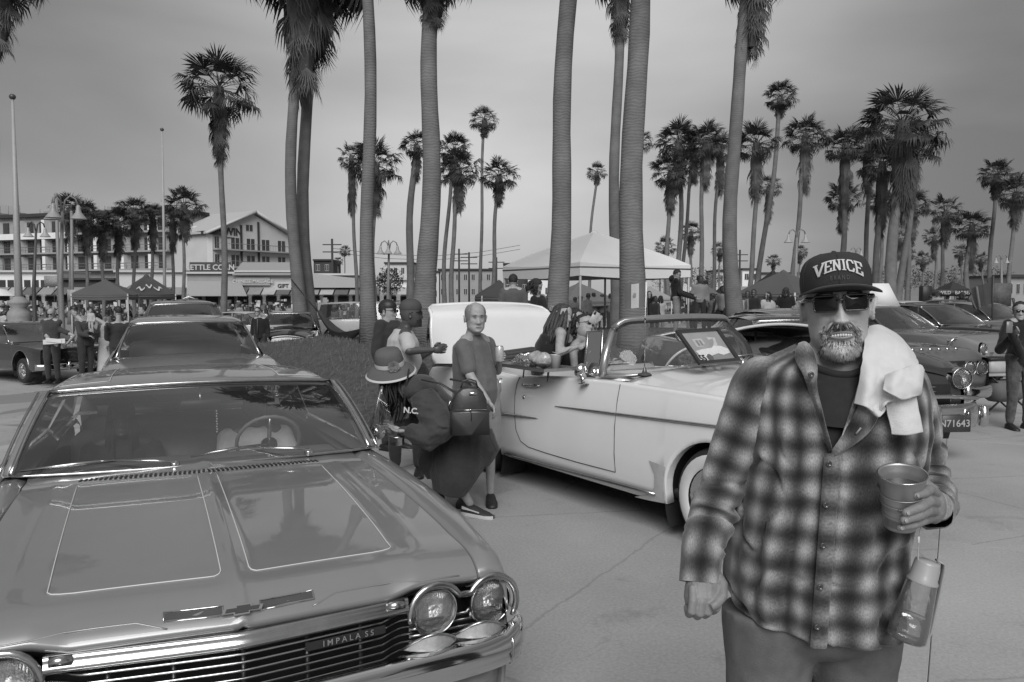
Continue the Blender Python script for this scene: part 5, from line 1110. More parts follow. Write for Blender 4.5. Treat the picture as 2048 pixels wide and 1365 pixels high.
# ---- sunglasses
SG = mat('glossy dark lens', .006, .05, var=.1, spec=.35); SF = mat('glossy black frame', .02, .15, coat=.6)
gl = link('sunglasses', None, hero)
def rrect(w, h_, r, n=6): return [(sx * (w - r) + r * cos(a), sy * (h_ - r) + r * sin(a)) for sx, sy, a0 in ((1, 1, 0), (-1, 1, pi / 2), (-1, -1, pi), (1, -1, 3 * pi / 2)) for a in np.linspace(a0, a0 + pi / 2, n)]
for sx in (-1, 1):
    base = lambda a, c: HR @ Vector((sx * .0335 + a, -.1115 + .012 * ((sx * .0335 + a) / .06) ** 2, -.003 + c))
    out_ = [(a * (1.0 if c > 0 else .93), c) for a, c in rrect(.0275, .0185, .007)]
    MB().grid([[base(a * k, c * k) + HR.to_3x3() @ Vector((0, -.003 * (1 - k * k), 0)) for a, c in out_] for k in (1, .7, .4, .05)], True, False, True).obj('lens', SG, gl)
    MB().tube([base(a, c) for a, c in out_] + [base(*out_[0])], .0024, 8, False).obj('lens_frame', SF, gl)
    MB().tube([HR @ Vector((sx * .060, -.101, .009)), HR @ Vector((sx * .0745, -.082, .010)), HR @ Vector((sx * .081, -.02, .008)), HR @ Vector((sx * .080, .02, .0))], [.0042, .0038, .003, .003], 8, flat=1.6).obj('temple', SF, gl)
    for k in (0, 1): MB().lathe([(.0004, .001), (.001, .0006)], HR @ Vector((sx * .0585, -.1055, .0105 - .005 * k)), 8, Matrix.Rotation(pi / 2, 3, 'X')).obj('rivet', CHROME, gl)
    for k in range(5): MB().box(HR @ Vector((sx * .0795, -.060 + .005 * k, .009)), (.001, .003, .004), HR.to_3x3()).obj('temple_mark', mat('silver print', .5, .3, .8), gl)
MB().tube([HR @ Vector((x_, -.1135 - .002 * (1 - (x_ / .008) ** 2), .005 - (x_ / .008) ** 2 * .0)) for x_ in (-.009, -.004, 0, .004, .009)], .0026, 8).obj('bridge', SF, gl)
# ---- cap
CAPM = mat('black cap cloth', .028, .85, var=.2, scale=30, bump=.3, bscale=500); cp = link('baseball_cap', None, hero)
def capp(a, z, off=0):
    k = sm(z, [.026, .05, .075, .098, .113, .1225, .127], [1.0, 1.02, .995, .90, .72, .42, .02]); kf = sm(z, [.026, .05, .075, .098, .113, .1225, .127], [1.0, 1.03, 1.02, .93, .74, .42, .02])
    c = cos(a); y = -.107 * (kf if c > 0 else k) * math.copysign(abs(c) ** .92, c) + .006; x = .0825 * k * sin(a); n_ = Vector((x, y, .02)).normalized(); return HR @ (Vector((x, y, z)) + n_ * off)
MB().grid([[capp(a, z) for a in np.linspace(0, 2 * pi, 61)[:-1]] for z in [.024, .03, .04, .05, .06, .07, .08, .088, .096, .103, .109, .114, .119, .123, .1262]], True, False, True).obj('crown', CAPM, cp)
MB().tube([capp(0, z, .0006) for z in np.linspace(.026, .125, 16)], .0012, 5).obj('front_seam', BLACK, cp)
for a in (1.15, -1.15): MB().tube([capp(a * (1 - .0 * z), z, .0004) for z in np.linspace(.026, .123, 14)], .0009, 5).obj('crown_seam', BLACK, cp)
MB().ell(HR @ Vector((0, .004, .127)), (.006, .006, .003), n=12, m=6).obj('crown_button', CAPM, cp)
def billp(s_, q, dz=0): # s_ -1..1 across, q 0..1 outward
    a = s_ * 1.32; x0, y0 = .0835 * sin(a), -.105 * cos(a) ** .92 + .006; x1, y1 = .092 * math.copysign(abs(s_) ** .8, s_), -.178 * (1 - abs(s_) ** 3.2 * .42) + .0; return HR @ Vector((lerp(x0, x1, q), lerp(y0, y1, q) + .016 * q * (1 - abs(s_) ** 3), .0275 + .008 * q - .015 * s_ * s_ * q - .004 * s_ * s_ + dz))
S_ = np.linspace(-1, 1, 31); Q_ = np.linspace(0, 1, 7)
bb = MB(); bb.grid([[billp(s_, q, .003) for s_ in S_] for q in Q_]); bb.grid([[billp(s_, q, -.001) for s_ in S_] for q in Q_]); bb.grid([[billp(s_, 1, .003) for s_ in S_], [billp(s_, 1.012, .001) for s_ in S_], [billp(s_, 1, -.001) for s_ in S_]])
bb.obj('peak', CAPM, cp); MB().tube([billp(s_, .965, .0034) for s_ in S_], .0007, 4).obj('peak_stitching', mat('grey thread', .12, .8), cp)
LETM = mat('raised white embroidery', .62, .7, var=.06, scale=90, bump=.4, bscale=700); LETD = mat('dark grey embroidery', .09, .7)
def capt(w, arch, z0, hs, ends):
    def fn(co):
        x_ = co.x; t_ = x_ / w; z = z0 + co.y * (hs + ends * t_ * t_) + arch * (1 - (t_ * 1.0) ** 2); a = math.asin(max(-.95, min(.95, x_ / .0835))); return capp(a, z, .0012 + co.z)
    return fn
def cap_word(txt, size, m, fn, nm, stretch, bold):
    cu_ = text_mesh(txt, size, m, .0012, cp, nm, None, bold=bold, spacing=1.0, fn=lambda c: fn(Vector((c.x * stretch, c.y, c.z))), res=4); return cu_
def slab_word(txt, total, h_, fn, m, nm):
    """block letters with slab serifs drawn as strokes"""
    ST = {'V': [((0, 1), (.5, 0)), ((.5, 0), (1, 1)), 'S0', 'S1'], 'E': [((.15, 0), (.15, 1)), ((.0, 1), (.95, 1)), ((.0, 0), (.95, 0)), ((.15, .5), (.7, .5)), ((.95, 1), (.95, .75)), ((.95, 0), (.95, .25))], 'N': [((.15, 0), (.15, 1)), ((.15, 1), (.85, 0)), ((.85, 0), (.85, 1))], 'I': [((.5, 0), (.5, 1))], 'C': [((.95, .78), (.8, 1)), ((.8, 1), (.25, 1)), ((.25, 1), (.05, .8)), ((.05, .8), (.05, .2)), ((.05, .2), (.25, 0)), ((.25, 0), (.8, 0)), ((.8, 0), (.95, .25))]}
    wd = {'V': 1.1, 'E': .92, 'N': 1.1, 'I': .5, 'C': .95}; gap = .22; tot = sum(wd[c] for c in txt) + gap * (len(txt) - 1); k = total / tot; x = -total / 2; w_ = .0021
    for ch in txt:
        q = MB(); W_ = wd[ch] * k; segs = [s for s in ST[ch] if not isinstance(s, str)]
        def bar(a, c, w0):
            a, c = Vector((x + a[0] * W_, (a[1] - .5) * h_, 0)), Vector((x + c[0] * W_, (c[1] - .5) * h_, 0)); d = (c - a).normalized() * .0012; n_ = Vector((-d.y, d.x, 0)).normalized() * w0; a -= d; c += d
            pts = [a - n_, a.lerp(c, .33) - n_, a.lerp(c, .66) - n_, c - n_, c + n_, a.lerp(c, .66) + n_, a.lerp(c, .33) + n_, a + n_]; o = len(q.v)
            for dz in (0, .0022): q.v += [tuple(fn(Vector((p.x, p.y, dz)))) for p in pts]
            for t0, t1, t2, t3 in ((0, 1, 6, 7), (1, 2, 5, 6), (2, 3, 4, 5)):
                q.f += [(o + 8 + t0, o + 8 + t1, o + 8 + t2, o + 8 + t3)]; q.m.append(0)
            for i in range(8): q.f.append((o + i, o + (i + 1) % 8, o + 8 + (i + 1) % 8, o + 8 + i)); q.m.append(0)
        for a, c in segs: bar(a, c, w_ if abs(a[0] - c[0]) < .9 * abs(a[1] - c[1]) or ch in 'N' else w_ * .8)
        ser = {'V': [(0, 1), (1, 1)], 'N': [(.15, 0), (.15, 1), (.85, 1)], 'I': [(.5, 0), (.5, 1)]}.get(ch, [])
        for (sx, sy) in ser: bar((sx - .0032 / W_, sy), (sx + .0032 / W_, sy), w_ * .6)
        q.obj(nm, m, cp, smooth=False, fix=False); x += W_ + gap * k
slab_word('VENICE', .104, .026, capt(.05, .013, .0745, .92, .22), LETM, 'letter')
text_mesh('B R A N D', .0145, LETD, .0008, cp, 'small_lettering', None, fn=lambda c: capt(.05, .003, .0535, 1.05, 0)(Vector((c.x * .66 + .001, c.y, c.z))))
# ---- left-of-picture hand: loose fist
def fist():
    q = MB(); W0 = hp(1403, 1150, 1.86); d = (hp(1403, 1215, 1.82) - hp(1403, 1150, 1.86)).normalized(); ax = Vector((1, .15, 0)).normalized(); fw = ax.cross(d).normalized(); fw = fw if fw.y < 0 else -fw
    P_ = lambda a, b_, c: W0 + ax * a + d * b_ + fw * c
    q.tube([P_(0, -.07, 0), P_(0, -.01, 0), P_(0, .02, 0)], [.028, .030, .034], 14, True, .8, fw)
    q.tube([P_(0, .0, 0), P_(.002, .03, .002), P_(.003, .055, .0), P_(.003, .072, -.006)], [.034, .042, .044, .039], 18, True, .92, fw)
    for k in range(4):
        a = -.029 + .0195 * k; y_ = .064 + (.0, .006, .004, -.004)[k]
        q.tube([P_(a, .03, .022), P_(a, y_, .026), P_(a, y_ + .022, .016), P_(a + .001, y_ + .024, -.006), P_(a + .001, y_ + .004, -.022)], [.0100, .0112, .0108, .0102, .009], 10)
    q.tube([P_(.033, .0, .005), P_(.045, .028, .018), P_(.040, .058, .030), P_(.022, .076, .034), P_(.010, .082, .034)], [.014, .0135, .0125, .0115, .009], 12)
    return q
me2 = MB()
fs = remesh(fist(), 'fist', SKIN, None, .0021, 3, .4)
# ---- cup and the hand round it
CA = hp(1805, 950, 1.735) ; CBt = hp(1801, 1052, 1.765); cup_ax = (CA - CBt); Hc = cup_ax.length; cz = cup_ax.normalized()
cup = thing('metal_cup', 'brushed aluminium party cup held by the man in plaid', 'cup', HO)
cxv = (Vector((1, -.1, -.12)) - cz * Vector((1, -.1, -.12)).dot(cz)).normalized(); cyv = cz.cross(cxv); MC = basis(cxv, cyv, cz).to_3x3()
ALU = mat('brushed aluminium cup', .40, .46, .8, var=.10, scale=10)
prof = [(.001, .004), (.030, .002), (.0335, .0), (.035, .004), (.0385, .035), (.039, .037), (.0405, .060), (.041, .062), (.0445, Hc - .02), (.047, Hc - .015), (.0495, Hc - .002), (.051, Hc), (.0512, Hc + .0025), (.0495, Hc + .003), (.0485, Hc - .002), (.0455, Hc - .014), (.0435, Hc - .02), (.0425, Hc - .05), (.036, .01), (.001, .008)]
cb_ = MB().lathe(prof, CBt, 56, MC).obj('cup_body', ALU, cup)
MB().lathe([(.0505, Hc + .001), (.0522, Hc + .0022), (.0505, Hc + .0042), (.0492, Hc + .003)], CBt, 56, MC).obj('rolled_rim', CHROME, cup)
MB().lathe([(.0435, Hc - .030), (.001, Hc - .030)], CBt, 40, MC).obj('drink', mat('dark drink', .06, .05, var=.05), cup)
for z in (.035, .062, Hc - .045): MB().lathe([(.0394 + (z - .035) * .095 + .0004, z - .0012), (.0408 + (z - .035) * .095, z), (.0394 + (z - .035) * .095 + .0004, z + .0012)], CBt, 48, MC).obj('bead_line', ALU, cup)
def oncup(x_, z_, off=.0012):
    r_ = .0405 + (z_ - .05) * .085 + off; a = -pi / 2 - .25 + x_ / r_; return CBt + MC @ Vector((r_ * cos(a), r_ * sin(a), z_))
text_mesh('CO-', .012, mat('grey cup print', .09, .5), .0002, cup, 'cup_lettering', None, fn=lambda c: oncup(c.x, .060 + c.y))
text_mesh('dos equis'[:0] + 'lima', .006, mat('faint cup print', .16, .5), .0002, cup, 'cup_lettering', None, fn=lambda c: oncup(c.x + .020, .0595 + c.y)) if False else None
q = MB()
wr_ = hp(1878, 1018, 1.83)
kn = [hp(1872, 988, 1.79), hp(1872, 1006, 1.785), hp(1869, 1022, 1.785), hp(1862, 1037, 1.79)]
mid2 = [hp(1858, 980, 1.735), hp(1858, 1003, 1.725), hp(1855, 1022, 1.722), hp(1846, 1042, 1.727)]
tp_ = [hp(1832, 991, 1.704), hp(1812, 1026, 1.688), hp(1808, 1041, 1.690), hp(1800, 1056, 1.705)]
q.tube([hp(1895, 1012, 1.90), wr_, hp(1872, 1012, 1.80)], [.028, .030, .036], 14)
q.ell(hp(1868, 1012, 1.80), (.024, .030, .042), n=16, m=10)
for k in range(4):
    r0 = (.0112, .0115, .0112, .0098)[k]; m_ = mid2[k].lerp(tp_[k], .45) + Vector((0, -.006, 0))
    q.tube([kn[k], mid2[k], m_, tp_[k]], [r0 * 1.08, r0 * 1.05, r0 * .98, r0 * .82], 12); q.ell(tp_[k], (r0 * .82,) * 3, n=10, m=6)
q.tube([hp(1868, 985, 1.81), hp(1845, 965, 1.835), hp(1800, 955, 1.85), hp(1768, 962, 1.835), hp(1763, 968, 1.825)], [.016, .014, .0125, .0115, .009], 12)
hd = remesh(q, 'hand', SKIN, None, .0021, 3, .35)
body.data.materials.append(mat('dimmed hand skin', .20, .5, var=.16, scale=40, bump=.22, bscale=260))  # hands darker than the face: dimmer light painted into the skin colour
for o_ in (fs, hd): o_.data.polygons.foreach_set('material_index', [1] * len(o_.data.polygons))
for k in range(4):
    dirn = (tp_[k] - mid2[k]).normalized(); n_ = Vector((.1, -1, .15)).normalized(); r0 = (.0112, .0115, .0112, .0098)[k]
    up = dirn.cross(n_).normalized(); c = tp_[k] - dirn * .002 + Vector((0, -r0 * .80, .001)); Mn = basis(up, dirn, n_).to_3x3()
    MB().ell(c, (.0048, .0058, .0016), Mn, n=14, m=8).obj('finger_nail', mat('nail', .30, .3, coat=.3, var=.05), hero)
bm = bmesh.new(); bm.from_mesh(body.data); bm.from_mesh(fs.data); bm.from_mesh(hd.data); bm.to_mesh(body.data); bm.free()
for o in (fs, hd): bpy.data.objects.remove(o)
body.data.polygons.foreach_set('use_smooth', [True] * len(body.data.polygons))
# ---- towel over the shoulder
TOW = mat('white towel', .60, .95, var=.06, scale=30, bump=.25, bscale=420, sheen=.2)
tw = thing('white_towel', 'white cotton towel draped over the shoulder of the man in plaid', 'towel', HO)
sheet([[(1738, 655, 2.02), (1760, 652, 2.05), (1790, 668, 2.06), (1812, 690, 2.05), (1822, 705, 2.04)],
       [(1733, 672, 1.94), (1752, 672, 1.93), (1785, 683, 1.93), (1815, 700, 1.93), (1834, 722, 1.94)],
       [(1728, 700, 1.89), (1745, 712, 1.875), (1785, 728, 1.87), (1806, 735, 1.86), (1838, 742, 1.87)],
       [(1722, 745, 1.855), (1738, 752, 1.835), (1762, 745, 1.84), (1795, 757, 1.825), (1842, 764, 1.85)],
       [(1716, 785, 1.842), (1735, 792, 1.815), (1757, 782, 1.83), (1790, 790, 1.812), (1826, 786, 1.832)],
       [(1710, 808, 1.838), (1733, 815, 1.808), (1752, 828, 1.825), (1772, 806, 1.80), (1800, 802, 1.825)]], 'towel_fold', TOW, tw, 8, .006, .008, 22)
sheet([[(1772, 752, 1.815), (1790, 744, 1.80), (1815, 735, 1.80), (1838, 730, 1.83), (1846, 740, 1.85)],
       [(1769, 768, 1.80), (1788, 765, 1.785), (1812, 760, 1.79), (1838, 768, 1.80), (1842, 782, 1.84)],
       [(1766, 780, 1.795), (1788, 792, 1.78), (1806, 800, 1.785), (1830, 792, 1.80), (1838, 790, 1.835)]], 'towel_roll', TOW, tw, 8, .006, .006, 25, 3)
sheet([[(1765, 775, 1.83), (1795, 775, 1.822), (1824, 770, 1.83)], [(1772, 800, 1.826), (1800, 800, 1.81), (1831, 800, 1.825)], [(1778, 840, 1.822), (1806, 838, 1.806), (1837, 836, 1.82)], [(1783, 868, 1.82), (1812, 870, 1.804), (1843, 864, 1.818)]], 'towel_end', TOW, tw, 8, .010, .005, 18, 7)
sheet([[(1735, 790, 1.835), (1745, 795, 1.82), (1760, 790, 1.835)], [(1738, 812, 1.832), (1750, 822, 1.812), (1764, 808, 1.83)], [(1745, 826, 1.83), (1758, 833, 1.812), (1772, 818, 1.828)]], 'towel_fold', TOW, tw, 8, .006, .006, 30, 9)
# ---- bottle hanging from the hand
bo = thing('water_bottle', 'clear drinking bottle with pale strap, hanging from the hand that holds the cup', 'bottle', HO)
BT, BB = hp(1856, 1122, 1.80), hp(1812, 1278, 1.80); bz_ = (BT - BB); Lb = bz_.length; bz_.normalize(); bxv = Vector((0, -1, 0)).cross(bz_).normalized(); bxv = Vector((bz_.z, 0, -bz_.x)); byv = bz_.cross(bxv); MBt = basis(bxv, byv, bz_).to_3x3()
CLEAR = glass('clear plastic', .88, 1.0, .12)
MB().lathe([(.001, .002), (.040, .0), (.043, .006), (.0425, .03), (.036, Lb * .55), (.033, Lb * .74)], BB, 36, MBt).obj('bottle_body', CLEAR, bo)
MB().lathe([(.001, .004), (.038, .004), (.039, .012), (.0385, .03), (.037, Lb * .30), (.001, Lb * .30)], BB, 32, MBt).obj('water', glass('water', .85, .8, .05), bo)
MB().lathe([(.034, Lb * .735), (.0345, Lb * .75), (.030, Lb * .80), (.0275, Lb * .97), (.026, Lb), (.001, Lb + .002)], BB, 30, MBt).obj('bottle_cap', mat('frosted cap', .33, .4, var=.1, coat=.3), bo)
st_ = [BB + MBt @ Vector(p) for p in ((.02, -.0, Lb + .006), (.036, 0, Lb + .002), (.041, 0, Lb * .9), (.046, 0, Lb * .5), (.050, 0, .03), (.045, 0, .0), (.02, 0, -.006))]
MB().tube(st_, .0095, 8, flat=.35, up=MBt @ Vector((1, 0, 0))).obj('carry_strap', mat('pale silicone strap', .32, .5, var=.05), bo)
MB().tube([hp(1843, 1052, 1.78), hp(1839, 1068, 1.79), hp(1837, 1090, 1.795), hp(1836, 1120, 1.795), hp(1840, 1128, 1.79)], .0013, 5).obj('cord', mat('pale cord', .4, .7), bo); MB().box(hp(1837, 1080, 1.79), (.0055, .004, .016), bev=.001).obj('cord_lock', mat('white plastic', .65, .4), bo)
# ================================================================== people around the cars
def JP(d0, **px):
    """joints from picture places (u, v, depth), relative to a ground point under the first"""
    P = {k: at(*v) for k, v in px.items()}; return P
def figure(label, base, px, h=1.7, **k):
    """px: joints given as (u, v, depth); others are filled in from a standing skeleton"""
    loc = Vector((base[0], base[1], base[2] if len(base) > 2 else gz(base[0], base[1])))
    J = skeleton(h); R_ = Matrix.Rotation(k.pop('turn', 0), 4, 'Z')
    for a in J:
        if a != 's': J[a] = R_ @ J[a]
    for a, v in px.items(): J[a] = at(*v) - loc
    return person(label, loc, J=J, **k)
# bent woman in a long dark coat, flowered hat
Lw = Vector((-.35, 6.0, 0)); jw = {a: at(*v) - Lw for a, v in dict(head=(778, 748, 5.85), neck=(815, 772, 5.85), chest=(862, 800, 5.9), waist=(925, 858, 6.0), pelvis=(950, 890, 6.05), shl=(848, 800, 5.66), shr=(838, 775, 6.08), ell=(872, 872, 5.55), elr=(830, 850, 6.1), hal=(800, 862, 5.62), har=(792, 850, 5.95), hil=(952, 900, 5.95), hir=(948, 905, 6.15), knl=(905, 950, 5.9), knr=(880, 935, 6.2), anl=(940, 1008, 6.0), anr=(872, 985, 6.35)).items()}
jw['tol'] = jw['anl'] + Vector((.16, -.10, 0)); jw['tol'].z = .03; jw['tor'] = jw['anr'] + Vector((-.16, -.05, 0)); jw['tor'].z = .03; jw['anl'].z = .09; jw['anr'].z = .09; jw['s'] = .98
COAT = cloth('dark coat cloth', .05, .25, 5, .4)
def wextra(T_, J, hm):
    b = MB()   # coat skirt hanging from the bent hips
    Q = lambda u, v, d: at(u, v, d) - Lw
    b.tube([Q(905, 830, 5.95), Q(925, 870, 5.95), Q(920, 915, 5.95), Q(905, 955, 5.95), Q(897, 985, 5.95)], [.20, .27, .265, .22, .15], 16, True, .8)
    b.tube([Q(960, 870, 5.9), Q(975, 900, 5.88), Q(965, 930, 5.88)], [.11, .10, .06], 12)
    b.tube([Q(870, 900, 6.0), Q(862, 930, 6.0), Q(872, 950, 6.0)], [.13, .10, .08], 12)
    def wr(co): return co + Vector((.016 * mnoise.noise(co * 8), .02 * mnoise.noise(Vector((co.x * 14, co.y * 8, co.z * 4))), .01 * mnoise.noise(co * 12)))
    b.ell(Q(840, 778, 5.86), (.15, .20, .11), n=16, m=10); b.ell(Q(824, 774, 5.86), (.10, .13, .08), n=16, m=10)
    remesh(b, 'coat_skirt', COAT, T_, .012, 2, .5, wr)
    b = MB(); b.tube([Q(845, 795, 5.70), Q(868, 830, 5.60), Q(882, 862, 5.54), Q(858, 878, 5.53), Q(832, 868, 5.56), Q(820, 862, 5.6)], [.10, .115, .115, .09, .075, .06], 14)
    remesh(b, 'coat_sleeve', COAT, T_, .010, 2, .5, lambda co: co + Vector((.010 * mnoise.noise(co * 16), .016 * mnoise.noise(Vector((co.x * 9, 1, co.z * 26))), .012 * mnoise.noise(co * 14))))
    b = MB(); rg2 = random.Random(4)   # hair falling straight down
    for k in range(70):
        p = Q(rg2.uniform(765, 822), rg2.uniform(732, 760), rg2.uniform(5.74, 5.95)); L_ = rg2.uniform(.25, .38) if p.x < Q(800, 0, 5.85).x else rg2.uniform(.18, .36); wv = rg2.uniform(-.03, .03)
        b.tube([p, p + Vector((-.015, -.02, -L_ * .33)), p + Vector((wv, -.02, -L_ * .7)), p + Vector((wv * .3 - .03, 0, -L_))], [.012, .017, .013, .002], 6, True, .5)
    b.obj('hair', HAIR, T_)
    hc = Q(779, 728, 5.83); HM_ = Matrix.Rotation(-.10, 3, 'Y') @ Matrix.Rotation(.30, 3, 'X') ; ht = link('sun_hat', None, T_)
    FELT = mat('mid grey felt', .10, .9, var=.1, bump=.3, bscale=200); PALE = mat('pale hat brim', .5, .8, var=.05)
    MB().lathe([(.105, -.01), (.108, .0), (.104, .04), (.098, .08), (.085, .105), (.05, .118), (.001, .121)], hc, 30, HM_).obj('crown', FELT, ht)
    MB().lathe([(.107, -.012), (.112, -.012), (.150, -.036), (.186, -.070), (.189, -.073), (.186, -.074), (.15, -.042), (.11, -.018)], hc, 40, HM_).obj('brim', FELT, ht)
    MB().lathe([(.178, -.062), (.1875, -.0705), (.1895, -.0735), (.1875, -.0765), (.12, -.026)], hc, 40, HM_).obj('brim_edge', PALE, ht)
    MB().lathe([(.1085, -.008), (.1095, .008), (.108, .024)], hc, 30, HM_).obj('hat_band', PALE, ht)
    fl_ = link('fabric_rose', None, ht); fc = hc + HM_ @ Vector((.045, -.118, .022)); FB = (HM_ @ Matrix.Rotation(.35, 3, 'Z') @ Matrix.Rotation(pi / 2 - .1, 3, 'X'))
    for ring, (n_, r_, t_) in enumerate(((7, .044, .5), (6, .032, .8), (5, .021, 1.05), (3, .010, 1.3))):
        for k in range(n_):
            a = 2 * pi * k / n_ + ring * .5; c, s_ = cos(a), sin(a)
            g_ = [[fc + FB @ Vector((c * r_ * q * cos(t_) ** .5 - s_ * w_ * r_ * .62 * sin(pi * min(1, q * .62 + .15)), s_ * r_ * q * cos(t_) ** .5 + c * w_ * r_ * .62 * sin(pi * min(1, q * .62 + .15)), .006 * ring + r_ * .35 * q * q * sin(t_))) if t_ < 1.5 else fc for w_ in (-1, -.4, .4, 1)] for q in (.05, .5, .85, 1)]
            MB().grid(g_).obj('petal', mat('pale fabric petal', .2, .8, var=.25, scale=60), fl_)
    # hand with a small tin
    b = MB(); w0 = Q(815, 862, 5.6); hand_simple(b, w0, Vector((-1, -.1, -.05)), .95, 1, .45, Vector((0, -.2, -1))); b.obj('hand', SKIN, T_)
woman = person('woman bending forward in long dark coat and flowered sun hat, between the two nearest cars', Lw, J=jw, top=COAT, sleeves='long', face=-pi / 2 + .15, nod=.75, legs='shorts', bottom=COAT, extra=wextra, shoes=mat('dark trainers', .03, .7, var=.3, scale=30))
wq = lambda u, v, d: at(u, v, d)
sh_ = MB(); 
for zz in (0,):
    a_ = Lw + jw['anl']; b_ = Lw + jw['tol']
    d = (b_ - a_); d.z = 0; d.normalize(); r_ = Vector((0, 0, 1)).cross(d); c = Vector((a_.x, a_.y, 0))
    o = MB(); o.grid([[c + d * q + r_ * w_ * k + Vector((0, 0, z)) for q, w_ in ((-.075, .02), (-.06, .036), (0, .04), (.08, .045), (.16, .047), (.205, .03), (.218, .01))] for k, z in ((-1.05, .0), (-1.08, .012), (-1.05, .026))]); o.grid([[c + d * q + r_ * w_ * k + Vector((0, 0, z)) for q, w_ in ((-.075, .02), (-.06, .036), (0, .04), (.08, .045), (.16, .047), (.205, .03), (.218, .01))] for k, z in ((1.05, .0), (1.08, .012), (1.05, .026))])
    s1 = o.obj('shoe_sole', mat('pale rubber sole', .5, .6), None); s1.parent = woman; s1.matrix_parent_inverse = Matrix.Translation(-Lw)
    q = MB(); q.grid([[c + d * (-.04 + .16 * t) - r_ * .053 + Vector((0, 0, .045 + k * (.022 if t > .3 else .05 * (1 - t))+ .02 * (1 - t))) for t in (0, .25, .5, .75, 1)] for k in (-.25, .25)]); s2 = q.obj('shoe_flash', mat('pale rubber sole', .5, .6), None); s2.parent = woman; s2.matrix_parent_inverse = Matrix.Translation(-Lw)
nc = text_mesh('N.C.', .055, mat('white print', .5, .7), .002, woman, 'sleeve_lettering', Matrix.Translation(at(822, 822, 5.50) - Lw) @ Matrix.Rotation(-.15, 4, 'Y') @ Matrix.Rotation(pi / 2, 4, 'X') @ Matrix.Rotation(-.25, 4, 'Z'), bold=.002)
# small tin and camera gear in her hands
tn = thing('drink_tin', 'small silver tin held low by the woman in the flowered hat', 'tin', at(794, 890, 5.62)); MB().lathe([(.001, 0), (.048, 0), (.052, .004), (.052, .05), (.055, .055), (.055, .065), (.001, .066)], n=24).obj('tin_body', CHROME2, tn)
# backpack
BP = mat('dark leather', .028, .38, var=.2, scale=12, bump=.06, bscale=90, coat=.15); bp0 = at(938, 866, 5.50); bk = thing('leather_backpack', 'small dark leather backpack with zipped pocket on the back of the bending woman', 'backpack', bp0, rad(8))
pr = lambda w_, h_, top: [(-w_, 0), (-w_ * 1.0, h_ * .2), (-w_ * .93, h_ * .5), (-w_ * .86, h_ * .72), (-w_ * .66, h_ * .9), (-w_ * .35, h_ * .985), (0, h_), (w_ * .35, h_ * .985), (w_ * .66, h_ * .9), (w_ * .86, h_ * .72), (w_ * .93, h_ * .5), (w_, h_ * .2), (w_, 0)]
MB().grid([[(x * k, y, .005 + z * k + .0 * y) for x, z in pr(.135, .325, 1)] for y, k in ((.02, .96), (0, 1), (-.07, 1), (-.085, .985), (-.092, .95), (-.094, .5), (-.094, .02))], True, True, True).obj('main_pocket', BP, bk)
MB().grid([[(x * k, y, .005 + z * k) for x, z in ((-.135, 0), (-.13, .17), (.13, .17), (.135, 0))] for y, k in ((-.09, 1), (-.125, .98), (-.132, .9), (-.134, .05))], True, False, True).obj('front_pocket', BP, bk)
MB().tube([(-.11, -.128, .178), (.11, -.128, .178)], .0035, 6).obj('zip', CHROME, bk); MB().tube([(-.01, -.134, .178), (.004, -.136, .16), (.006, -.135, .105)], [.007, .005, .007], 6, flat=.5).obj('zip_pull', BP, bk); MB().ell((0, -.134, .18), (.009, .006, .006), n=10, m=6).obj('zip_slider', CHROME, bk)
MB().box((.02, -.098, .285), (.05, .004, .02), bev=.002).obj('maker_plate', CHROME2, bk); MB().tube([(-.06, -.04, .31), (-.045, -.04, .365), (0, -.04, .38), (.045, -.04, .365), (.06, -.04, .31)], .0065, 6).obj('carry_loop', BP, bk)
for s in (-1, 1): MB().tube([(s * .09, .0, .28), (s * .12 - .08, .10, .34), (s * .10 - .22, .16, .36)], .016, 6, flat=.4).obj('shoulder_strap', BP, bk); MB().tube([(-.135, -.02, .16), (-.145, -.02, .19), (-.13, -.03, .23)], .006, 6).obj('strap_ring', CHROME, bk)
MB().tube([(.13, -.02, .02), (.17, -.02, -.08), (.19, -.03, -.13)], .013, 6, flat=.3).obj('loose_strap', BP, bk)
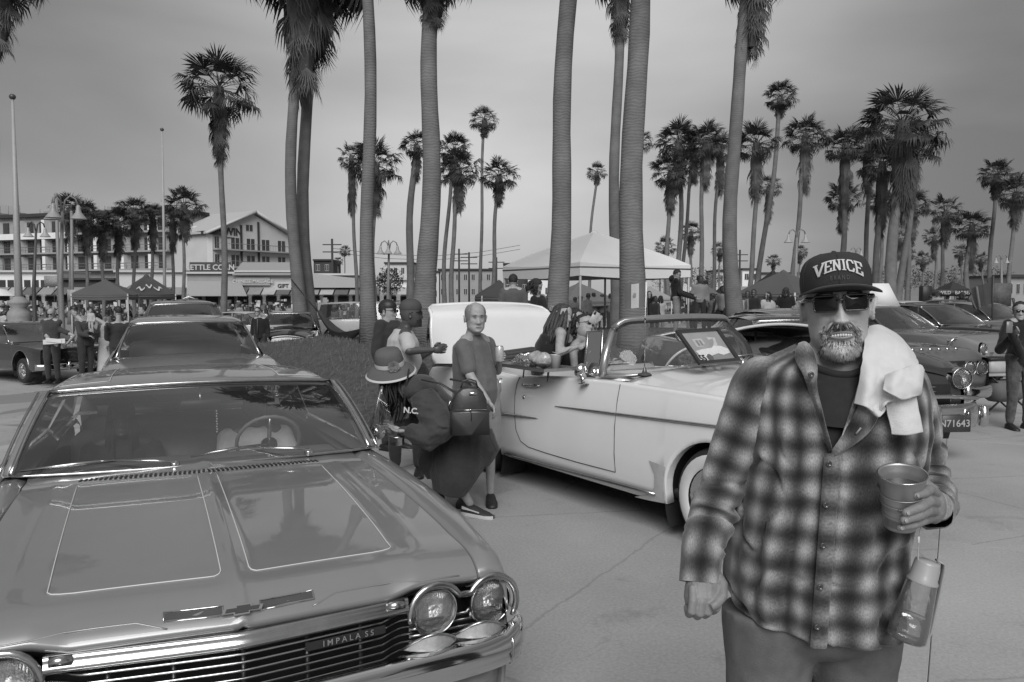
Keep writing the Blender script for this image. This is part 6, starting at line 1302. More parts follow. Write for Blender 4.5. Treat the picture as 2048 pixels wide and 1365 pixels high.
# man in the grey T-shirt with a can
HEATHER = cloth('mid grey jersey', .115, .1, 30, .1)
Lg = (-.28, 6.35, 0)
figure('grey-haired man in plain grey T-shirt holding a can beside the white convertible', Lg, dict(head=(951, 634, 6.3), neck=(942, 670, 6.36), shl=(975, 688, 6.5), shr=(926, 694, 6.18), ell=(995, 742, 6.55), elr=(940, 752, 6.08), hal=(998, 722, 6.28), har=(978, 805, 5.98), chest=(945, 715, 6.35), waist=(952, 778, 6.32), pelvis=(948, 820, 6.36)), 1.68, g=1.12, belly=.055, top=HEATHER, hair=None, face=rad(18), legs='shorts', bottom=cloth('khaki shorts', .22), headk=dict(fat=1.04, jaw=1.12, feat=1.1), vox=.010, nod=.02,
       extra=lambda T_, J, hm: (MB().grid([[hm @ Vector((.0835 * k * sin(a), -.104 * k * cos(a) + .008, z)) for a in np.linspace(.85 - max(0, z) * 2, 2 * pi - .85 + max(0, z) * 2, 30)] for z, k in ((-.045, .90), (-.02, .98), (.01, 1.02), (.04, 1.03), (.06, .98), (.08, .86), (.095, .70))]).obj('cropped_hair', HAIR_G, T_), MB().tube([J['neck'] + Vector((.07 * sin(a) + .005, -.075 * cos(a) + .005, -.012 - .02 * cos(a))) for a in np.linspace(-1.8, 1.8, 15)], .008, 6).obj('vest_neck', mat('white cotton', .6, .8), T_), [MB().box(hm @ Vector((sx * .031, -.0905, -.001)), (.020, .004, .004)).obj('eye', mat('dark eye', .03, .3), T_) for sx in (-1, 1)], [MB().tube([hm @ Vector((sx * (.018 + .010 * q), -.099 + .004 * q, .017 + .003 * sin(q * 1.5))) for q in (0, 1, 2, 3)], .002, 5).obj('eyebrow', HAIR_G, T_) for sx in (-1, 1)], MB().tube([hm @ Vector((x_, -.0995 + (x_ / .03) ** 2 * .008, -.0795)) for x_ in np.linspace(-.024, .024, 7)], .0016, 5).obj('mouth_line', mat('dark lip line', .07, .6), T_)))
cn = thing('drink_can', 'pale aluminium drink can in the hand of the man in the grey T-shirt', 'can', at(999, 724, 6.18)); MB().lathe([(.001, 0), (.024, 0), (.033, .008), (.033, .108), (.027, .12), (.026, .122), (.001, .118)], n=24).obj('can_body', mat('pale printed can', .5, .3, .3, var=.25, scale=60), cn); MB().lathe([(.0265, .118), (.028, .1215), (.0265, .1235)], n=24).obj('can_rim', CHROME, cn)
# man in white T-shirt and cap, talking over the boot
WT = cloth('white jersey', .42, .06, 10, .1)
figure('man in white T-shirt and dark cap reaching out beside the raised boot lid', (-.98, 7.35, 0), dict(head=(822, 626, 7.3), neck=(806, 658, 7.35), shl=(800, 672, 7.55), shr=(815, 680, 7.12), ell=(830, 720, 7.6), elr=(818, 702, 6.98), hal=(868, 700, 7.5), har=(868, 700, 7.05), chest=(806, 705, 7.35), waist=(806, 760, 7.35)), 1.74, g=1.2, belly=.05, skin=SKIN_D, top=WT, hat='cap', hatm=mat('dark grey cap', .06, .8), face=rad(100), glasses=True, beard=HAIR, hair=None)
figure('man in dark shirt and cap standing beside the thick palm trunk, talking', (-1.30, 8.6, 0), dict(head=(776, 622, 8.6), hal=(800, 690, 8.3)), 1.66, g=1.25, top=cloth('charcoal shirt', .035), sleeves='long', hat='cap', hatm=BLACK, glasses=True, face=rad(75), turn=rad(60), hair=HAIR)
figure('woman in patterned dark dress half hidden behind the raised boot lid', (-.72, 8.5, 0), dict(head=(872, 648, 8.5)), 1.58, top=cloth('patterned dark cloth', .06, .8, 60), sleeves='short', face=rad(-60), hair=HAIR, hairlen=.2, turn=rad(-60), skin=SKIN_D)
# three women taking a selfie, perched behind the seats of the convertible
BLK = cloth('black jersey', .018)
def perched(label, head, d, sh, **k):
    c = at(head[0], head[1], d); loc = Vector((c.x, c.y + .02, 0)); sx = k.pop('lean', .0)
    px = dict(head=(head[0], head[1], d)); J = {}
    n_ = at(head[0] - 3 + sh[0], head[1] + 30, d) - loc; ch = n_ + Vector((-.02 + sh[1] * .3, 0, -.16)); wa = ch + Vector((sh[1] * .5, 0, -.20)); pe = wa + Vector((.02, 0, -.14))
    J = dict(head=at(head[0], head[1], d) - loc, neck=n_, chest=ch, waist=wa, pelvis=pe, shl=n_ + Vector((.10, .12, -.07)), shr=n_ + Vector((-.08, -.13, -.075)), hil=pe + Vector((.05, .09, 0)), hir=pe + Vector((.05, -.09, 0)))
    J['knl'] = pe + Vector((.40, .02, .10)); J['knr'] = pe + Vector((.38, -.12, .06)); J['anl'] = pe + Vector((.52, .0, -.22)); J['anr'] = pe + Vector((.5, -.14, -.25)); J['tol'] = J['anl'] + Vector((.14, 0, -.04)); J['tor'] = J['anr'] + Vector((.14, 0, -.04)); J['s'] = .95
    J['ell'] = J['shl'] + Vector((.1, .05, -.24)); J['elr'] = J['shr'] + Vector((.02, -.03, -.27)); J['hal'] = J['ell'] + Vector((.20, -.05, .02)); J['har'] = J['elr'] + Vector((.24, .0, .04))
    for a, v in k.pop('px', {}).items(): J[a] = at(*v) - loc
    return person(label, loc, J=J, **k)
perched('long-haired woman in black vest top leaning in for a selfie behind the convertible', (1124, 632), 7.35, (-8, -.12), px=dict(shr=(1122, 668, 7.15), elr=(1118, 706, 7.08), har=(1155, 694, 7.05)), g=1.12, top=BLK, sleeves='none', bottom=BLK, hair=mat('brown hair', .045, .5, var=.5, scale=60, bump=.4, bscale=200), hairlen=.32, face=rad(58), roll=.45, vox=.011)
perched('woman with dark hair in the middle of the selfie group', (1148, 641), 7.6, (-2, -.05), top=BLK, sleeves='short', bottom=BLK, hair=HAIR, hairlen=.16, face=rad(35), glasses=True, roll=.25, vox=.013)
perched('woman in sunglasses raising a phone for the selfie behind the convertible', (1168, 652), 7.5, (-4, -.10), px=dict(shl=(1168, 684, 7.4), ell=(1182, 690, 7.2), hal=(1190, 655, 7.1)), top=BLK, sleeves='none', bottom=BLK, hair=HAIR, hairlen=0, face=rad(40), glasses=True, roll=.35, nod=-.3, vox=.012)
ph = thing('phone', 'pale mobile phone held up by the woman in sunglasses', 'phone', at(1189, 636, 7.08)); ph.rotation_euler = (0, .5, .2); MB().box((0, 0, 0), (.065, .009, .115), bev=.006).obj('phone_body', mat('pale phone case', .4, .3), ph); MB().box((-.018, -.006, .038), (.022, .004, .03), bev=.004).obj('camera_patch', BLACK, ph)
figure('man seated inside the white convertible seen through its windscreen', (CV @ Vector((-2.9, -.40, 0))).to_tuple()[:2] + (.30,), {}, 1.05, top=cloth('dark jacket', .04), sleeves='long', hair=HAIR, face=rad(-30)) if False else None
# standing man in dark hoodie on the mound
zb_ = mound_h(4.05, 20); figure('man in dark hooded top standing by the right leg of the white canopy', (4.12, 20.0, zb_ - .05), dict(head=(1354, 549, 19.9), hal=(1392, 598, 19.5), har=(1388, 592, 19.8), ell=(1362, 588, 19.7), elr=(1362, 585, 20.1)), 1.70, top=BLK, sleeves='long', bottom=cloth('pale chinos', .22), hair=HAIR, face=rad(80), turn=rad(75), nod=.35, g=1.1, glasses=True, vox=.016,
       extra=lambda T_, J, hm: MB().ell(J['neck'] + Vector((-.07, 0, -.02)), (.12, .14, .10), n=14, m=8).obj('hood', BLK, T_))
figure('man in grey shirt seen from behind on the lawn, behind the raised boot lid', (.02, 14.0, .42), {}, 1.62, top=cloth('blue-grey shirt', .09), hair=HAIR, face=pi, turn=pi, g=1.15, vox=.016)
figure('dark-haired woman bending her head beside the palm trunk near the boot lid', (.42, 12.0, mound_h(.42, 12) - .1), dict(head=(1072, 573, 11.9), hal=(1100, 620, 11.7), har=(1098, 625, 12.0)), 1.60, top=BLK, sleeves='long', hair=HAIR, hairlen=.12, face=rad(75), turn=rad(60), nod=.4, vox=.014)
# left group on the lower plaza
figure('bald man in glasses and dark shirt looking at white papers', (-11.0, 19.0, -.42), dict(head=(103, 627, 19), hal=(108, 688, 18.6), har=(132, 690, 18.7), ell=(92, 672, 18.9), elr=(148, 672, 19.0)), 1.78, top=cloth('dark short sleeved shirt', .05), hair=None, face=rad(5), glasses=True, nod=.25, vox=.018, turn=0, g=1.15)
pp = thing('white_papers', 'fanned white papers held by the bald man in glasses', 'papers', at(106, 684, 18.5)); MB().grid([[(x, -.12 * abs(x), z + .06 * x) for x in (-.22, -.1, 0, .14, .3)] for z in (-.05, .06)]).obj('sheet_of_paper', mat('white paper', .6, .6), pp, fix=False); MB().grid([[(x, -.02 - .1 * abs(x), z - .10 * x + .03) for x in (-.15, -.05, .05, .22)] for z in (-.04, .05)]).obj('sheet_of_paper', mat('white paper', .6, .6), pp, fix=False)
figure('man in dark cap and grey shirt carrying a baby', (-10.3, 19.2, -.42), dict(head=(148, 622, 19.2), hal=(180, 662, 18.8), har=(178, 672, 18.9), ell=(160, 672, 19.4), elr=(160, 668, 18.9)), 1.74, top=cloth('slate shirt', .05), sleeves='long', hair=HAIR, hat='cap', hatm=BLACK, face=rad(60), turn=rad(60), vox=.018, g=1.15)
figure('baby in pale clothes held on the arm of the man in slate shirt', (-10.02, 18.95, .72), {}, .62, top=cloth('pale baby suit', .4), sleeves='long', bottom=cloth('pale baby suit', .4), hair=None, face=rad(10), vox=.012, headk=dict(fat=1.15))
figure('woman in long white dress standing beside the man with the baby', (-10.0, 19.6, -.42), dict(head=(182, 628, 19.6)), 1.66, top=cloth('white dress', .42), sleeves='short', bottom=cloth('white dress', .42), legs='skirt', hair=HAIR, hairlen=.15, face=rad(-50), turn=rad(-40), vox=.018, extra=lambda T_, J, hm: MB().lathe([(.24, .12), (.2, .6), (.16, .95), (.15, 1.05)], n=18).obj('dress_skirt', cloth('white dress', .42), T_))
figure('person in dark hooded jacket with a guitar-like strap, back to the camera', (-8.7, 17.6, -.38), dict(head=(236, 624, 17.6), hal=(212, 652, 17.3)), 1.70, top=cloth('charcoal jacket', .035), sleeves='long', hair=HAIR, hat='cap', hatm=BLACK, face=rad(-120), turn=rad(-150), g=1.2, vox=.018)
figure('young man in white T-shirt with short dark hair behind the second car', (-8.9, 20.4, -.4), dict(head=(285, 620, 20.4)), 1.66, top=WT, hair=HAIR, face=rad(-60), turn=rad(-50), g=1.15, vox=.02)
figure('man in black jacket and sunglasses walking between the parked cars', (-6.9, 21.8, -.35), dict(head=(515, 623, 21.8)), 1.66, top=BLK, sleeves='long', hair=HAIR, glasses=True, face=rad(5), vox=.018, extra=lambda T_, J, hm: MB().tube([J['neck'] + Vector((-.03, -.13, -.03)), J['waist'] + Vector((-.02, -.16, -.05))], .03, 6, flat=.3).obj('scarf', cloth('grey scarf', .12), T_))
# right-edge man with phone
figure('man in dark jacket filming with a phone at the right edge', (6.35, 9.9, 0), dict(head=(2040, 622, 9.9), hal=(2022, 662, 9.5), har=(2030, 668, 9.55), ell=(2040, 705, 9.7), elr=(2000, 700, 9.8)), 1.62, top=BLK, sleeves='long', bottom=cloth('mottled trousers', .08, .5, 20), hair=HAIR, face=rad(-25), g=1.1, glasses=True)
ph = thing('phone', 'dark phone in a pale case held by the man at the right edge', 'phone', at(2019, 655, 9.42)); MB().box((0, 0, 0), (.075, .01, .14), bev=.005).obj('phone_body', mat('grey phone case', .16, .3), ph)
# driver and passenger of the nearest saloon
dl = IM @ Vector((-3.12, .40, .28)); dr_ = skeleton(1.0); 
def seated(label, lx, ly, lz, **k):
    loc = IM @ Vector((lx, ly, lz)); R_ = IM.to_3x3(); L_ = lambda x, y, z: R_ @ Vector((x, y, z))
    J = dict(head=L_(.02, 0, .66), neck=L_(0, 0, .53), chest=L_(-.02, 0, .36), waist=L_(0, 0, .16), pelvis=L_(.0, 0, .02), shl=L_(0, .18, .46), shr=L_(0, -.18, .46), ell=L_(.12, .24, .22), elr=L_(.12, -.24, .22), hal=L_(.36, .15, .30), har=L_(.36, -.12, .26), hil=L_(.05, .09, .02), hir=L_(.05, -.09, .02), knl=L_(.45, .1, .06), knr=L_(.45, -.1, .06), anl=L_(.6, .1, -.2), anr=L_(.6, -.1, -.2), tol=L_(.7, .1, -.24), tor=L_(.7, -.1, -.24), s=.94)
    return person(label, loc, J=J, face=k.pop('face', rad(24)), **k)
seated('driver of the nearest saloon in a white T-shirt behind the wheel', -3.12, .40, .50, top=cloth('driver white shirt', .75), skin=SKIN_D, hair=HAIR, g=1.15)
seated('passenger of the nearest saloon with long dark hair', -3.12, -.42, .48, top=cloth('passenger dark top', .04), hair=HAIR, hairlen=.4, skin=SKIN_D)

# ================================================================== more parked cars
P2 = dict(L=5.0, zr=.22, plan=[(0, .82), (.3, .88), (1, .90), (4, .90), (5.0, .84)], belt=[(0, .9), (.4, .94), (1.5, .97), (5, .93)], mid=[(0, .93), (.4, .98), (1.5, 1.02), (5, .97)], arches=[(-.8, .32, .38), (-3.9, .32, .38)], tops=[(0, -1.62, 'bonnet'), (-4.0, -5.0, 'boot')], shoulder=.06)
def oncar(u, v, d, z, yaw, lx, ly):
    """frame for a car whose local point (lx, ly, z) is seen at pixel u,v at that depth"""
    p = at(u, v, d); R_ = Matrix.Rotation(yaw, 3, 'Z'); q = R_ @ Vector((lx, ly, z)); return frame(p.x - q.x, p.y - q.y, p.z - q.z, yaw)
GP = mat('mid grey car paint', .14, .3, .2, 1, var=.06); GPL = mat('light grey car paint', .22, .3, .1, 1, var=.06); DKP = mat('dark car paint', .035, .22, .2, 1, var=.1); BKP = mat('black car paint', .012, .15, .1, 1, var=.1); PLP = mat('pale car paint', .45, .35, 0, .7, var=.05)
def add_car(label, M, P, G, paint, name='parked_classic_car', group='classic cars parked on the plaza', roofm=None, ww=False, wire=False, r=.33, lamps=(), gr=None, bm=True, skip_wheels=False):
    c = thing(name, label, 'car', M=M, group=group); P = dict(P); Wf, bl, md, Y = car_shell(c, P, paint)
    if G: greenhouse(c, G, paint, bl, Wf, roofm)
    for (y, z, rr) in lamps: headlamp(c, (.01, y, z), rr)
    if gr: grille(c, gr[0], gr[1], gr[2], .03, gr[3])
    if bm: bumper(c, P['plan'][0][1] + .1, .44, .14, .15); bumper(c, P['plan'][-1][1] + .08, .44, -P['L'] - .12, .14, name='rear_bumper', sg=-1, guards=())
    for (xc, zc, ra, *k) in P['arches']:
        for s in (-1, 1): wheel(c, (xc, s * (Wf(xc) - .13), max(r, 0) + .0), r, .19, s, ww, wire)
    return c
def G_(b0, h0, b1, h1, wb=.80, wt=.66, zb=1.04, zt=1.44, **k): return dict(wb=(b0, zb, wb), wt=(h0, zt, wt), rb=(b1, zb, wb - .05), rt=(h1, zt - .02, wt - .03), **k)
m2 = oncar(378, 690, 9.3, 1.17, -1.144, -1.9, 0); m2 = frame(m2.translation.x, m2.translation.y, 0 + gz(m2.translation.x, m2.translation.y) , -1.144)
add_car('grey classic car directly behind the nearest saloon, seen through its windscreen', m2, P2, G_(-1.62, -2.12, -4.0, -3.6, .76, .62, .98, 1.34), GPL, lamps=((.7, .78, .09), (-.7, .78, .09)), gr=(.55, .55, .8, 6))
PB = dict(L=4.9, zr=.26, plan=[(0, .72), (.3, .84), (1, .92), (2.4, .93), (4.2, .90), (4.9, .78)], belt=[(0, .90), (.4, 1.0), (1.5, 1.06), (3.5, 1.04), (4.9, .85)], mid=[(0, .98), (.4, 1.12), (1.5, 1.16), (3.9, 1.12), (4.9, .82)], arches=[(-.85, .33, .39), (-3.8, .33, .38)], tops=[(0, -1.75, 'bonnet'), (-3.7, -4.9, 'boot')], shoulder=.10, crown=2.0, tumble=.10)
m3 = oncar(368, 640, 16.0, 1.35, -1.10, -2.4, 0); add_car('grey rounded car third in the line on the left', frame(m3.translation.x, m3.translation.y, -.02 + 0 * gz(m3.translation.x, m3.translation.y), -1.10), PB, G_(-1.8, -2.25, -4.1, -3.6, .76, .60, 1.08, 1.50), GP, lamps=((.62, .85, .09), (-.62, .85, .09)), gr=(.4, .5, .85, 7))
m4 = oncar(380, 612, 22, 1.50, -1.10, -.9, 0); c4 = add_car('dark rounded car with raised bonnet and a chrome aeroplane mascot on it', frame(m4.translation.x, m4.translation.y, -.15, -1.10), PB, G_(-1.8, -2.25, -4.1, -3.6, .76, .60, 1.08, 1.50), GP)
MB().grid([[(-.9 - .45 * q + .0, t * (.72 - .18 * q ** 3), 1.10 + .62 * q ** .8 - .10 * t * t) for t in np.linspace(-1, 1, 13)] for q in np.linspace(0, 1, 9)]).obj('raised_bonnet', mat('grey enamel', .10, .35, .1, .8), c4)
pm = link('aeroplane_mascot', None, c4, (-1.22, 0, 1.74)); MB().tube([(0, 0, -.10), (.02, 0, 0), (.0, 0, .12)], [.004, .02, .006], 8).obj('fuselage', CHROME, pm); MB().prism([(0, -.16, -.03), (0, -.155, -.01), (0, -.02, .05), (0, .02, .05), (0, .155, -.01), (0, .16, -.03), (0, 0, .015)], (.012, 0, 0)).obj('wings', mat('bright mascot', .75, .3), pm)
# low-rider with raised front at the left edge
PL = dict(L=5.4, zr=.30, plan=[(0, .88), (.3, .93), (5.0, .93), (5.4, .9)], belt=[(0, .86), (.4, .90), (1.7, .95), (5.4, .92)], mid=[(0, .88), (1.7, .97), (5.4, .94)], arches=[(-.95, .38, .46, .95), (-4.2, .38, .40, .9)], tops=[(0, -1.8, 'bonnet'), (-4.1, -5.4, 'boot')], shoulder=.03, tumble=.04, crown=3, lip=1)
ml = oncar(42, 748, 19.5, .30, -.62, -.95, -.92); add_car('dark two-door saloon with wire wheels and raised front at the left edge', frame(ml.translation.x, ml.translation.y, -.50, -.62), PL, G_(-1.85, -2.55, -4.15, -3.6, .80, .66, .98, 1.38, posts=(.55, .7)), DKP, wire=True, r=.31, lamps=((.72, .68, .08), (.52, .68, .08), (-.72, .68, .08), (-.52, .68, .08)), gr=(.38, .5, .8, 9))
# black fifties car facing the camera, partly behind the palm
m5 = oncar(572, 680, 22.0, .85, -1.35, 0, 0); add_car('black rounded classic car with toothy chrome grille, beside the twin palm trunks', frame(m5.translation.x, m5.translation.y, -.42, -1.35), PB, G_(-1.7, -2.15, -4.1, -3.6, .76, .62, 1.12, 1.52), BKP, roofm=GP, lamps=((.64, .86, .09), (-.64, .86, .09)), gr=(.42, .48, .62, 3))
m6 = oncar(680, 672, 27, .5, -.1, -3.7, -.9); add_car('white estate car with dark windows, half hidden by the hammock', frame(m6.translation.x, m6.translation.y, -.1, -.05), P2, G_(-1.3, -1.9, -4.9, -4.5, .82, .70, 1.0, 1.46), PLP, ww=True)
m7 = oncar(470, 640, 33, .7, -.2, -2.5, -.9); add_car('pale low car far back between the plaza and the shops', frame(m7.translation.x, m7.translation.y, -.55, -.2), P2, G_(-1.5, -2.1, -4.2, -3.6), PLP)
# right hand row
PR = dict(L=5.2, zr=.30, plan=[(0, .84), (.3, .92), (1, .96), (4.3, .96), (5.2, .86)], belt=[(0, .88), (.3, .97), (1.2, 1.0), (2.5, .96), (4.2, .97), (5.2, .88)], mid=[(0, .84), (.3, .98), (1.6, 1.03), (5.2, .92)], arches=[(-.9, .33, .40), (-3.95, .33, .38)], tops=[(0, -1.75, 'bonnet'), (-4.0, -5.2, 'boot')], shoulder=.07)
def lamp_hood(c, ys, z, r=.10):
    for y in ys:
        b = MB(); b.tube([(.02 + .06 * sin(a), y + (r + .02) * cos(a), z + (r + .02) * sin(a)) for a in np.linspace(-.2, pi + .2, 13)], .018, 6); b.obj('lamp_hood', CHROME, c)
mr1 = oncar(1922, 770, 8.0, .84, rad(-86), 0, .68); r1 = add_car('dark rounded classic car with big chrome bumper, just right of the man in plaid', frame(mr1.translation.x, mr1.translation.y, 0, rad(-86)), PB, G_(-1.8, -2.25, -4.1, -3.6, .76, .62, 1.08, 1.34), DKP, lamps=((.68, .84, .095), (-.68, .84, .095)), bm=False)
b_ = bumper(r1, .9, .47, .16, .24, guards=(.32, .80)); g_ = grille(r1, .55, .55, .78, .05, 5, CHROME)
MB().tube([(.16, -.75, .66), (.20, -.4, .68), (.21, 0, .68), (.20, .4, .68), (.16, .75, .66)], .022, 8).obj('grille_guard', CHROME, r1)
lp = MB().box((.185, .50, .41), (.015, .34, .17), bev=.005).obj('number_plate', mat('dark plate', .04, .4), r1); text_mesh('N71643', .098, mat('pale plate digits', .35, .5), .002, lp, 'plate_digits', Matrix.Translation((.194, .50, .41)) @ basis((0, 1, 0), (0, 0, 1), (1, 0, 0)), bold=.001)
mr2 = oncar(1962, 736, 10.2, .80, rad(-72), 0, .70); r2 = add_car('grey classic car with four round headlamps in the right-hand row', frame(mr2.translation.x, mr2.translation.y, 0, rad(-72)), PR, G_(-1.75, -2.4, -4.1, -3.6, .82, .66, 1.02, 1.38), GP, lamps=((.70, .74, .085), (.50, .74, .085), (-.70, .74, .085), (-.50, .74, .085)), gr=(.42, .56, .84, 6))
for k in range(7): MB().box((-.13, -.42 + .14 * k, .985), (.02, .05, .03)).obj('bonnet_letter', CHROME, r2)
mr3 = oncar(1957, 692, 14.0, .80, rad(-64), 0, 0); r3 = add_car('grey classic car with hooded headlamps and V badge on the bonnet, far right row', frame(mr3.translation.x, mr3.translation.y, 0, rad(-64)), PR, G_(-1.75, -2.3, -4.1, -3.5, .82, .66, 1.02, 1.40), GP, lamps=((.72, .82, .09), (-.72, .82, .09)), gr=(.6, .5, .7, 5)); lamp_hood(r3, (.72, -.72), .82)
MB().tube([(.03, -.2, .86), (.04, 0, .78), (.03, .2, .86)], .014, 6).obj('bonnet_badge', CHROME, r3)
for k, (u, v, d, yaw, lab, pt) in enumerate([(1800, 650, 15.5, -60, 'grey classic car with wrap-round windscreen, behind the towel shoulder', GPL), (1905, 640, 18, -62, 'dark grey classic car in the middle of the right-hand row', DKP), (2000, 628, 22, -64, 'pale grey classic car at the far end of the right-hand row', GPL), (1850, 615, 27, -60, 'dark car with white roof farther back in the right-hand row', DKP), (1940, 607, 33, -50, 'dark saloon parked near the black stall at the far right', DKP)]):
    mm = oncar(u, v, d, 1.25, rad(yaw), -2.0, 0); add_car(lab, frame(mm.translation.x, mm.translation.y, 0, rad(yaw)), PR, G_(-1.75, -2.35, -4.1, -3.55, .82, .66, 1.02, 1.40), pt, roofm=PLP if k == 3 else None, lamps=((.7, .76, .09), (-.7, .76, .09)), gr=(.5, .5, .7, 4))
# car with raised bonnet behind the white convertible
mr0 = oncar(1575, 715, 9.2, .72, rad(-88), 0, 0); r0 = add_car('grey classic car with its bonnet raised, behind the white convertible bonnet', frame(mr0.translation.x, mr0.translation.y, 0, rad(-88)), PB, None, GP, lamps=((.64, .86, .095), (-.64, .86, .095)), gr=(.4, .5, .8, 6))
bn = link('raised_bonnet', None, r0, (-1.35, 0, 1.14)); 
BG = [[(1.15 * q, t * (.54 + .10 * sin(pi * q)), .13 * q ** .8 + .09 * (1 - t * t) * (1 - .3 * q)) for t in np.linspace(-1, 1, 15)] for q in np.linspace(0, 1, 9)]
MB().grid(BG).obj('bonnet_skin', GPL, bn); MB().grid([[(p[0] - .01, p[1] * .98, p[2] - .03) for p in r_] for r_ in BG]).obj('bonnet_underside', mat('pale underside', .55, .7), bn); MB().tube([BG[i][0] for i in range(9)] + [BG[8][j] for j in range(15)] + [BG[i][14] for i in range(8, -1, -1)], .02, 6).obj('bonnet_lip', mat('pale edge', .5, .4), bn)
sl_ = link('spot_lamp', None, r0, (-1.75, -.80, 1.12)); headlamp(sl_, (.05, 0, 0), .075, name='lamp_head'); MB().tube([(0, 0, 0), (-.08, .05, -.08)], .015, 6).obj('lamp_stem', CHROME, sl_)
# folding table and chair at the right
tb = thing('folding_table', 'low folding table with pale top between the right-hand cars and the man with phone', 'table', at(1996, 770, 11.3).to_tuple()[:2] + (0,), rad(10))
MB().box((0, 0, .56), (.85, .5, .03), bev=.01).obj('tabletop', mat('pale table top', .35, .6), tb)
for s in (-1, 1):
    for a, c in ((-1, 1), (1, -1)): MB().tube([(a * .36, s * .2, .02), (c * .30, s * .2, .55)], .013, 6).obj('leg', BLACK, tb)
    MB().tube([(-.38, s * .2, .015), (-.30, s * .2, .015)], .02, 6).obj('foot', BLACK, tb)
MB().box((0, -.1, .33), (.55, .35, .30), bev=.08).obj('storage_pouch', mat('grey canvas pouch', .12, .8), tb)
bx_ = thing('cool_box', 'pale cool box standing on the folding table at the right', 'cool box', at(1996, 770, 11.3).to_tuple()[:2] + (.575,), rad(10)); MB().box((-.08, 0, .09), (.32, .24, .18), bev=.03).obj('box', mat('pale plastic', .4, .5), bx_); MB().box((-.08, 0, .20), (.34, .26, .05), bev=.02).obj('lid', BLACK, bx_)
# ================================================================== palms
def ringbark(name, g, per):
    if name in MATS: return MATS[name]
    m = mat(name, g, .9, var=.3, scale=2.2, bump=.0); t = m.node_tree; b = t.nodes['Principled BSDF']; n, l = t.nodes.new, t.links.new
    tc = n('ShaderNodeTexCoord'); wv = n('ShaderNodeTexWave'); wv.bands_direction = 'Z'; wv.inputs['Scale'].default_value = per; wv.inputs['Distortion'].default_value = 7; wv.inputs['Detail'].default_value = 3; l(tc.outputs['Object'], wv.inputs[0])
    nz = n('ShaderNodeTexNoise'); nz.inputs['Scale'].default_value = 14; nz.inputs['Detail'].default_value = 6; l(tc.outputs['Object'], nz.inputs[0]); ad = n('ShaderNodeMath'); ad.operation = 'ADD'; l(wv.outputs[1], ad.inputs[0]); l(nz.outputs[0], ad.inputs[1])
    bp = n('ShaderNodeBump'); bp.inputs['Strength'].default_value = .22; bp.inputs['Distance'].default_value = .02; l(ad.outputs[0], bp.inputs['Height']); l(bp.outputs[0], b.inputs['Normal'])
    src = b.inputs['Base Color'].links[0].from_socket; mr = n('ShaderNodeMapRange'); mr.inputs[1].default_value = .3; mr.inputs[2].default_value = 1.6; mr.inputs[3].default_value = .88; mr.inputs[4].default_value = 1.10; l(ad.outputs[0], mr.inputs[0])
    mu = n('ShaderNodeMath'); mu.operation = 'MULTIPLY'; l(src, mu.inputs[0]); l(mr.outputs[0], mu.inputs[1]); l(mu.outputs[0], b.inputs['Base Color']); return m
BARK = ringbark('grey ringed palm bark', .15, 5.5)
FRM = mat('palm frond', .042, .6, var=.45, scale=2, rnd=.35, spec=.4); DEAD = mat('dead palm frond', .085, .9, var=.5, scale=3, rnd=.3)
rp = random.Random(21)
def frond_geo(mb, M, dead=False, nseg=20, L_=.80, pet=.95, droop=.35):
    o = lambda p: M @ Vector(p)
    mb.tube([o((0, 0, 0)), o((pet * .5, 0, .03)), o((pet, 0, -.02))], [.022, .014, .010], 3, False)
    for k in range(nseg):
        a = lerp(-1.85, 1.85, (k + .5) / nseg) + rp.uniform(-.04, .04)
        if dead: a *= .42
        l_ = L_ * (1 - .18 * abs(a) / 1.8) * rp.uniform(.85, 1.1); c, s = cos(a), sin(a); w_ = .030 if not dead else .024; d = droop * rp.uniform(.7, 1.4)
        b0 = Vector((pet, 0, -.02)); pm = b0 + Vector((c * l_ * .55, s * l_ * .55, -.06 * d + .05 * sin(a * 3))); pt = b0 + Vector((c * l_ * (.98 - .25 * d), s * l_ * (.98 - .25 * d), -l_ * .55 * d)); n_ = Vector((-s, c, 0)) * w_
        q = len(mb.v); mb.v += [tuple(o(b0 - n_ * .15)), tuple(o(b0 + n_ * .15)), tuple(o(pm + n_ + Vector((0, 0, .012)))), tuple(o(pm - n_ - Vector((0, 0, .012)))), tuple(o(pt))]; mb.f += [(q, q + 1, q + 2, q + 3), (q + 3, q + 2, q + 4)]; mb.m += [0, 0]
FR = []
for k in range(5): q = MB(); frond_geo(q, Matrix.Identity(4), False, 20, .80, rp.uniform(.8, 1.05), .3 + .25 * k); FR.append(q.mesh('frond', FRM, False))
def crown_dirs(n, lo=-.75, hi=1.35):
    D = []
    for k in range(n):
        t = (k + .5) / n; el = lerp(hi, lo, t ** .8) + rp.uniform(-.15, .15); az = k * 2.39996 + rp.uniform(-.3, .3); D.append((az, el))
    return D
def fm(az, el, sc, roll=0): return Matrix.Rotation(az, 4, 'Z') @ Matrix.Rotation(-el, 4, 'Y') @ Matrix.Rotation(roll, 4, 'X') @ Matrix.Scale(sc, 4)
CROWNS = []
for v in range(3):
    q = MB()
    for az, el in crown_dirs(34): frond_geo(q, fm(az, el, rp.uniform(.85, 1.1), rp.uniform(-.3, .3)), False, 15, .8, .9, .35 + .5 * (1 - el))
    CROWNS.append(q.mesh('crown', FRM, False))
SKIRTS = []
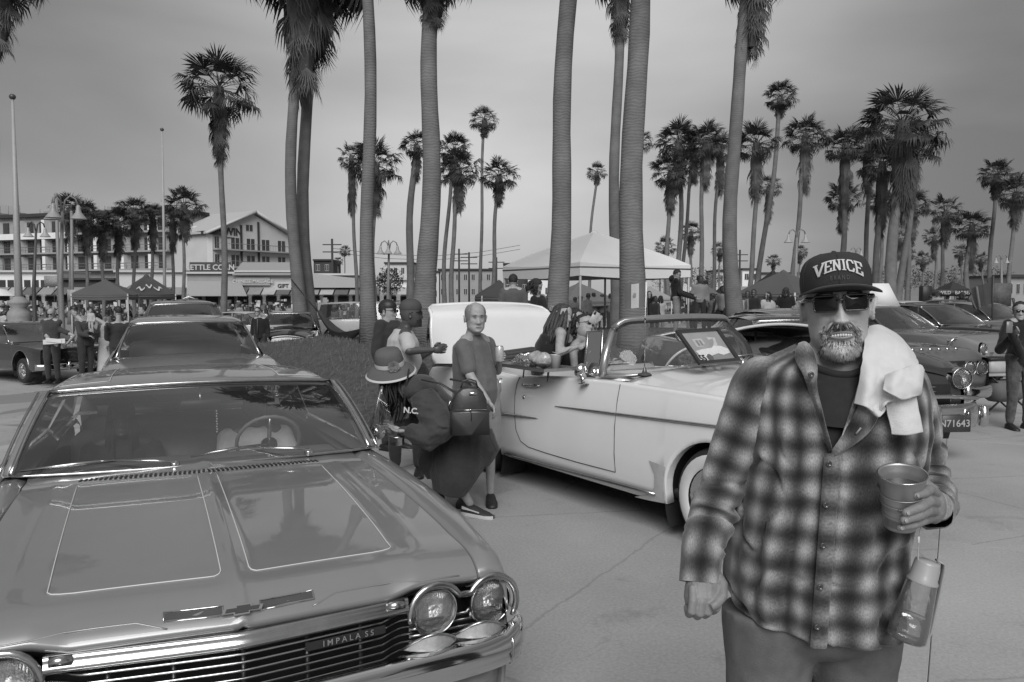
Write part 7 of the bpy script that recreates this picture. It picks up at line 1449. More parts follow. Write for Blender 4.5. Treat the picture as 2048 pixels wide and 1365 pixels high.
for v in range(3):   # hanging dead fronds, unit length 1 downwards
    q = MB()
    for k in range(80):
        t = rp.random(); az = rp.uniform(0, 6.283); M = Matrix.Translation((0, 0, -.82 * t)) @ Matrix.Rotation(az, 4, 'Z') @ Matrix.Rotation(rp.uniform(.95, 1.45), 4, 'Y') @ Matrix.Scale(rp.uniform(.30, .44) * (1 - .35 * t), 4); frond_geo(q, M, True, 9, .9, .75, .25)
    q.tube([(0, 0, .1), (0, 0, -.3), (0, 0, -.75), (0, 0, -.95)], [.10, .17, .13, .07], 9); SKIRTS.append(q.mesh('dead_fronds', DEAD, False))
npalm = 0
def palm(label, base, top, d, dia, skirt=0, wpx=None, hero_=False, bend=0, z0=None, group='fan palms', d2=None, sw=1.0):
    """base/top in picture places at depth d; dia = crown width in picture pixels; skirt = length in pixels"""
    global npalm; npalm += 1
    T = at(top[0], top[1], d2 or d); X = at(base[0], base[1], d); gzv = z0 if z0 is not None else (mound_h(X.x, X.y) if mound_h(X.x, X.y) > .05 else gz(X.x, X.y)); B = Vector((X.x, X.y, gzv - .05))
    pr = thing('fan_palm', label, 'palm tree', B, 0, group); P = T - B; r = (wpx or max(5, dia * .12)) / F * d / 2 * .80; dia *= 1.08
    n = 16; pts = []; rs = []
    for k in range(n + 1):
        t = k / n; p = P * t + Vector((bend * sin(pi * t) + .06 * sin(t * 9 + npalm), .05 * sin(t * 7 + npalm * 2), 0)); pts.append(p); rs.append(r * (1.0 + .55 * exp(-t * P.z / .7) + .12 * exp(-t * P.z / 4)) * lerp(1.08, .80, t) * (1 + .03 * sin(t * 40 + npalm)))
    MB().tube(pts, rs, 14 if r > .15 else 8).obj('trunk', BARK, pr, fix=False)
    R = dia / 2 / F * d; sc = R / 1.62
    if hero_:
        for i, (az, el) in enumerate(crown_dirs(38)):
            f_ = link('frond', FR[min(4, max(0, int(2.2 - el * 1.6 + rp.uniform(-.5, .9))))], pr); f_.matrix_local = Matrix.Translation(P) @ fm(az, el, sc * rp.uniform(.85, 1.12), rp.uniform(-.4, .4))
    else:
        c = link('crown', CROWNS[npalm % 3], pr, P, npalm * 1.3); c.scale = (sc, sc, sc * rp.uniform(.9, 1.1))
    if skirt:
        L_ = skirt / F * d; s_ = link('dead_fronds', SKIRTS[npalm % 3], pr, P + Vector((0, 0, -R * .10)), npalm * 2.1); s_['kind'] = 'stuff'; w_ = R * .92 * sw; s_.scale = (w_ * 1.35, w_ * 1.35, L_)
    return pr
# nearest trunks (crowns mostly above the picture)
palm('left of the twin palm trunks behind the parked cars, crown above the picture', (598, 600), (604, -110), 25, 360, 250, 27, True, bend=-.25, sw=.8)
palm('right of the twin palm trunks by the hammock, crown above the picture', (619, 600), (634, -130), 25.8, 330, 200, 29, True, bend=-.3)
palm('tall palm to which the right end of the hammock is tied', (738, 600), (733, -330), 17, 480, 150, 31, True)
palm('thick palm trunk rising directly above the raised boot lid', (852, 600), (866, -70), 16.5, 200, 105, 45, True)
palm('leaning palm whose trunk crosses behind the thick trunk over the boot lid', (822, 600), (833, 292), 38, 72, 60, 18, True, bend=-.2)
palm('thick pale palm trunk in front of the white canopy, left one', (1106, 600), (1154, -330), 16, 460, 150, 46, True, z0=.5)
palm('slimmer palm behind the white canopy with its skirt at the top edge', (1232, 600), (1242, -65), 30, 160, 125, 26, True, bend=-.1)
palm('thick palm trunk behind the flag, in front of the white canopy', (1262, 600), (1282, -340), 15, 480, 150, 54, True, z0=.5)
palm('thick palm just left of the man in plaid, skirt at the top edge', (1473, 600), (1506, -75), 24, 210, 160, 33, True, bend=-.35)
palm('palm whose crown tip shows in the top left corner', (-30, 600), (-6, -60), 26, 200, 140, 30, True)
palm('lone palm standing left of the twin trunks against the sky', (447, 600), (438, 178), 36, 165, 125, 15, True, bend=.05, sw=.8)
MIDP = [((712, 600), (703, 318), 50, 64, 100, 9, 'slim palm with a ragged crown left of the hammock palm'), ((750, 600), (750, 330), 48, 112, 90, 12, 'palm crown just right of the tall hammock palm trunk'), ((888, 600), (908, 300), 50, 78, 60, 10, 'palm immediately right of the thick boot-lid trunk'), ((906, 600), (917, 338), 47, 92, 75, 11, 'palm with long skirt, second right of the thick boot-lid trunk'), ((962, 600), (969, 240), 60, 66, 30, 8, 'tall thin curved palm above the grey-haired man'), ((986, 600), (998, 352), 52, 84, 50, 10, 'palm between the thin curved palm and the white canopy'), ((1178, 560), (1194, 345), 75, 46, 22, 7, 'small palm showing over the peak of the white canopy'), ((1272, 600), (1281, 285), 60, 60, 0, 8, 'palm crown half hidden by the thick trunk behind the flag'),
        ((1338, 600), (1342, 345), 50, 92, 70, 11, 'low palm left of the cluster over the man in the hoodie'), ((1350, 600), (1357, 285), 52, 98, 90, 12, 'palm at the left of the cluster over the man in the hoodie'), ((1362, 600), (1388, 300), 55, 84, 60, 9, 'palm in the middle of the cluster over the hoodie man'), ((1405, 600), (1412, 285), 50, 92, 80, 11, 'palm right of the middle in the cluster over the hoodie man'), ((1425, 600), (1441, 300), 54, 74, 80, 9, 'palm just left of the thick trunk beside the man in plaid'),
        ((1490, 600), (1513, 290), 46, 100, 100, 12, 'palm just right of the thick trunk beside the man in plaid'), ((1515, 600), (1538, 375), 60, 62, 60, 8, 'lower palm with narrow skirt above the dark canopy'), ((1500, 600), (1561, 195), 50, 74, 34, 12, 'strongly leaning tall palm above the dark canopy'), ((1582, 600), (1611, 275), 44, 94, 100, 12, 'palm with a round skirt left above the cap of the man in plaid'), ((1668, 600), (1691, 295), 46, 92, 110, 14, 'palm directly above the black cap'), ((1682, 600), (1686, 400), 60, 80, 60, 10, 'lower palm directly above the black cap'), ((1722, 600), (1738, 290), 47, 96, 90, 12, 'palm upper right of the black cap'), ((1748, 600), (1765, 330), 44, 100, 120, 15, 'shaggy palm left of the biggest right-hand crown'), ((1778, 600), (1806, 250), 38, 172, 170, 26, 'biggest palm crown on the right, two trunk widths thick'), ((1790, 600), (1825, 290), 42, 120, 110, 16, 'palm behind the biggest crown on the right'),
        ((1818, 600), (1826, 412), 60, 76, 62, 10, 'palm with bulb-shaped skirt right of the biggest crown'), ((1875, 600), (1891, 425), 60, 72, 60, 9, 'palm midway between the biggest crown and the right edge'), ((1935, 600), (1944, 455), 55, 76, 80, 12, 'palm with shaggy skirt above the striped flag'), ((1975, 600), (1993, 350), 55, 78, 40, 10, 'tall curved palm near the right edge, higher crown'), ((2012, 600), (2032, 388), 52, 84, 60, 10, 'palm cut by the right edge of the picture'), ((1758, 600), (1760, 405), 62, 62, 60, 9, 'lower palm between the cap and the biggest crown'), ((1385, 600), (1382, 465), 80, 56, 40, 7, 'small far palm behind the hoodie man, left'), ((1330, 600), (1331, 495), 85, 48, 20, 6, 'small far palm over the right corner of the white canopy'), ((1437, 600), (1440, 500), 85, 42, 20, 5, 'small far palm left of the thick trunk by the man in plaid'), ((1545, 600), (1547, 522), 95, 34, 16, 5, 'small far palm over the dark canopy, left'), ((1585, 600), (1600, 505), 90, 36, 20, 5, 'small far palm beside the right street lamp'), ((1868, 600), (1869, 475), 80, 48, 40, 7, 'far palm right of the bulb-skirted palm'), ((1920, 600), (1922, 505), 90, 36, 24, 5, 'far palm left of the striped flag'), ((1962, 600), (1962, 520), 90, 32, 20, 5, 'far palm directly over the striped flag'), ((1796, 600), (1798, 480), 80, 44, 36, 6, 'far palm right of the cap, behind the big trunks'), ((1815, 600), (1812, 505), 85, 44, 36, 6, 'far palm low behind the bulb-skirted palm'), ((1850, 600), (1846, 520), 90, 36, 20, 5, 'low far palm above the right-hand row of cars'), ((688, 600), (690, 503), 110, 26, 8, 3, 'tiny far palm between the twin trunks and the hammock palm, right'), ((676, 600), (677, 523), 115, 22, 8, 3, 'tiny far palm between the twin trunks and the hammock palm, left')]
for b_, t_, d, dia, sk, w_, lab in MIDP:
    palm(lab, b_, t_, d, dia, sk, w_, dia >= 74, bend=rp.uniform(-.25, .25))
for k, (u, v, dia) in enumerate([(140, 420, 78), (172, 437, 78), (204, 450, 72), (236, 445, 72), (270, 425, 76), (305, 432, 66), (368, 412, 84), (345, 436, 60)]):
    palm(('first', 'second', 'third', 'fourth', 'fifth', 'sixth', 'eighth', 'seventh')[k] + ' palm from the left in the row before the balconied hotel', (u - 1 + 3 * sin(k), 600), (u, v), 70 + 2 * k, dia, 62, 8, dia >= 72, group='palms before the hotel')
FOL = mat('dark shrub foliage', .035, .7, var=.5, scale=2, rnd=.2)
def shrub(label, u, v, d, wpx, hpx, n=900, cat='shrub', name='shrub', seed=0):
    c = at(u, v, d); w_, h_ = wpx / F * d / 2, hpx / F * d / 2; g0 = gz(c.x, c.y); s_ = thing(name, label, cat, (c.x, c.y, g0)); r_ = random.Random(seed + 5); q = MB(); cz_ = c.z - g0
    for k in range(n):
        a, e, rr = r_.uniform(0, 6.28), math.asin(r_.uniform(-1, 1)), r_.uniform(.55, 1) * (1 + .25 * mnoise.noise(Vector((k * .37, 0, seed)))); p = Vector((w_ * rr * cos(a) * cos(e), w_ * rr * sin(a) * cos(e), cz_ + h_ * rr * sin(e))); t = w_ * .09; o = len(q.v)
        q.v += [tuple(p + Vector((r_.uniform(-t, t), r_.uniform(-t, t), r_.uniform(-t, t)))) for _ in range(3)]; q.f.append((o, o + 1, o + 2)); q.m.append(0)
    q.obj('foliage', FOL, s_, False, False); MB().tube([(0, 0, 0), (0, 0, cz_)], w_ * .1, 6).obj('stem', BARK, s_); return s_
shrub('dark bushy date palm left of the street lamp above the hammock palm', 780, 562, 60, 58, 56, 1500, 'palm tree', 'date_palm')
for k in range(14): shrub('%s low tree from the left in the dark line behind the right-hand palms' % ('first','second','third','fourth','fifth','sixth','seventh','eighth','ninth','tenth','eleventh','twelfth','thirteenth','fourteenth')[k], 1700 + k * 24, 560 + 6 * sin(k * 2), 130 + 5 * (k % 3), 44, 44 + 10 * (k % 2), 500, 'tree', 'tree', k)['group'] = 'trees behind the right-hand palms'
for k in range(6): shrub('%s low tree from the left behind the tents right of the white canopy' % ('first','second','third','fourth','fifth','sixth')[k], 1320 + k * 26, 556 + 5 * sin(k * 2), 120, 40, 46, 450, 'tree', 'tree', k + 40)['group'] = 'trees behind the middle tents'
# ================================================================== buildings
WHT = mat('white stucco', .72, .9, var=.06, scale=.6); CRM = mat('cream stucco', .52, .9, var=.07, scale=.5); GRYW = mat('grey stucco', .30, .9, var=.1, scale=.5); DKW = mat('dark wall', .05, .9, var=.2, scale=.5); PANE = mat('dark window pane', .045, .12, coat=.4, var=.3, scale=.7); TRIMD = mat('dark timber trim', .04, .8); TRIML = mat('pale trim', .5, .8); RAILM = mat('grey railing', .16, .6)
class Facade:
    """a vertical wall from picture column u0 (depth d0) to u1 (depth d1)"""
    def __init__(s, u0, d0, u1, d1, z1, z0=None):
        a, b = at(u0, 590, d0), at(u1, 590, d1); s.a = Vector((a.x, a.y, 0)); s.b = Vector((b.x, b.y, 0)); s.ex = (s.b - s.a).normalized(); s.L = (s.b - s.a).length; s.n = Vector((s.ex.y, -s.ex.x, 0)); s.n = s.n if s.n.y < 0 else -s.n; s.z0 = -1.2 if z0 is None else z0; s.z1 = z1
    def p(s, t, z, o=0): return s.a + s.ex * (s.L * t) + s.n * o + Vector((0, 0, z))
    def slab(s, t0, t1, z0, z1, o0, o1, name, m, par, sharp=False):
        return MB().prism([s.p(t0, z0, o0), s.p(t1, z0, o0), s.p(t1, z1, o0), s.p(t0, z1, o0)], s.n * (o1 - o0)).obj(name, m, par, smooth=False)
    def window(s, t0, t1, z0, z1, par, mull=1, fm_=TRIML, deep=.05):
        w = link('window', None, par); s.slab(t0, t1, z0, z1, .01, .05, 'frame', fm_, w); k = (t1 - t0) * .08; h_ = (z1 - z0) * .05
        for i in range(mull + 1):
            a = lerp(t0, t1, i / (mull + 1)) + k * .6; b = lerp(t0, t1, (i + 1) / (mull + 1)) - k * .6; s.slab(a, b, z0 + h_, z1 - h_, .045, .075, 'pane', PANE, w)
        return w
hotel = thing('balconied_hotel', 'long balconied hotel block behind the left palm row', 'building'); f = Facade(-90, 158, 347, 140, 16.6)
f.slab(0, 1, f.z0, 16.2, -9, 0, 'wall', GRYW, hotel); f.slab(-.01, 1.01, 16.2, 16.8, -9, .9, 'roof', TRIMD, hotel)
for z in (12.6, 9.2, 6.0): f.slab(0, 1, z, z + .28, 0, 1.4, 'balcony_slab', GRYW, hotel)
f.slab(0, .62, 12.0, 14.0 - .9, 1.25, 1.42, 'parapet', WHT, hotel); f.slab(.0, .25, 5.2, 8.4, .2, 1.6, 'lower_wall', WHT, hotel)
for fl_, z in enumerate((13.0, 9.5, 6.3)):
    for k in range(17):
        t = .02 + k * .0575; f.window(t + .004, t + .034, z + .1, z + 2.3, hotel, 1, TRIMD)
        if k % 2: f.slab(t + .040, t + .054, z, z + 2.5, 0, 1.3, 'divider', WHT, hotel)
    for k in range(1, 18):
        if fl_ or k > 11: MB().tube([f.p(k * .0555, z + .0, 1.38), f.p(k * .0555, z + 1.0, 1.38)], .04, 4).obj('rail_post', RAILM, hotel)
    MB().tube([f.p(.0 if fl_ else .62, z + 1.0, 1.38), f.p(1, z + 1.0, 1.38)], .05, 4).obj('hand_rail', RAILM, hotel)
    MB().tube([f.p(.0 if fl_ else .62, z + .5, 1.38), f.p(1, z + .5, 1.38)], .03, 4).obj('hand_rail', RAILM, hotel)
for k in range(16): t = rp.random(); f.slab(t, t + rp.uniform(.005, .03), 16.8, 16.8 + rp.uniform(.4, 1.4), -5, -3, 'roof_unit', GRYW, hotel)
for k in range(14): t = rp.random(); MB().tube([f.p(t, 16.7, -2), f.p(t, 17.2 + rp.uniform(.6, 1.8), -2)], .05, 4).obj('roof_mast', RAILM, hotel)
f.slab(.02, .14, 16.8, 19.6, -8, -3, 'roof_hut', WHT, hotel)
ga_ = thing('gabled_hotel', 'white gabled hotel building with two balcony floors and the sign reading ERWIN', 'building'); f = Facade(416, 135, 584, 150, 12.3); g2 = Facade(346, 144, 416, 135, 12.3)
MB().prism([f.p(0, f.z0), f.p(1, f.z0), f.p(1, 12.5), f.p(.53, 16.0), f.p(0, 12.1)], -f.n * 12).obj('wall', CRM, ga_, smooth=False); g2.slab(0, 1, -1.2, 12.0, -1, 0.0, 'side_wall', WHT, ga_)
for a, b in (((-.04, 11.9), (.53, 16.3)), ((.53, 16.3), (1.03, 12.3))):
    P0, P1 = f.p(a[0], a[1], .9), f.p(b[0], b[1], .9); MB().prism([P0, P1, P1 + Vector((0, 0, .35)), P0 + Vector((0, 0, .35))], -f.n * 13).obj('roof', mat('pale roof tiles', .42, .9), ga_, smooth=False); MB().tube([P0 + Vector((0, 0, .1)), P1 + Vector((0, 0, .1))], .26, 4).obj('verge_board', TRIML, ga_)
g2.slab(-.05, 1.02, 11.9, 12.4, -3, .8, 'eave', TRIMD, ga_); g2.slab(.02, .5, 12.4, 13.7, -4, -1, 'dormer', WHT, ga_)
for z in (9.3, 6.3): f.slab(.06, 1.0, z, z + .22, 0, 1.3, 'balcony_slab', GRYW, ga_); MB().tube([f.p(.07, z + 1.2, 1.25), f.p(1, z + 1.2, 1.25)], .05, 4).obj('hand_rail', RAILM, ga_)
for z in (9.5, 6.5):
    for k in range(30): MB().tube([f.p(.07 + k * .032, z, 1.25), f.p(.07 + k * .032, z + 1.0, 1.25)], .018, 3, False).obj('baluster', RAILM, ga_)
    for k in range(5): t = (.08, .26, .44, .62, .82)[k]; f.window(t, t + (.05 if k == 0 else .10), z + .05, z + 2.2, ga_, 1, TRIML)
for z in (4.3,):
    for k in range(5): t = (.08, .26, .44, .62, .82)[k]; f.window(t, t + .10, z, z + 1.4, ga_, 1, TRIMD)
for t in (.37, .575): f.slab(t, t + .018, 3.5, 15.0 - abs(t - .53) * 7, .0, .22, 'timber_post', TRIMD, ga_)
f.window(.435, .52, 12.9, 14.1, ga_, 1, TRIML)
text_mesh('ERWIN', 1.75, TRIMD, .05, ga_, 'hotel_sign', Matrix.Translation(f.p(.235, 12.55, .12)) @ basis(f.ex, (0, 0, 1), f.n), bold=.04); f.slab(.17, .30, 11.5, 11.62, .05, .15, 'sign_rule', TRIMD, ga_)
# shops along the front
shopg = [('white', -40, 118, 4.6, WHT, 'low white building with a dark window band at the far left'), ('dark', 118, 232, 3.6, DKW, 'dark shop front crowded with goods behind the grey left canopy'), ('pale', 232, 375, 4.6, CRM, 'pale low shop with a long canopy behind the patterned tent'), ('kettle', 375, 472, 4.4, GRYW, 'snack stand with awning under the popcorn sign'), ('massage', 472, 585, 4.6, CRM, 'shop with sloping pale roof and massage sign'), ('corner', 585, 730, 4.2, GRYW, 'corner shop with gabled canopy behind the twin trunks'), ('mid', 730, 830, 3.6, WHT, 'low white shop behind the hammock palm')]
SHOPM = {}
for nm_, u0, u1, z1, m_, lab in shopg:
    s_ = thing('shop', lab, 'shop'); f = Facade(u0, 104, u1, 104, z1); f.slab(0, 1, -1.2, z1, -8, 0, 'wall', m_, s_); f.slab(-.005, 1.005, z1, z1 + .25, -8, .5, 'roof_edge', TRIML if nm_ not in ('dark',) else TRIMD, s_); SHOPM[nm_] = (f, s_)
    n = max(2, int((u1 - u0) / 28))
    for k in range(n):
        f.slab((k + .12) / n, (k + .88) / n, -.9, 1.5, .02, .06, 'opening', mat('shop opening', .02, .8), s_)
        if nm_ != 'kettle': MB().prism([f.p((k + .05) / n, 2.6, .05), f.p((k + .95) / n, 2.6, .05), f.p((k + .95) / n, 1.7, 1.6), f.p((k + .05) / n, 1.7, 1.6)], Vector((0, 0, .06))).obj('awning', mat('awning %d' % (k % 3), (.12, .25, .38)[k % 3], .9, var=.15, scale=1), s_, smooth=False)
    if nm_ == 'white':
        for k in range(9): f.window(.04 + k * .105, .04 + k * .105 + .08, 2.0, 3.6, s_, 0, TRIMD)
f, s_ = SHOPM['kettle']; f.slab(.08, .92, 4.5, 5.9, .2, .4, 'sign_board', mat('dark sign board', .06, .7), s_); text_mesh('KETTLE CORN', .98, TRIML, .03, s_, 'sign_lettering', Matrix.Translation(f.p(.5, 5.2, .46)) @ basis(f.ex, (0, 0, 1), f.n), bold=.02)
MB().prism([f.p(.0, 3.4, .1), f.p(1.1, 3.4, .1), f.p(1.35, 1.5, 2.4), f.p(.15, 1.5, 2.4)], Vector((0, 0, .08))).obj('awning', mat('pale awning', .3, .9), s_, smooth=False)
f, s_ = SHOPM['massage']; MB().prism([f.p(-.02, 5.9, -3), f.p(1.02, 5.9, -3), f.p(1.02, 4.2, .8), f.p(-.02, 4.2, .8)], Vector((0, 0, .12))).obj('roof', mat('pale grey roofing', .28, .9), s_, smooth=False); f.slab(.02, .62, 2.9, 3.9, .3, .4, 'sign_board', mat('pale sign board', .32, .8), s_); text_mesh('CHINESE MASSAGE', .62, TRIML, .03, s_, 'sign_lettering', Matrix.Translation(f.p(.32, 3.4, .45)) @ basis(f.ex, (0, 0, 1), f.n), bold=.015)
f.slab(.72, 1.0, 2.3, 3.3, .5, .6, 'sign_board', TRIML, s_); text_mesh('GIFT', .7, TRIMD, .03, s_, 'sign_lettering', Matrix.Translation(f.p(.86, 2.8, .64)) @ basis(f.ex, (0, 0, 1), f.n), bold=.02)
f, s_ = SHOPM['corner']; MB().prism([f.p(.0, 2.6, 1), f.p(1.0, 2.6, 1), f.p(.9, 3.8, 1), f.p(.15, 4.6, 1)], -f.n * 3).obj('gable_canopy', mat('pale canopy', .38, .9), s_, smooth=False)
# goods piled outside the shops: too many to count
GO = [mat('goods tone %d' % k, g, .8, var=.3, scale=2) for k, g in enumerate((.03, .12, .3, .55))]
q = MB(); r_ = random.Random(8)
for k in range(1500):
    u = r_.uniform(-20, 830); d = r_.uniform(88, 101); c = at(u, 590, d); s1 = r_.uniform(.12, .5); q.mi = r_.choice((0, 0, 1, 1, 2, 3)); q.box((c.x, c.y, -.95 + r_.uniform(0, 2.1) * r_.random() ** .5), (s1, .3, s1 * r_.uniform(.5, 1.6)), Matrix.Rotation(r_.uniform(-.5, .5), 3, 'Z'))
tag(q.obj('shop_goods', GO, None, False, False), 'jumble of goods and racks set out before the shops', 'shop goods', kind='stuff')
q = MB()
for k in range(900):
    u = r_.uniform(940, 1700); d = r_.uniform(42, 60); c = at(u, 590, d); s1 = r_.uniform(.1, .4); q.mi = r_.choice((0, 0, 1, 1, 2, 3)); q.box((c.x, c.y, gz(c.x, c.y) + r_.uniform(.1, 1.25)), (s1, .25, s1 * r_.uniform(.5, 1.5)), Matrix.Rotation(r_.uniform(-.5, .5), 3, 'Z'))
tag(q.obj('stall_goods', GO, None, False, False), 'jumble of goods on the stalls under the middle tents', 'stall goods', kind='stuff')
for k, (u0, u1, v0, d, m_, lab) in enumerate([(770, 828, 528, 150, CRM, 'pale flat-roofed house behind the left street lamp'), (878, 985, 541, 150, GRYW, 'grey terraced houses behind the grey-haired man'), (1007, 1058, 530, 140, DKW, 'dark house left of the white canopy'), (1056, 1102, 536, 138, WHT, 'white house between the dark house and the pale trunk'), (1432, 1470, 543, 150, CRM, 'pale block left of the thick trunk by the man in plaid'), (1484, 1520, 540, 150, WHT, 'white block right of the thick trunk by the man in plaid'), (1522, 1600, 548, 160, GRYW, 'grey block behind the dark canopy'), (2014, 2100, 555, 90, GRYW, 'low kiosk at the right edge behind the crowd'), (628, 664, 522, 150, DKW, 'dark roofed building right of the twin trunks'), (840, 880, 545, 150, CRM, 'pale house behind the thick boot-lid trunk')]):
    s_ = thing('house', lab, 'house'); zt = at(u0, v0, d).z; f = Facade(u0, d, u1, d, zt); f.slab(0, 1, -1.2, zt, -8, 0, 'wall', m_, s_); f.slab(-.02, 1.02, zt, zt + .3, -8, .4, 'roof', TRIMD, s_)
    n = max(2, int((u1 - u0) / 14))
    for j in range(n): f.window((j + .25) / n, (j + .7) / n, zt - 1.9, zt - .7, s_, 1)
    if zt > 5:
        for j in range(n): f.window((j + .25) / n, (j + .7) / n, zt - 4.6, zt - 3.4, s_, 1)
# ================================================================== tents
def tent(label, u, v_eave, d, wpx, hroof, m_, v_foot=None, rot=.3, val=.22, legs=True, stripe=None, zg=None):
    """pop-up canopy: u centre, eave row, roof height in px"""
    W = wpx / F * d / 1.30 / 2; ze = at(u, v_eave, d).z; zp = ze + hroof / F * d; c = at(u, 590, d); g0 = zg if zg is not None else (mound_h(c.x, c.y) or gz(c.x, c.y)); t = thing('canopy_tent', label, 'canopy', (c.x, c.y, g0), rot); ze -= g0; zp -= g0
    K = [(-W, -W), (W, -W), (W, W), (-W, W)]
    for i in range(4):
        a, b = K[i], K[(i + 1) % 4]; rows = []
        for q_ in np.linspace(0, 1, 7):
            rows.append([Vector((lerp(a[0], b[0], s) * (1 - q_), lerp(a[1], b[1], s) * (1 - q_), lerp(ze, zp, q_ ** .92) - .10 * sin(pi * s) * (1 - q_) * .6)) for s in np.linspace(0, 1, 7)])
        MB().grid(rows).obj('roof_panel', m_, t, fix=False)
        MB().grid([[Vector((lerp(a[0], b[0], s), lerp(a[1], b[1], s), ze - .06 * sin(pi * s) - z)) for s in np.linspace(0, 1, 9)] for z in (0, val * .5, val)]).obj('valance', stripe or m_, t, fix=False)
        if stripe and stripe.name == 'dark valance':
            for j in range(3):
                MB().grid([[Vector((lerp(a[0], b[0], s) * (1 - q_), lerp(a[1], b[1], s) * (1 - q_), lerp(ze, zp, q_ ** .92) + .03)) for s, q_ in [(lerp(.16 + .22 * j, .36 + .22 * j, t), .16 + .12 * (j % 2) + .07 * sin(7 * t + j) + w_) for t in np.linspace(0, 1, 9)]] for w_ in (0, .05, .09)]).obj('roof_swirl', mat('pale roof print', .5, .8), t, fix=False)
        MB().tube([Vector((a[0], a[1], ze - .12)), Vector((b[0], b[1], ze - .12))], .02, 5).obj('roof_bar', RAILM, t)
        if legs: MB().box((a[0] * .98, a[1] * .98, ze / 2), (.05, .05, ze)).obj('leg', mat('white tent leg', .5, .5), t)
    MB().lathe([(.16, zp - .12), (.10, zp - .02), (.0, zp + .04)], n=8).obj('peak_cap', m_, t); return t
tent('large white canopy between the two thick palm trunks', 1188, 532, 23, 345, 68, mat('white canopy cloth', .80, .8, var=.04, scale=1), rot=.55, val=.34, zg=.68)
tent('plain grey canopy over the stalls at the left', 212, 588, 34, 132, 28, mat('grey canopy cloth', .11, .8, var=.05, scale=1), rot=.25)
tt = tent('patterned canopy with pale swirls on its roof, beside the plain grey left canopy', 294, 588, 38, 118, 38, mat('dark canopy cloth', .06, .8, var=.3, scale=1), rot=.6, stripe=mat('dark valance', .03, .8)); 
for k in range(8): MB().grid([[(lerp(-1.3, 1.3, s) * (.9 - .1 * (k % 3)), -1.22 + .16 * (k % 4), 2.55 + .13 * (k % 4) + .04 * sin(9 * s + k)) for s in (k * .1, k * .1 + .05, k * .1 + .1)] for _ in (0, 1)]) if False else None
tent('dark low canopy behind the raised boot lid', 998, 592, 30, 110, 30, mat('charcoal canopy cloth', .07, .8, var=.05, scale=1), rot=.2)
tent('pale grey canopy seen under the white canopy', 1158, 600, 36, 140, 34, mat('mid canopy cloth', .17, .8, var=.05, scale=1), rot=.4)
tent('pale canopy right of the flag trunk', 1300, 596, 40, 90, 22, mat('pale canopy cloth', .3, .8, var=.05, scale=1), rot=.1)
tent('dark canopy beside the cap of the man in plaid', 1566, 586, 28, 166, 44, mat('slate canopy cloth', .085, .8, var=.05, scale=1), rot=.7, zg=0)
tent('black-topped tent behind the dark canopy', 1545, 580, 45, 90, 38, mat('black canopy cloth', .03, .8), rot=.3)
tent('small grey peaked tent left of the thick trunk by the man in plaid', 1405, 588, 48, 60, 22, mat('grey canopy cloth', .11, .8), rot=.3)
tent('small white tent with dark peak farther back', 1455, 585, 52, 50, 20, mat('black canopy cloth', .03, .8), rot=.3, stripe=TRIML)
tent('white tent far back in the middle', 1370, 582, 60, 46, 14, mat('white canopy cloth', .80, .8), rot=.1)
tent('black stall tent with lettered banner at the far right', 1905, 583, 42, 66, 20, mat('black canopy cloth', .03, .8), rot=.15)
bnr = thing('lettered_banner', 'black banner with small white lettering across the stall at the far right', 'banner', at(1910, 586, 40)); MB().box((0, 0, 0), (2.9, .04, .34)).obj('banner_cloth', BLACK, bnr); text_mesh('WILD   BARBER', .24, TRIML, .01, bnr, 'lettering', Matrix.Translation((0, -.03, 0)) @ Matrix.Rotation(pi / 2, 4, 'X'))
for u in (1878, 1942): MB().tube([at(u, 586, 40) - at(1910, 586, 40), at(u, 586, 40) - at(1910, 586, 40) + Vector((0, 0, -1.8))], .04, 5).obj('banner_post', BLACK, bnr)
sp_ = thing('loudspeaker', 'black box loudspeaker on a stand in the right background', 'loudspeaker', at(1851, 588, 40)); MB().box((0, 0, 0), (.5, .4, .8), bev=.04).obj('speaker_box', BLACK, sp_); MB().tube([(0, 0, -.4), (0, 0, -1.7)], .03, 6).obj('stand', BLACK, sp_)
um = thing('beach_umbrella', 'pale umbrella edge at the far left', 'umbrella', at(-12, 584, 60)); MB().lathe([(1.5, -.3), (.8, .15), (.0, .35)], n=10).obj('shade', WHT, um); MB().tube([(0, 0, .3), (0, 0, -2.6)], .03, 6).obj('pole', RAILM, um)
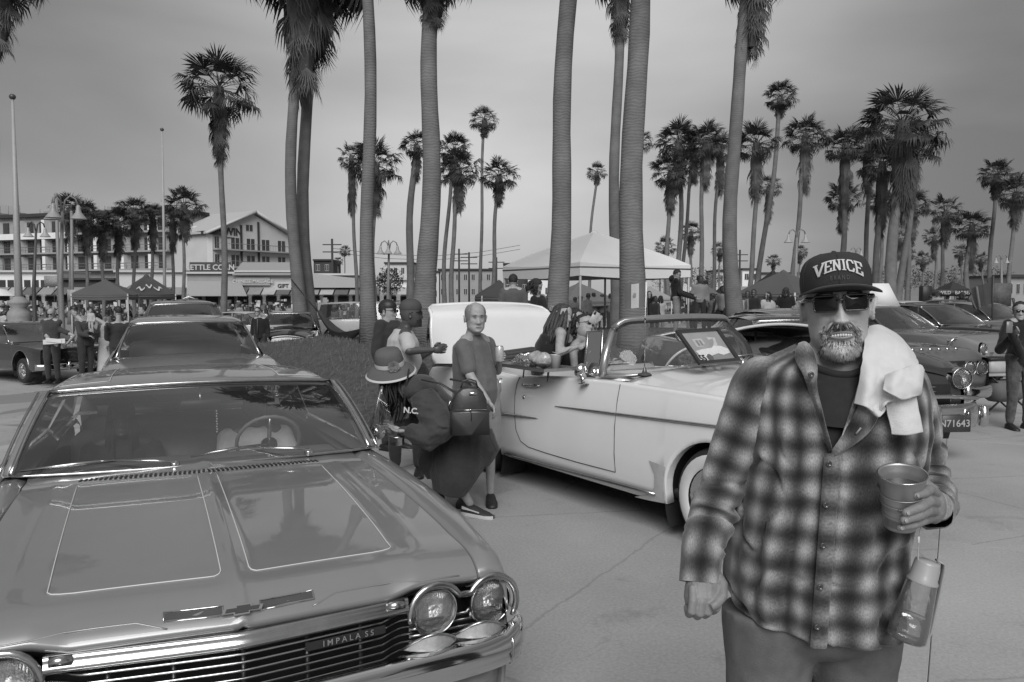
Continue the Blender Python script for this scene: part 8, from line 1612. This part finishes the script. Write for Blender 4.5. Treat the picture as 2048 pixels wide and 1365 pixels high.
# ================================================================== lamps and poles
LPM = mat('grey green lamp paint', .20, .5, var=.1); BELL = mat('pale lamp shade', .33, .45, var=.08)
def street_lamp(label, u, v_top, d, arms, wpx, ubase=None, dark=False, drop=1.0):
    c = at(ubase or u, 590, d); g0 = gz(c.x, c.y); t = at(u, v_top, d); zt = t.z - g0; s_ = thing('street_lamp', label, 'street lamp', (c.x, c.y, g0)); pm_ = mat('dark pole paint', .06, .5) if dark else LPM; r = .09
    MB().tube([(0, 0, 0), (0, 0, .4), (0, 0, zt * .5), (t.x - c.x, 0, zt)], [r * 2, r * 1.3, r, r * .6], 10).obj('pole', pm_, s_)
    k = wpx / 2 / F * d * .85
    for (ax, ay) in arms:
        x0 = t.x - c.x; pts = [(x0 + ax * k * .02, ay * k * .02, zt - .15), (x0 + ax * k * .18, ay * k * .18, zt + k * .62), (x0 + ax * k * .5, ay * k * .5, zt + k * .92), (x0 + ax * k * .85, ay * k * .85, zt + k * .72), (x0 + ax * k, ay * k, zt + k * .25)]
        a_ = MB().tube(pts, .035, 6).obj('arm', pm_, s_); e = Vector((x0 + ax * k, ay * k, zt + k * .25)); h_ = k * .85 * drop
        MB().lathe([(.03, .05), (k * .13, 0), (k * .15, -h_ * .25), (k * .20, -h_ * .5), (k * .38, -h_ * .80), (k * .50, -h_ * .98), (k * .52, -h_ * 1.02), (.01, -h_ * .9)], e, 18).obj('bell_shade', BELL, a_)
street_lamp('triple-headed bell street lamp before the hotel', 125, 420, 30, ((-.9, .3), (-.1, -.9), (1, .1)), 70, 122)
street_lamp('street lamp with small bell heads at the far left, on a dark pole', 72, 462, 40, ((-.8, 0), (.8, .2)), 46, 68, True)
street_lamp('twin bell street lamp right of the hammock palm', 778, 498, 46, ((-1, 0), (1, 0), (0, -.6)), 40, 776)
street_lamp('twin bell street lamp left of the black cap', 1594, 475, 40, ((-1, 0), (1, 0)), 40, 1590)
street_lamp('twin street lamp just above the black cap', 1712, 505, 60, ((-1, 0), (1, 0)), 24)
street_lamp('twin street lamp near the right edge beyond the flag', 2003, 520, 52, ((-1, 0), (1, 0)), 26)
def flagpole(label, u0, v0, u1, d, ped=False):
    c = at(u1, 590, d); g0 = gz(c.x, c.y); t = at(u0, v0, d); s_ = thing('flagpole', label, 'flagpole', (c.x, c.y, g0)); T_ = Vector((t.x - c.x, 0, t.z - g0)); PM = mat('white pole paint', .33, .5, var=.08, scale=3)
    MB().tube([(0, 0, 0), T_ * .5, T_], [.17 if ped else .12, .12 if ped else .09, .05], 12).obj('pole', PM, s_); MB().ell(T_ + Vector((0, 0, .08)), (.13, .13, .12), n=12, m=8).obj('finial', mat('dark finial', .06, .4), s_)
    if ped: MB().lathe([(.75, 0), (.75, .25), (.62, .35), (.60, .8), (.52, .95), (.55, 1.1), (.40, 1.25), (.46, 1.45), (.42, 1.65), (.28, 1.85), (.42, 2.0), (.42, 2.1), (.25, 2.2), (.18, 2.3)], n=24).obj('pedestal', mat('pale cast stone', .26, .8, var=.12), s_)
flagpole('tall flagpole on a turned stone pedestal at the far left', 25, 198, 37, 33, True); flagpole('tall white flagpole in front of the gabled hotel', 324, 262, 329, 55)
for k, (u0, u1, v0, d, w_, lab) in enumerate([(112, 119, 390, 45, .10, 'plain grey pole left of the triple street lamp'), (143, 143, 425, 45, .08, 'thin bare pole between the lamp and the palms')]):
    c = at(u1, 590, d); t = at(u0, v0, d); s_ = thing('plain_pole', lab, 'pole', (c.x, c.y, gz(c.x, c.y))); MB().tube([(0, 0, 0), (t.x - c.x, 0, t.z - gz(c.x, c.y))], w_, 8).obj('pole', LPM, s_); MB().ell((t.x - c.x, 0, t.z - gz(c.x, c.y)), (w_ * 1.1,) * 3, n=8, m=6).obj('pole_cap', LPM, s_)
for k, (u, v, d, lab) in enumerate([(664, 478, 110, 'wooden power pole with cross arms right of the twin trunks'), (918, 498, 120, 'wooden power pole behind the grey-haired man, left'), (938, 505, 125, 'wooden power pole behind the grey-haired man, right'), (993, 515, 130, 'wooden power pole right of the curved thin palm'), (1480, 500, 130, 'power pole right of the thick trunk by the man in plaid')]):
    t = at(u, v, d); s_ = thing('power_pole', lab, 'power pole', (t.x, t.y, -.9)); MB().tube([(0, 0, 0), (0, 0, t.z + .9)], .16, 6).obj('pole', TRIMD, s_)
    for z in (.8, 1.8): MB().box((0, 0, t.z + .9 - z), (2.6, .12, .14)).obj('cross_arm', TRIMD, s_)
for k, (v, lab) in enumerate([(497, 'upper'), (505, 'lower')]):
    a, b = at(664, v, 110), at(1040, v - 6, 128); MB_ = MB().tube([a, a.lerp(b, .25) - Vector((0, 0, 1)), a.lerp(b, .5) - Vector((0, 0, 1.4)), a.lerp(b, .75) - Vector((0, 0, 1)), b], .035, 3); tag(MB_.obj('power_cable', TRIMD), lab + ' overhead cable running right from the power pole by the twin trunks', 'cable')
# ================================================================== hammock, big flag, signs
hk = thing('hammock', 'dark grey cloth hammock slung between the twin trunks and the hammock palm', 'hammock'); A, B_ = at(634, 622, 24.2), at(735, 655, 17.4)
rows = []
for t in np.linspace(0, 1, 21):
    c = A.lerp(B_, t) - Vector((0, 0, .62 * sin(pi * t) + .0)); w_ = .10 + .42 * sin(pi * min(1, t * 1.05)) ** .8; rows.append([c + Vector((0, s * w_ * .8, abs(s) ** 1.5 * w_ * .55 + .02 * sin(5 * s + 9 * t))) for s in np.linspace(-1, 1, 9)])
MB().grid(rows).obj('cloth', mat('slate hammock cloth', .06, .8, var=.15, scale=3), hk); MB().tube([A, A + Vector((-.05, .2, .35))], .02, 5).obj('strap', BLACK, hk); MB().tube([A + Vector((-.9, .5, .95)), A], .02, 5).obj('strap', BLACK, hk)
MB().ell(A.lerp(B_, .30) - Vector((0, 0, .60)), (.12, .12, .12), n=10, m=6).obj('hanging_pouch', BLACK, hk)
bf = thing('large_striped_flag', 'large flag in three broad bands flying over the right-hand cars', 'flag', at(1990, 600, 20)); o = bf.location.copy()
MB().tube([at(1984, 640, 20) - o, at(1987, 552, 20) - o], .02, 6).obj('flagstaff', mat('dark pole paint', .06, .5), bf)
C0 = [(1988, 552, 20), (1963, 570, 19.8), (1948, 574, 20.1), (1936, 592, 19.9)]; C1 = [(1984, 608, 20), (1968, 612, 19.8), (1955, 618, 20.1), (1948, 618, 19.9)]
for k in range(3):
    g_ = []
    for q_ in np.linspace(0, 1, 7): a = at(*C0[k]).lerp(at(*C0[k + 1]), q_); b = at(*C1[k]).lerp(at(*C1[k + 1]), q_); g_.append([a.lerp(b, s) + Vector((0, .12 * sin(6 * (k + q_)), -.03 * sin(3 * s))) - o for s in np.linspace(0, 1, 7)])
    MB().grid(g_).obj('flag_band', (mat('flag dark band', .05, .8), mat('flag pale band', .36, .8), mat('flag mid band', .09, .8))[k], bf, fix=False)
for k, (u, v, d, w_, h_, g, lab) in enumerate([(146, 592, 36, .5, .55, .34, 'white printed sheet hung on the stall beside the grey canopy'), (2004, 590, 24, .55, .7, .09, 'dark square panel right of the striped flag'), (107, 563, 60, 1.4, .8, .24, 'pale notice board on the dark shop at the far left')]):
    s_ = thing('hanging_sign', lab, 'sign', at(u, v, d)); MB().box((0, 0, 0), (w_, .03, h_)).obj('panel', mat('sign tone %d' % k, g, .7, var=.4, scale=9), s_); MB().tube([(0, .03, h_ / 2), (0, .03, -1.6)], .02, 5).obj('post', RAILM, s_)
lid2 = thing('white_upright_panel', 'white upright panel standing behind the right ear of the man in plaid', 'panel', at(1776, 622, 18)); MB().prism([(-.42, 0, .1), (.28, 0, .1), (.12, .25, .62), (-.36, .25, .62)], (0, .04, 0)).obj('panel', WHT, lid2); MB().tube([(0, .05, .1), (0, .05, -1.3)], .03, 6).obj('support', BLACK, lid2)
# ================================================================== crowd
protos = []
SHR = [('dark', cloth('crowd dark cloth', .03)), ('white', cloth('crowd white cloth', .42)), ('grey', cloth('crowd grey cloth', .12)), ('black', cloth('crowd black cloth', .015)), ('pale', cloth('crowd pale cloth', .26))]
for k, (nm_, m_) in enumerate(SHR):
    protos.append((nm_, person('person', (0, -60 - k, 0), h=1.62 + .04 * k, top=m_, sleeves='short' if k % 2 else 'long', bottom=[TROUSER, cloth('crowd pale trousers', .2)][k % 2], hair=HAIR, hairlen=.22 if k in (1, 3) else 0, face=rad((30, -60, 120, -20, 80)[k]), vox=.035, skin=SKIN if k % 2 else SKIN_D, hat='cap' if k == 2 else None)))
groups = [('under the grey left canopy', [166, 180, 196, 214, 228, 246, 258], 34, 612), ('left of the stone pedestal', [4, 12, 58, 70], 50, 606), ('beside the patterned left canopy', [272, 300, 312, 322, 334, 345], 36, 604), ('in front of the popcorn stand', [398, 412, 428, 462, 478], 60, 606), ('before the massage shop', [494, 540, 556, 566, 578], 60, 606), ('before the corner shop by the twin trunks', [640, 654, 668, 682, 700, 712], 55, 605), ('under the white canopy', [1150, 1162, 1176, 1188, 1204, 1222], 33, 606), ('between flag trunk and hoodie man', [1288, 1298, 1310, 1322], 30, 608), ('between hoodie man and thick right trunk', [1388, 1400, 1410, 1424, 1434, 1446, 1458], 27, 606), ('under the dark canopy by the black cap', [1496, 1508, 1516, 1536, 1552, 1572, 1588], 27, 608), ('far back among the right-hand cars', [1862, 1876, 1895, 1925, 1940, 1966, 2012, 2026], 38, 602)]
ORD = ['first', 'second', 'third', 'fourth', 'fifth', 'sixth', 'seventh', 'eighth']
used = set(); rc = random.Random(5)
for where, us, d, vh in groups:
    for i, u in enumerate(us):
        nm_, pt = protos[rc.randrange(len(protos))]; dd = d * rc.uniform(.93, 1.08); c = at(u, 590, dd)
        g0 = mound_h(c.x, c.y) if mound_h(c.x, c.y) > .05 else gz(c.x, c.y)
        if pt.name not in used: o = pt; used.add(pt.name)
        else: o = copy_tree(pt)
        o.location = (c.x, c.y, g0); o.rotation_euler.z = rc.uniform(-3.1, 3.1); s_ = rc.uniform(.93, 1.06); o.scale = (s_ * rc.uniform(.95, 1.15), s_, s_)
        tag(o, '%s person from left, %s top, %s' % (ORD[i], nm_, where), 'person', 'people %s' % where)
for nm_, pt in protos:
    if pt.name not in used:
        for k in list(kids(pt)):
            for j in list(kids(k)): bpy.data.objects.remove(j)
            bpy.data.objects.remove(k)
        bpy.data.objects.remove(pt)
# shade sheet backing the stalls under the dark canopy
wl = thing('tent_side_wall', 'pale cloth side wall at the back of the dark canopy beside the black cap', 'tent wall', at(1545, 600, 33)); MB().grid([[(x, .04 * sin(x * 5), z) for x in np.linspace(-1.7, 1.5, 14)] for z in (-1.5, -.2, .55)]).obj('cloth', mat('pale side cloth', .3, .8), wl)
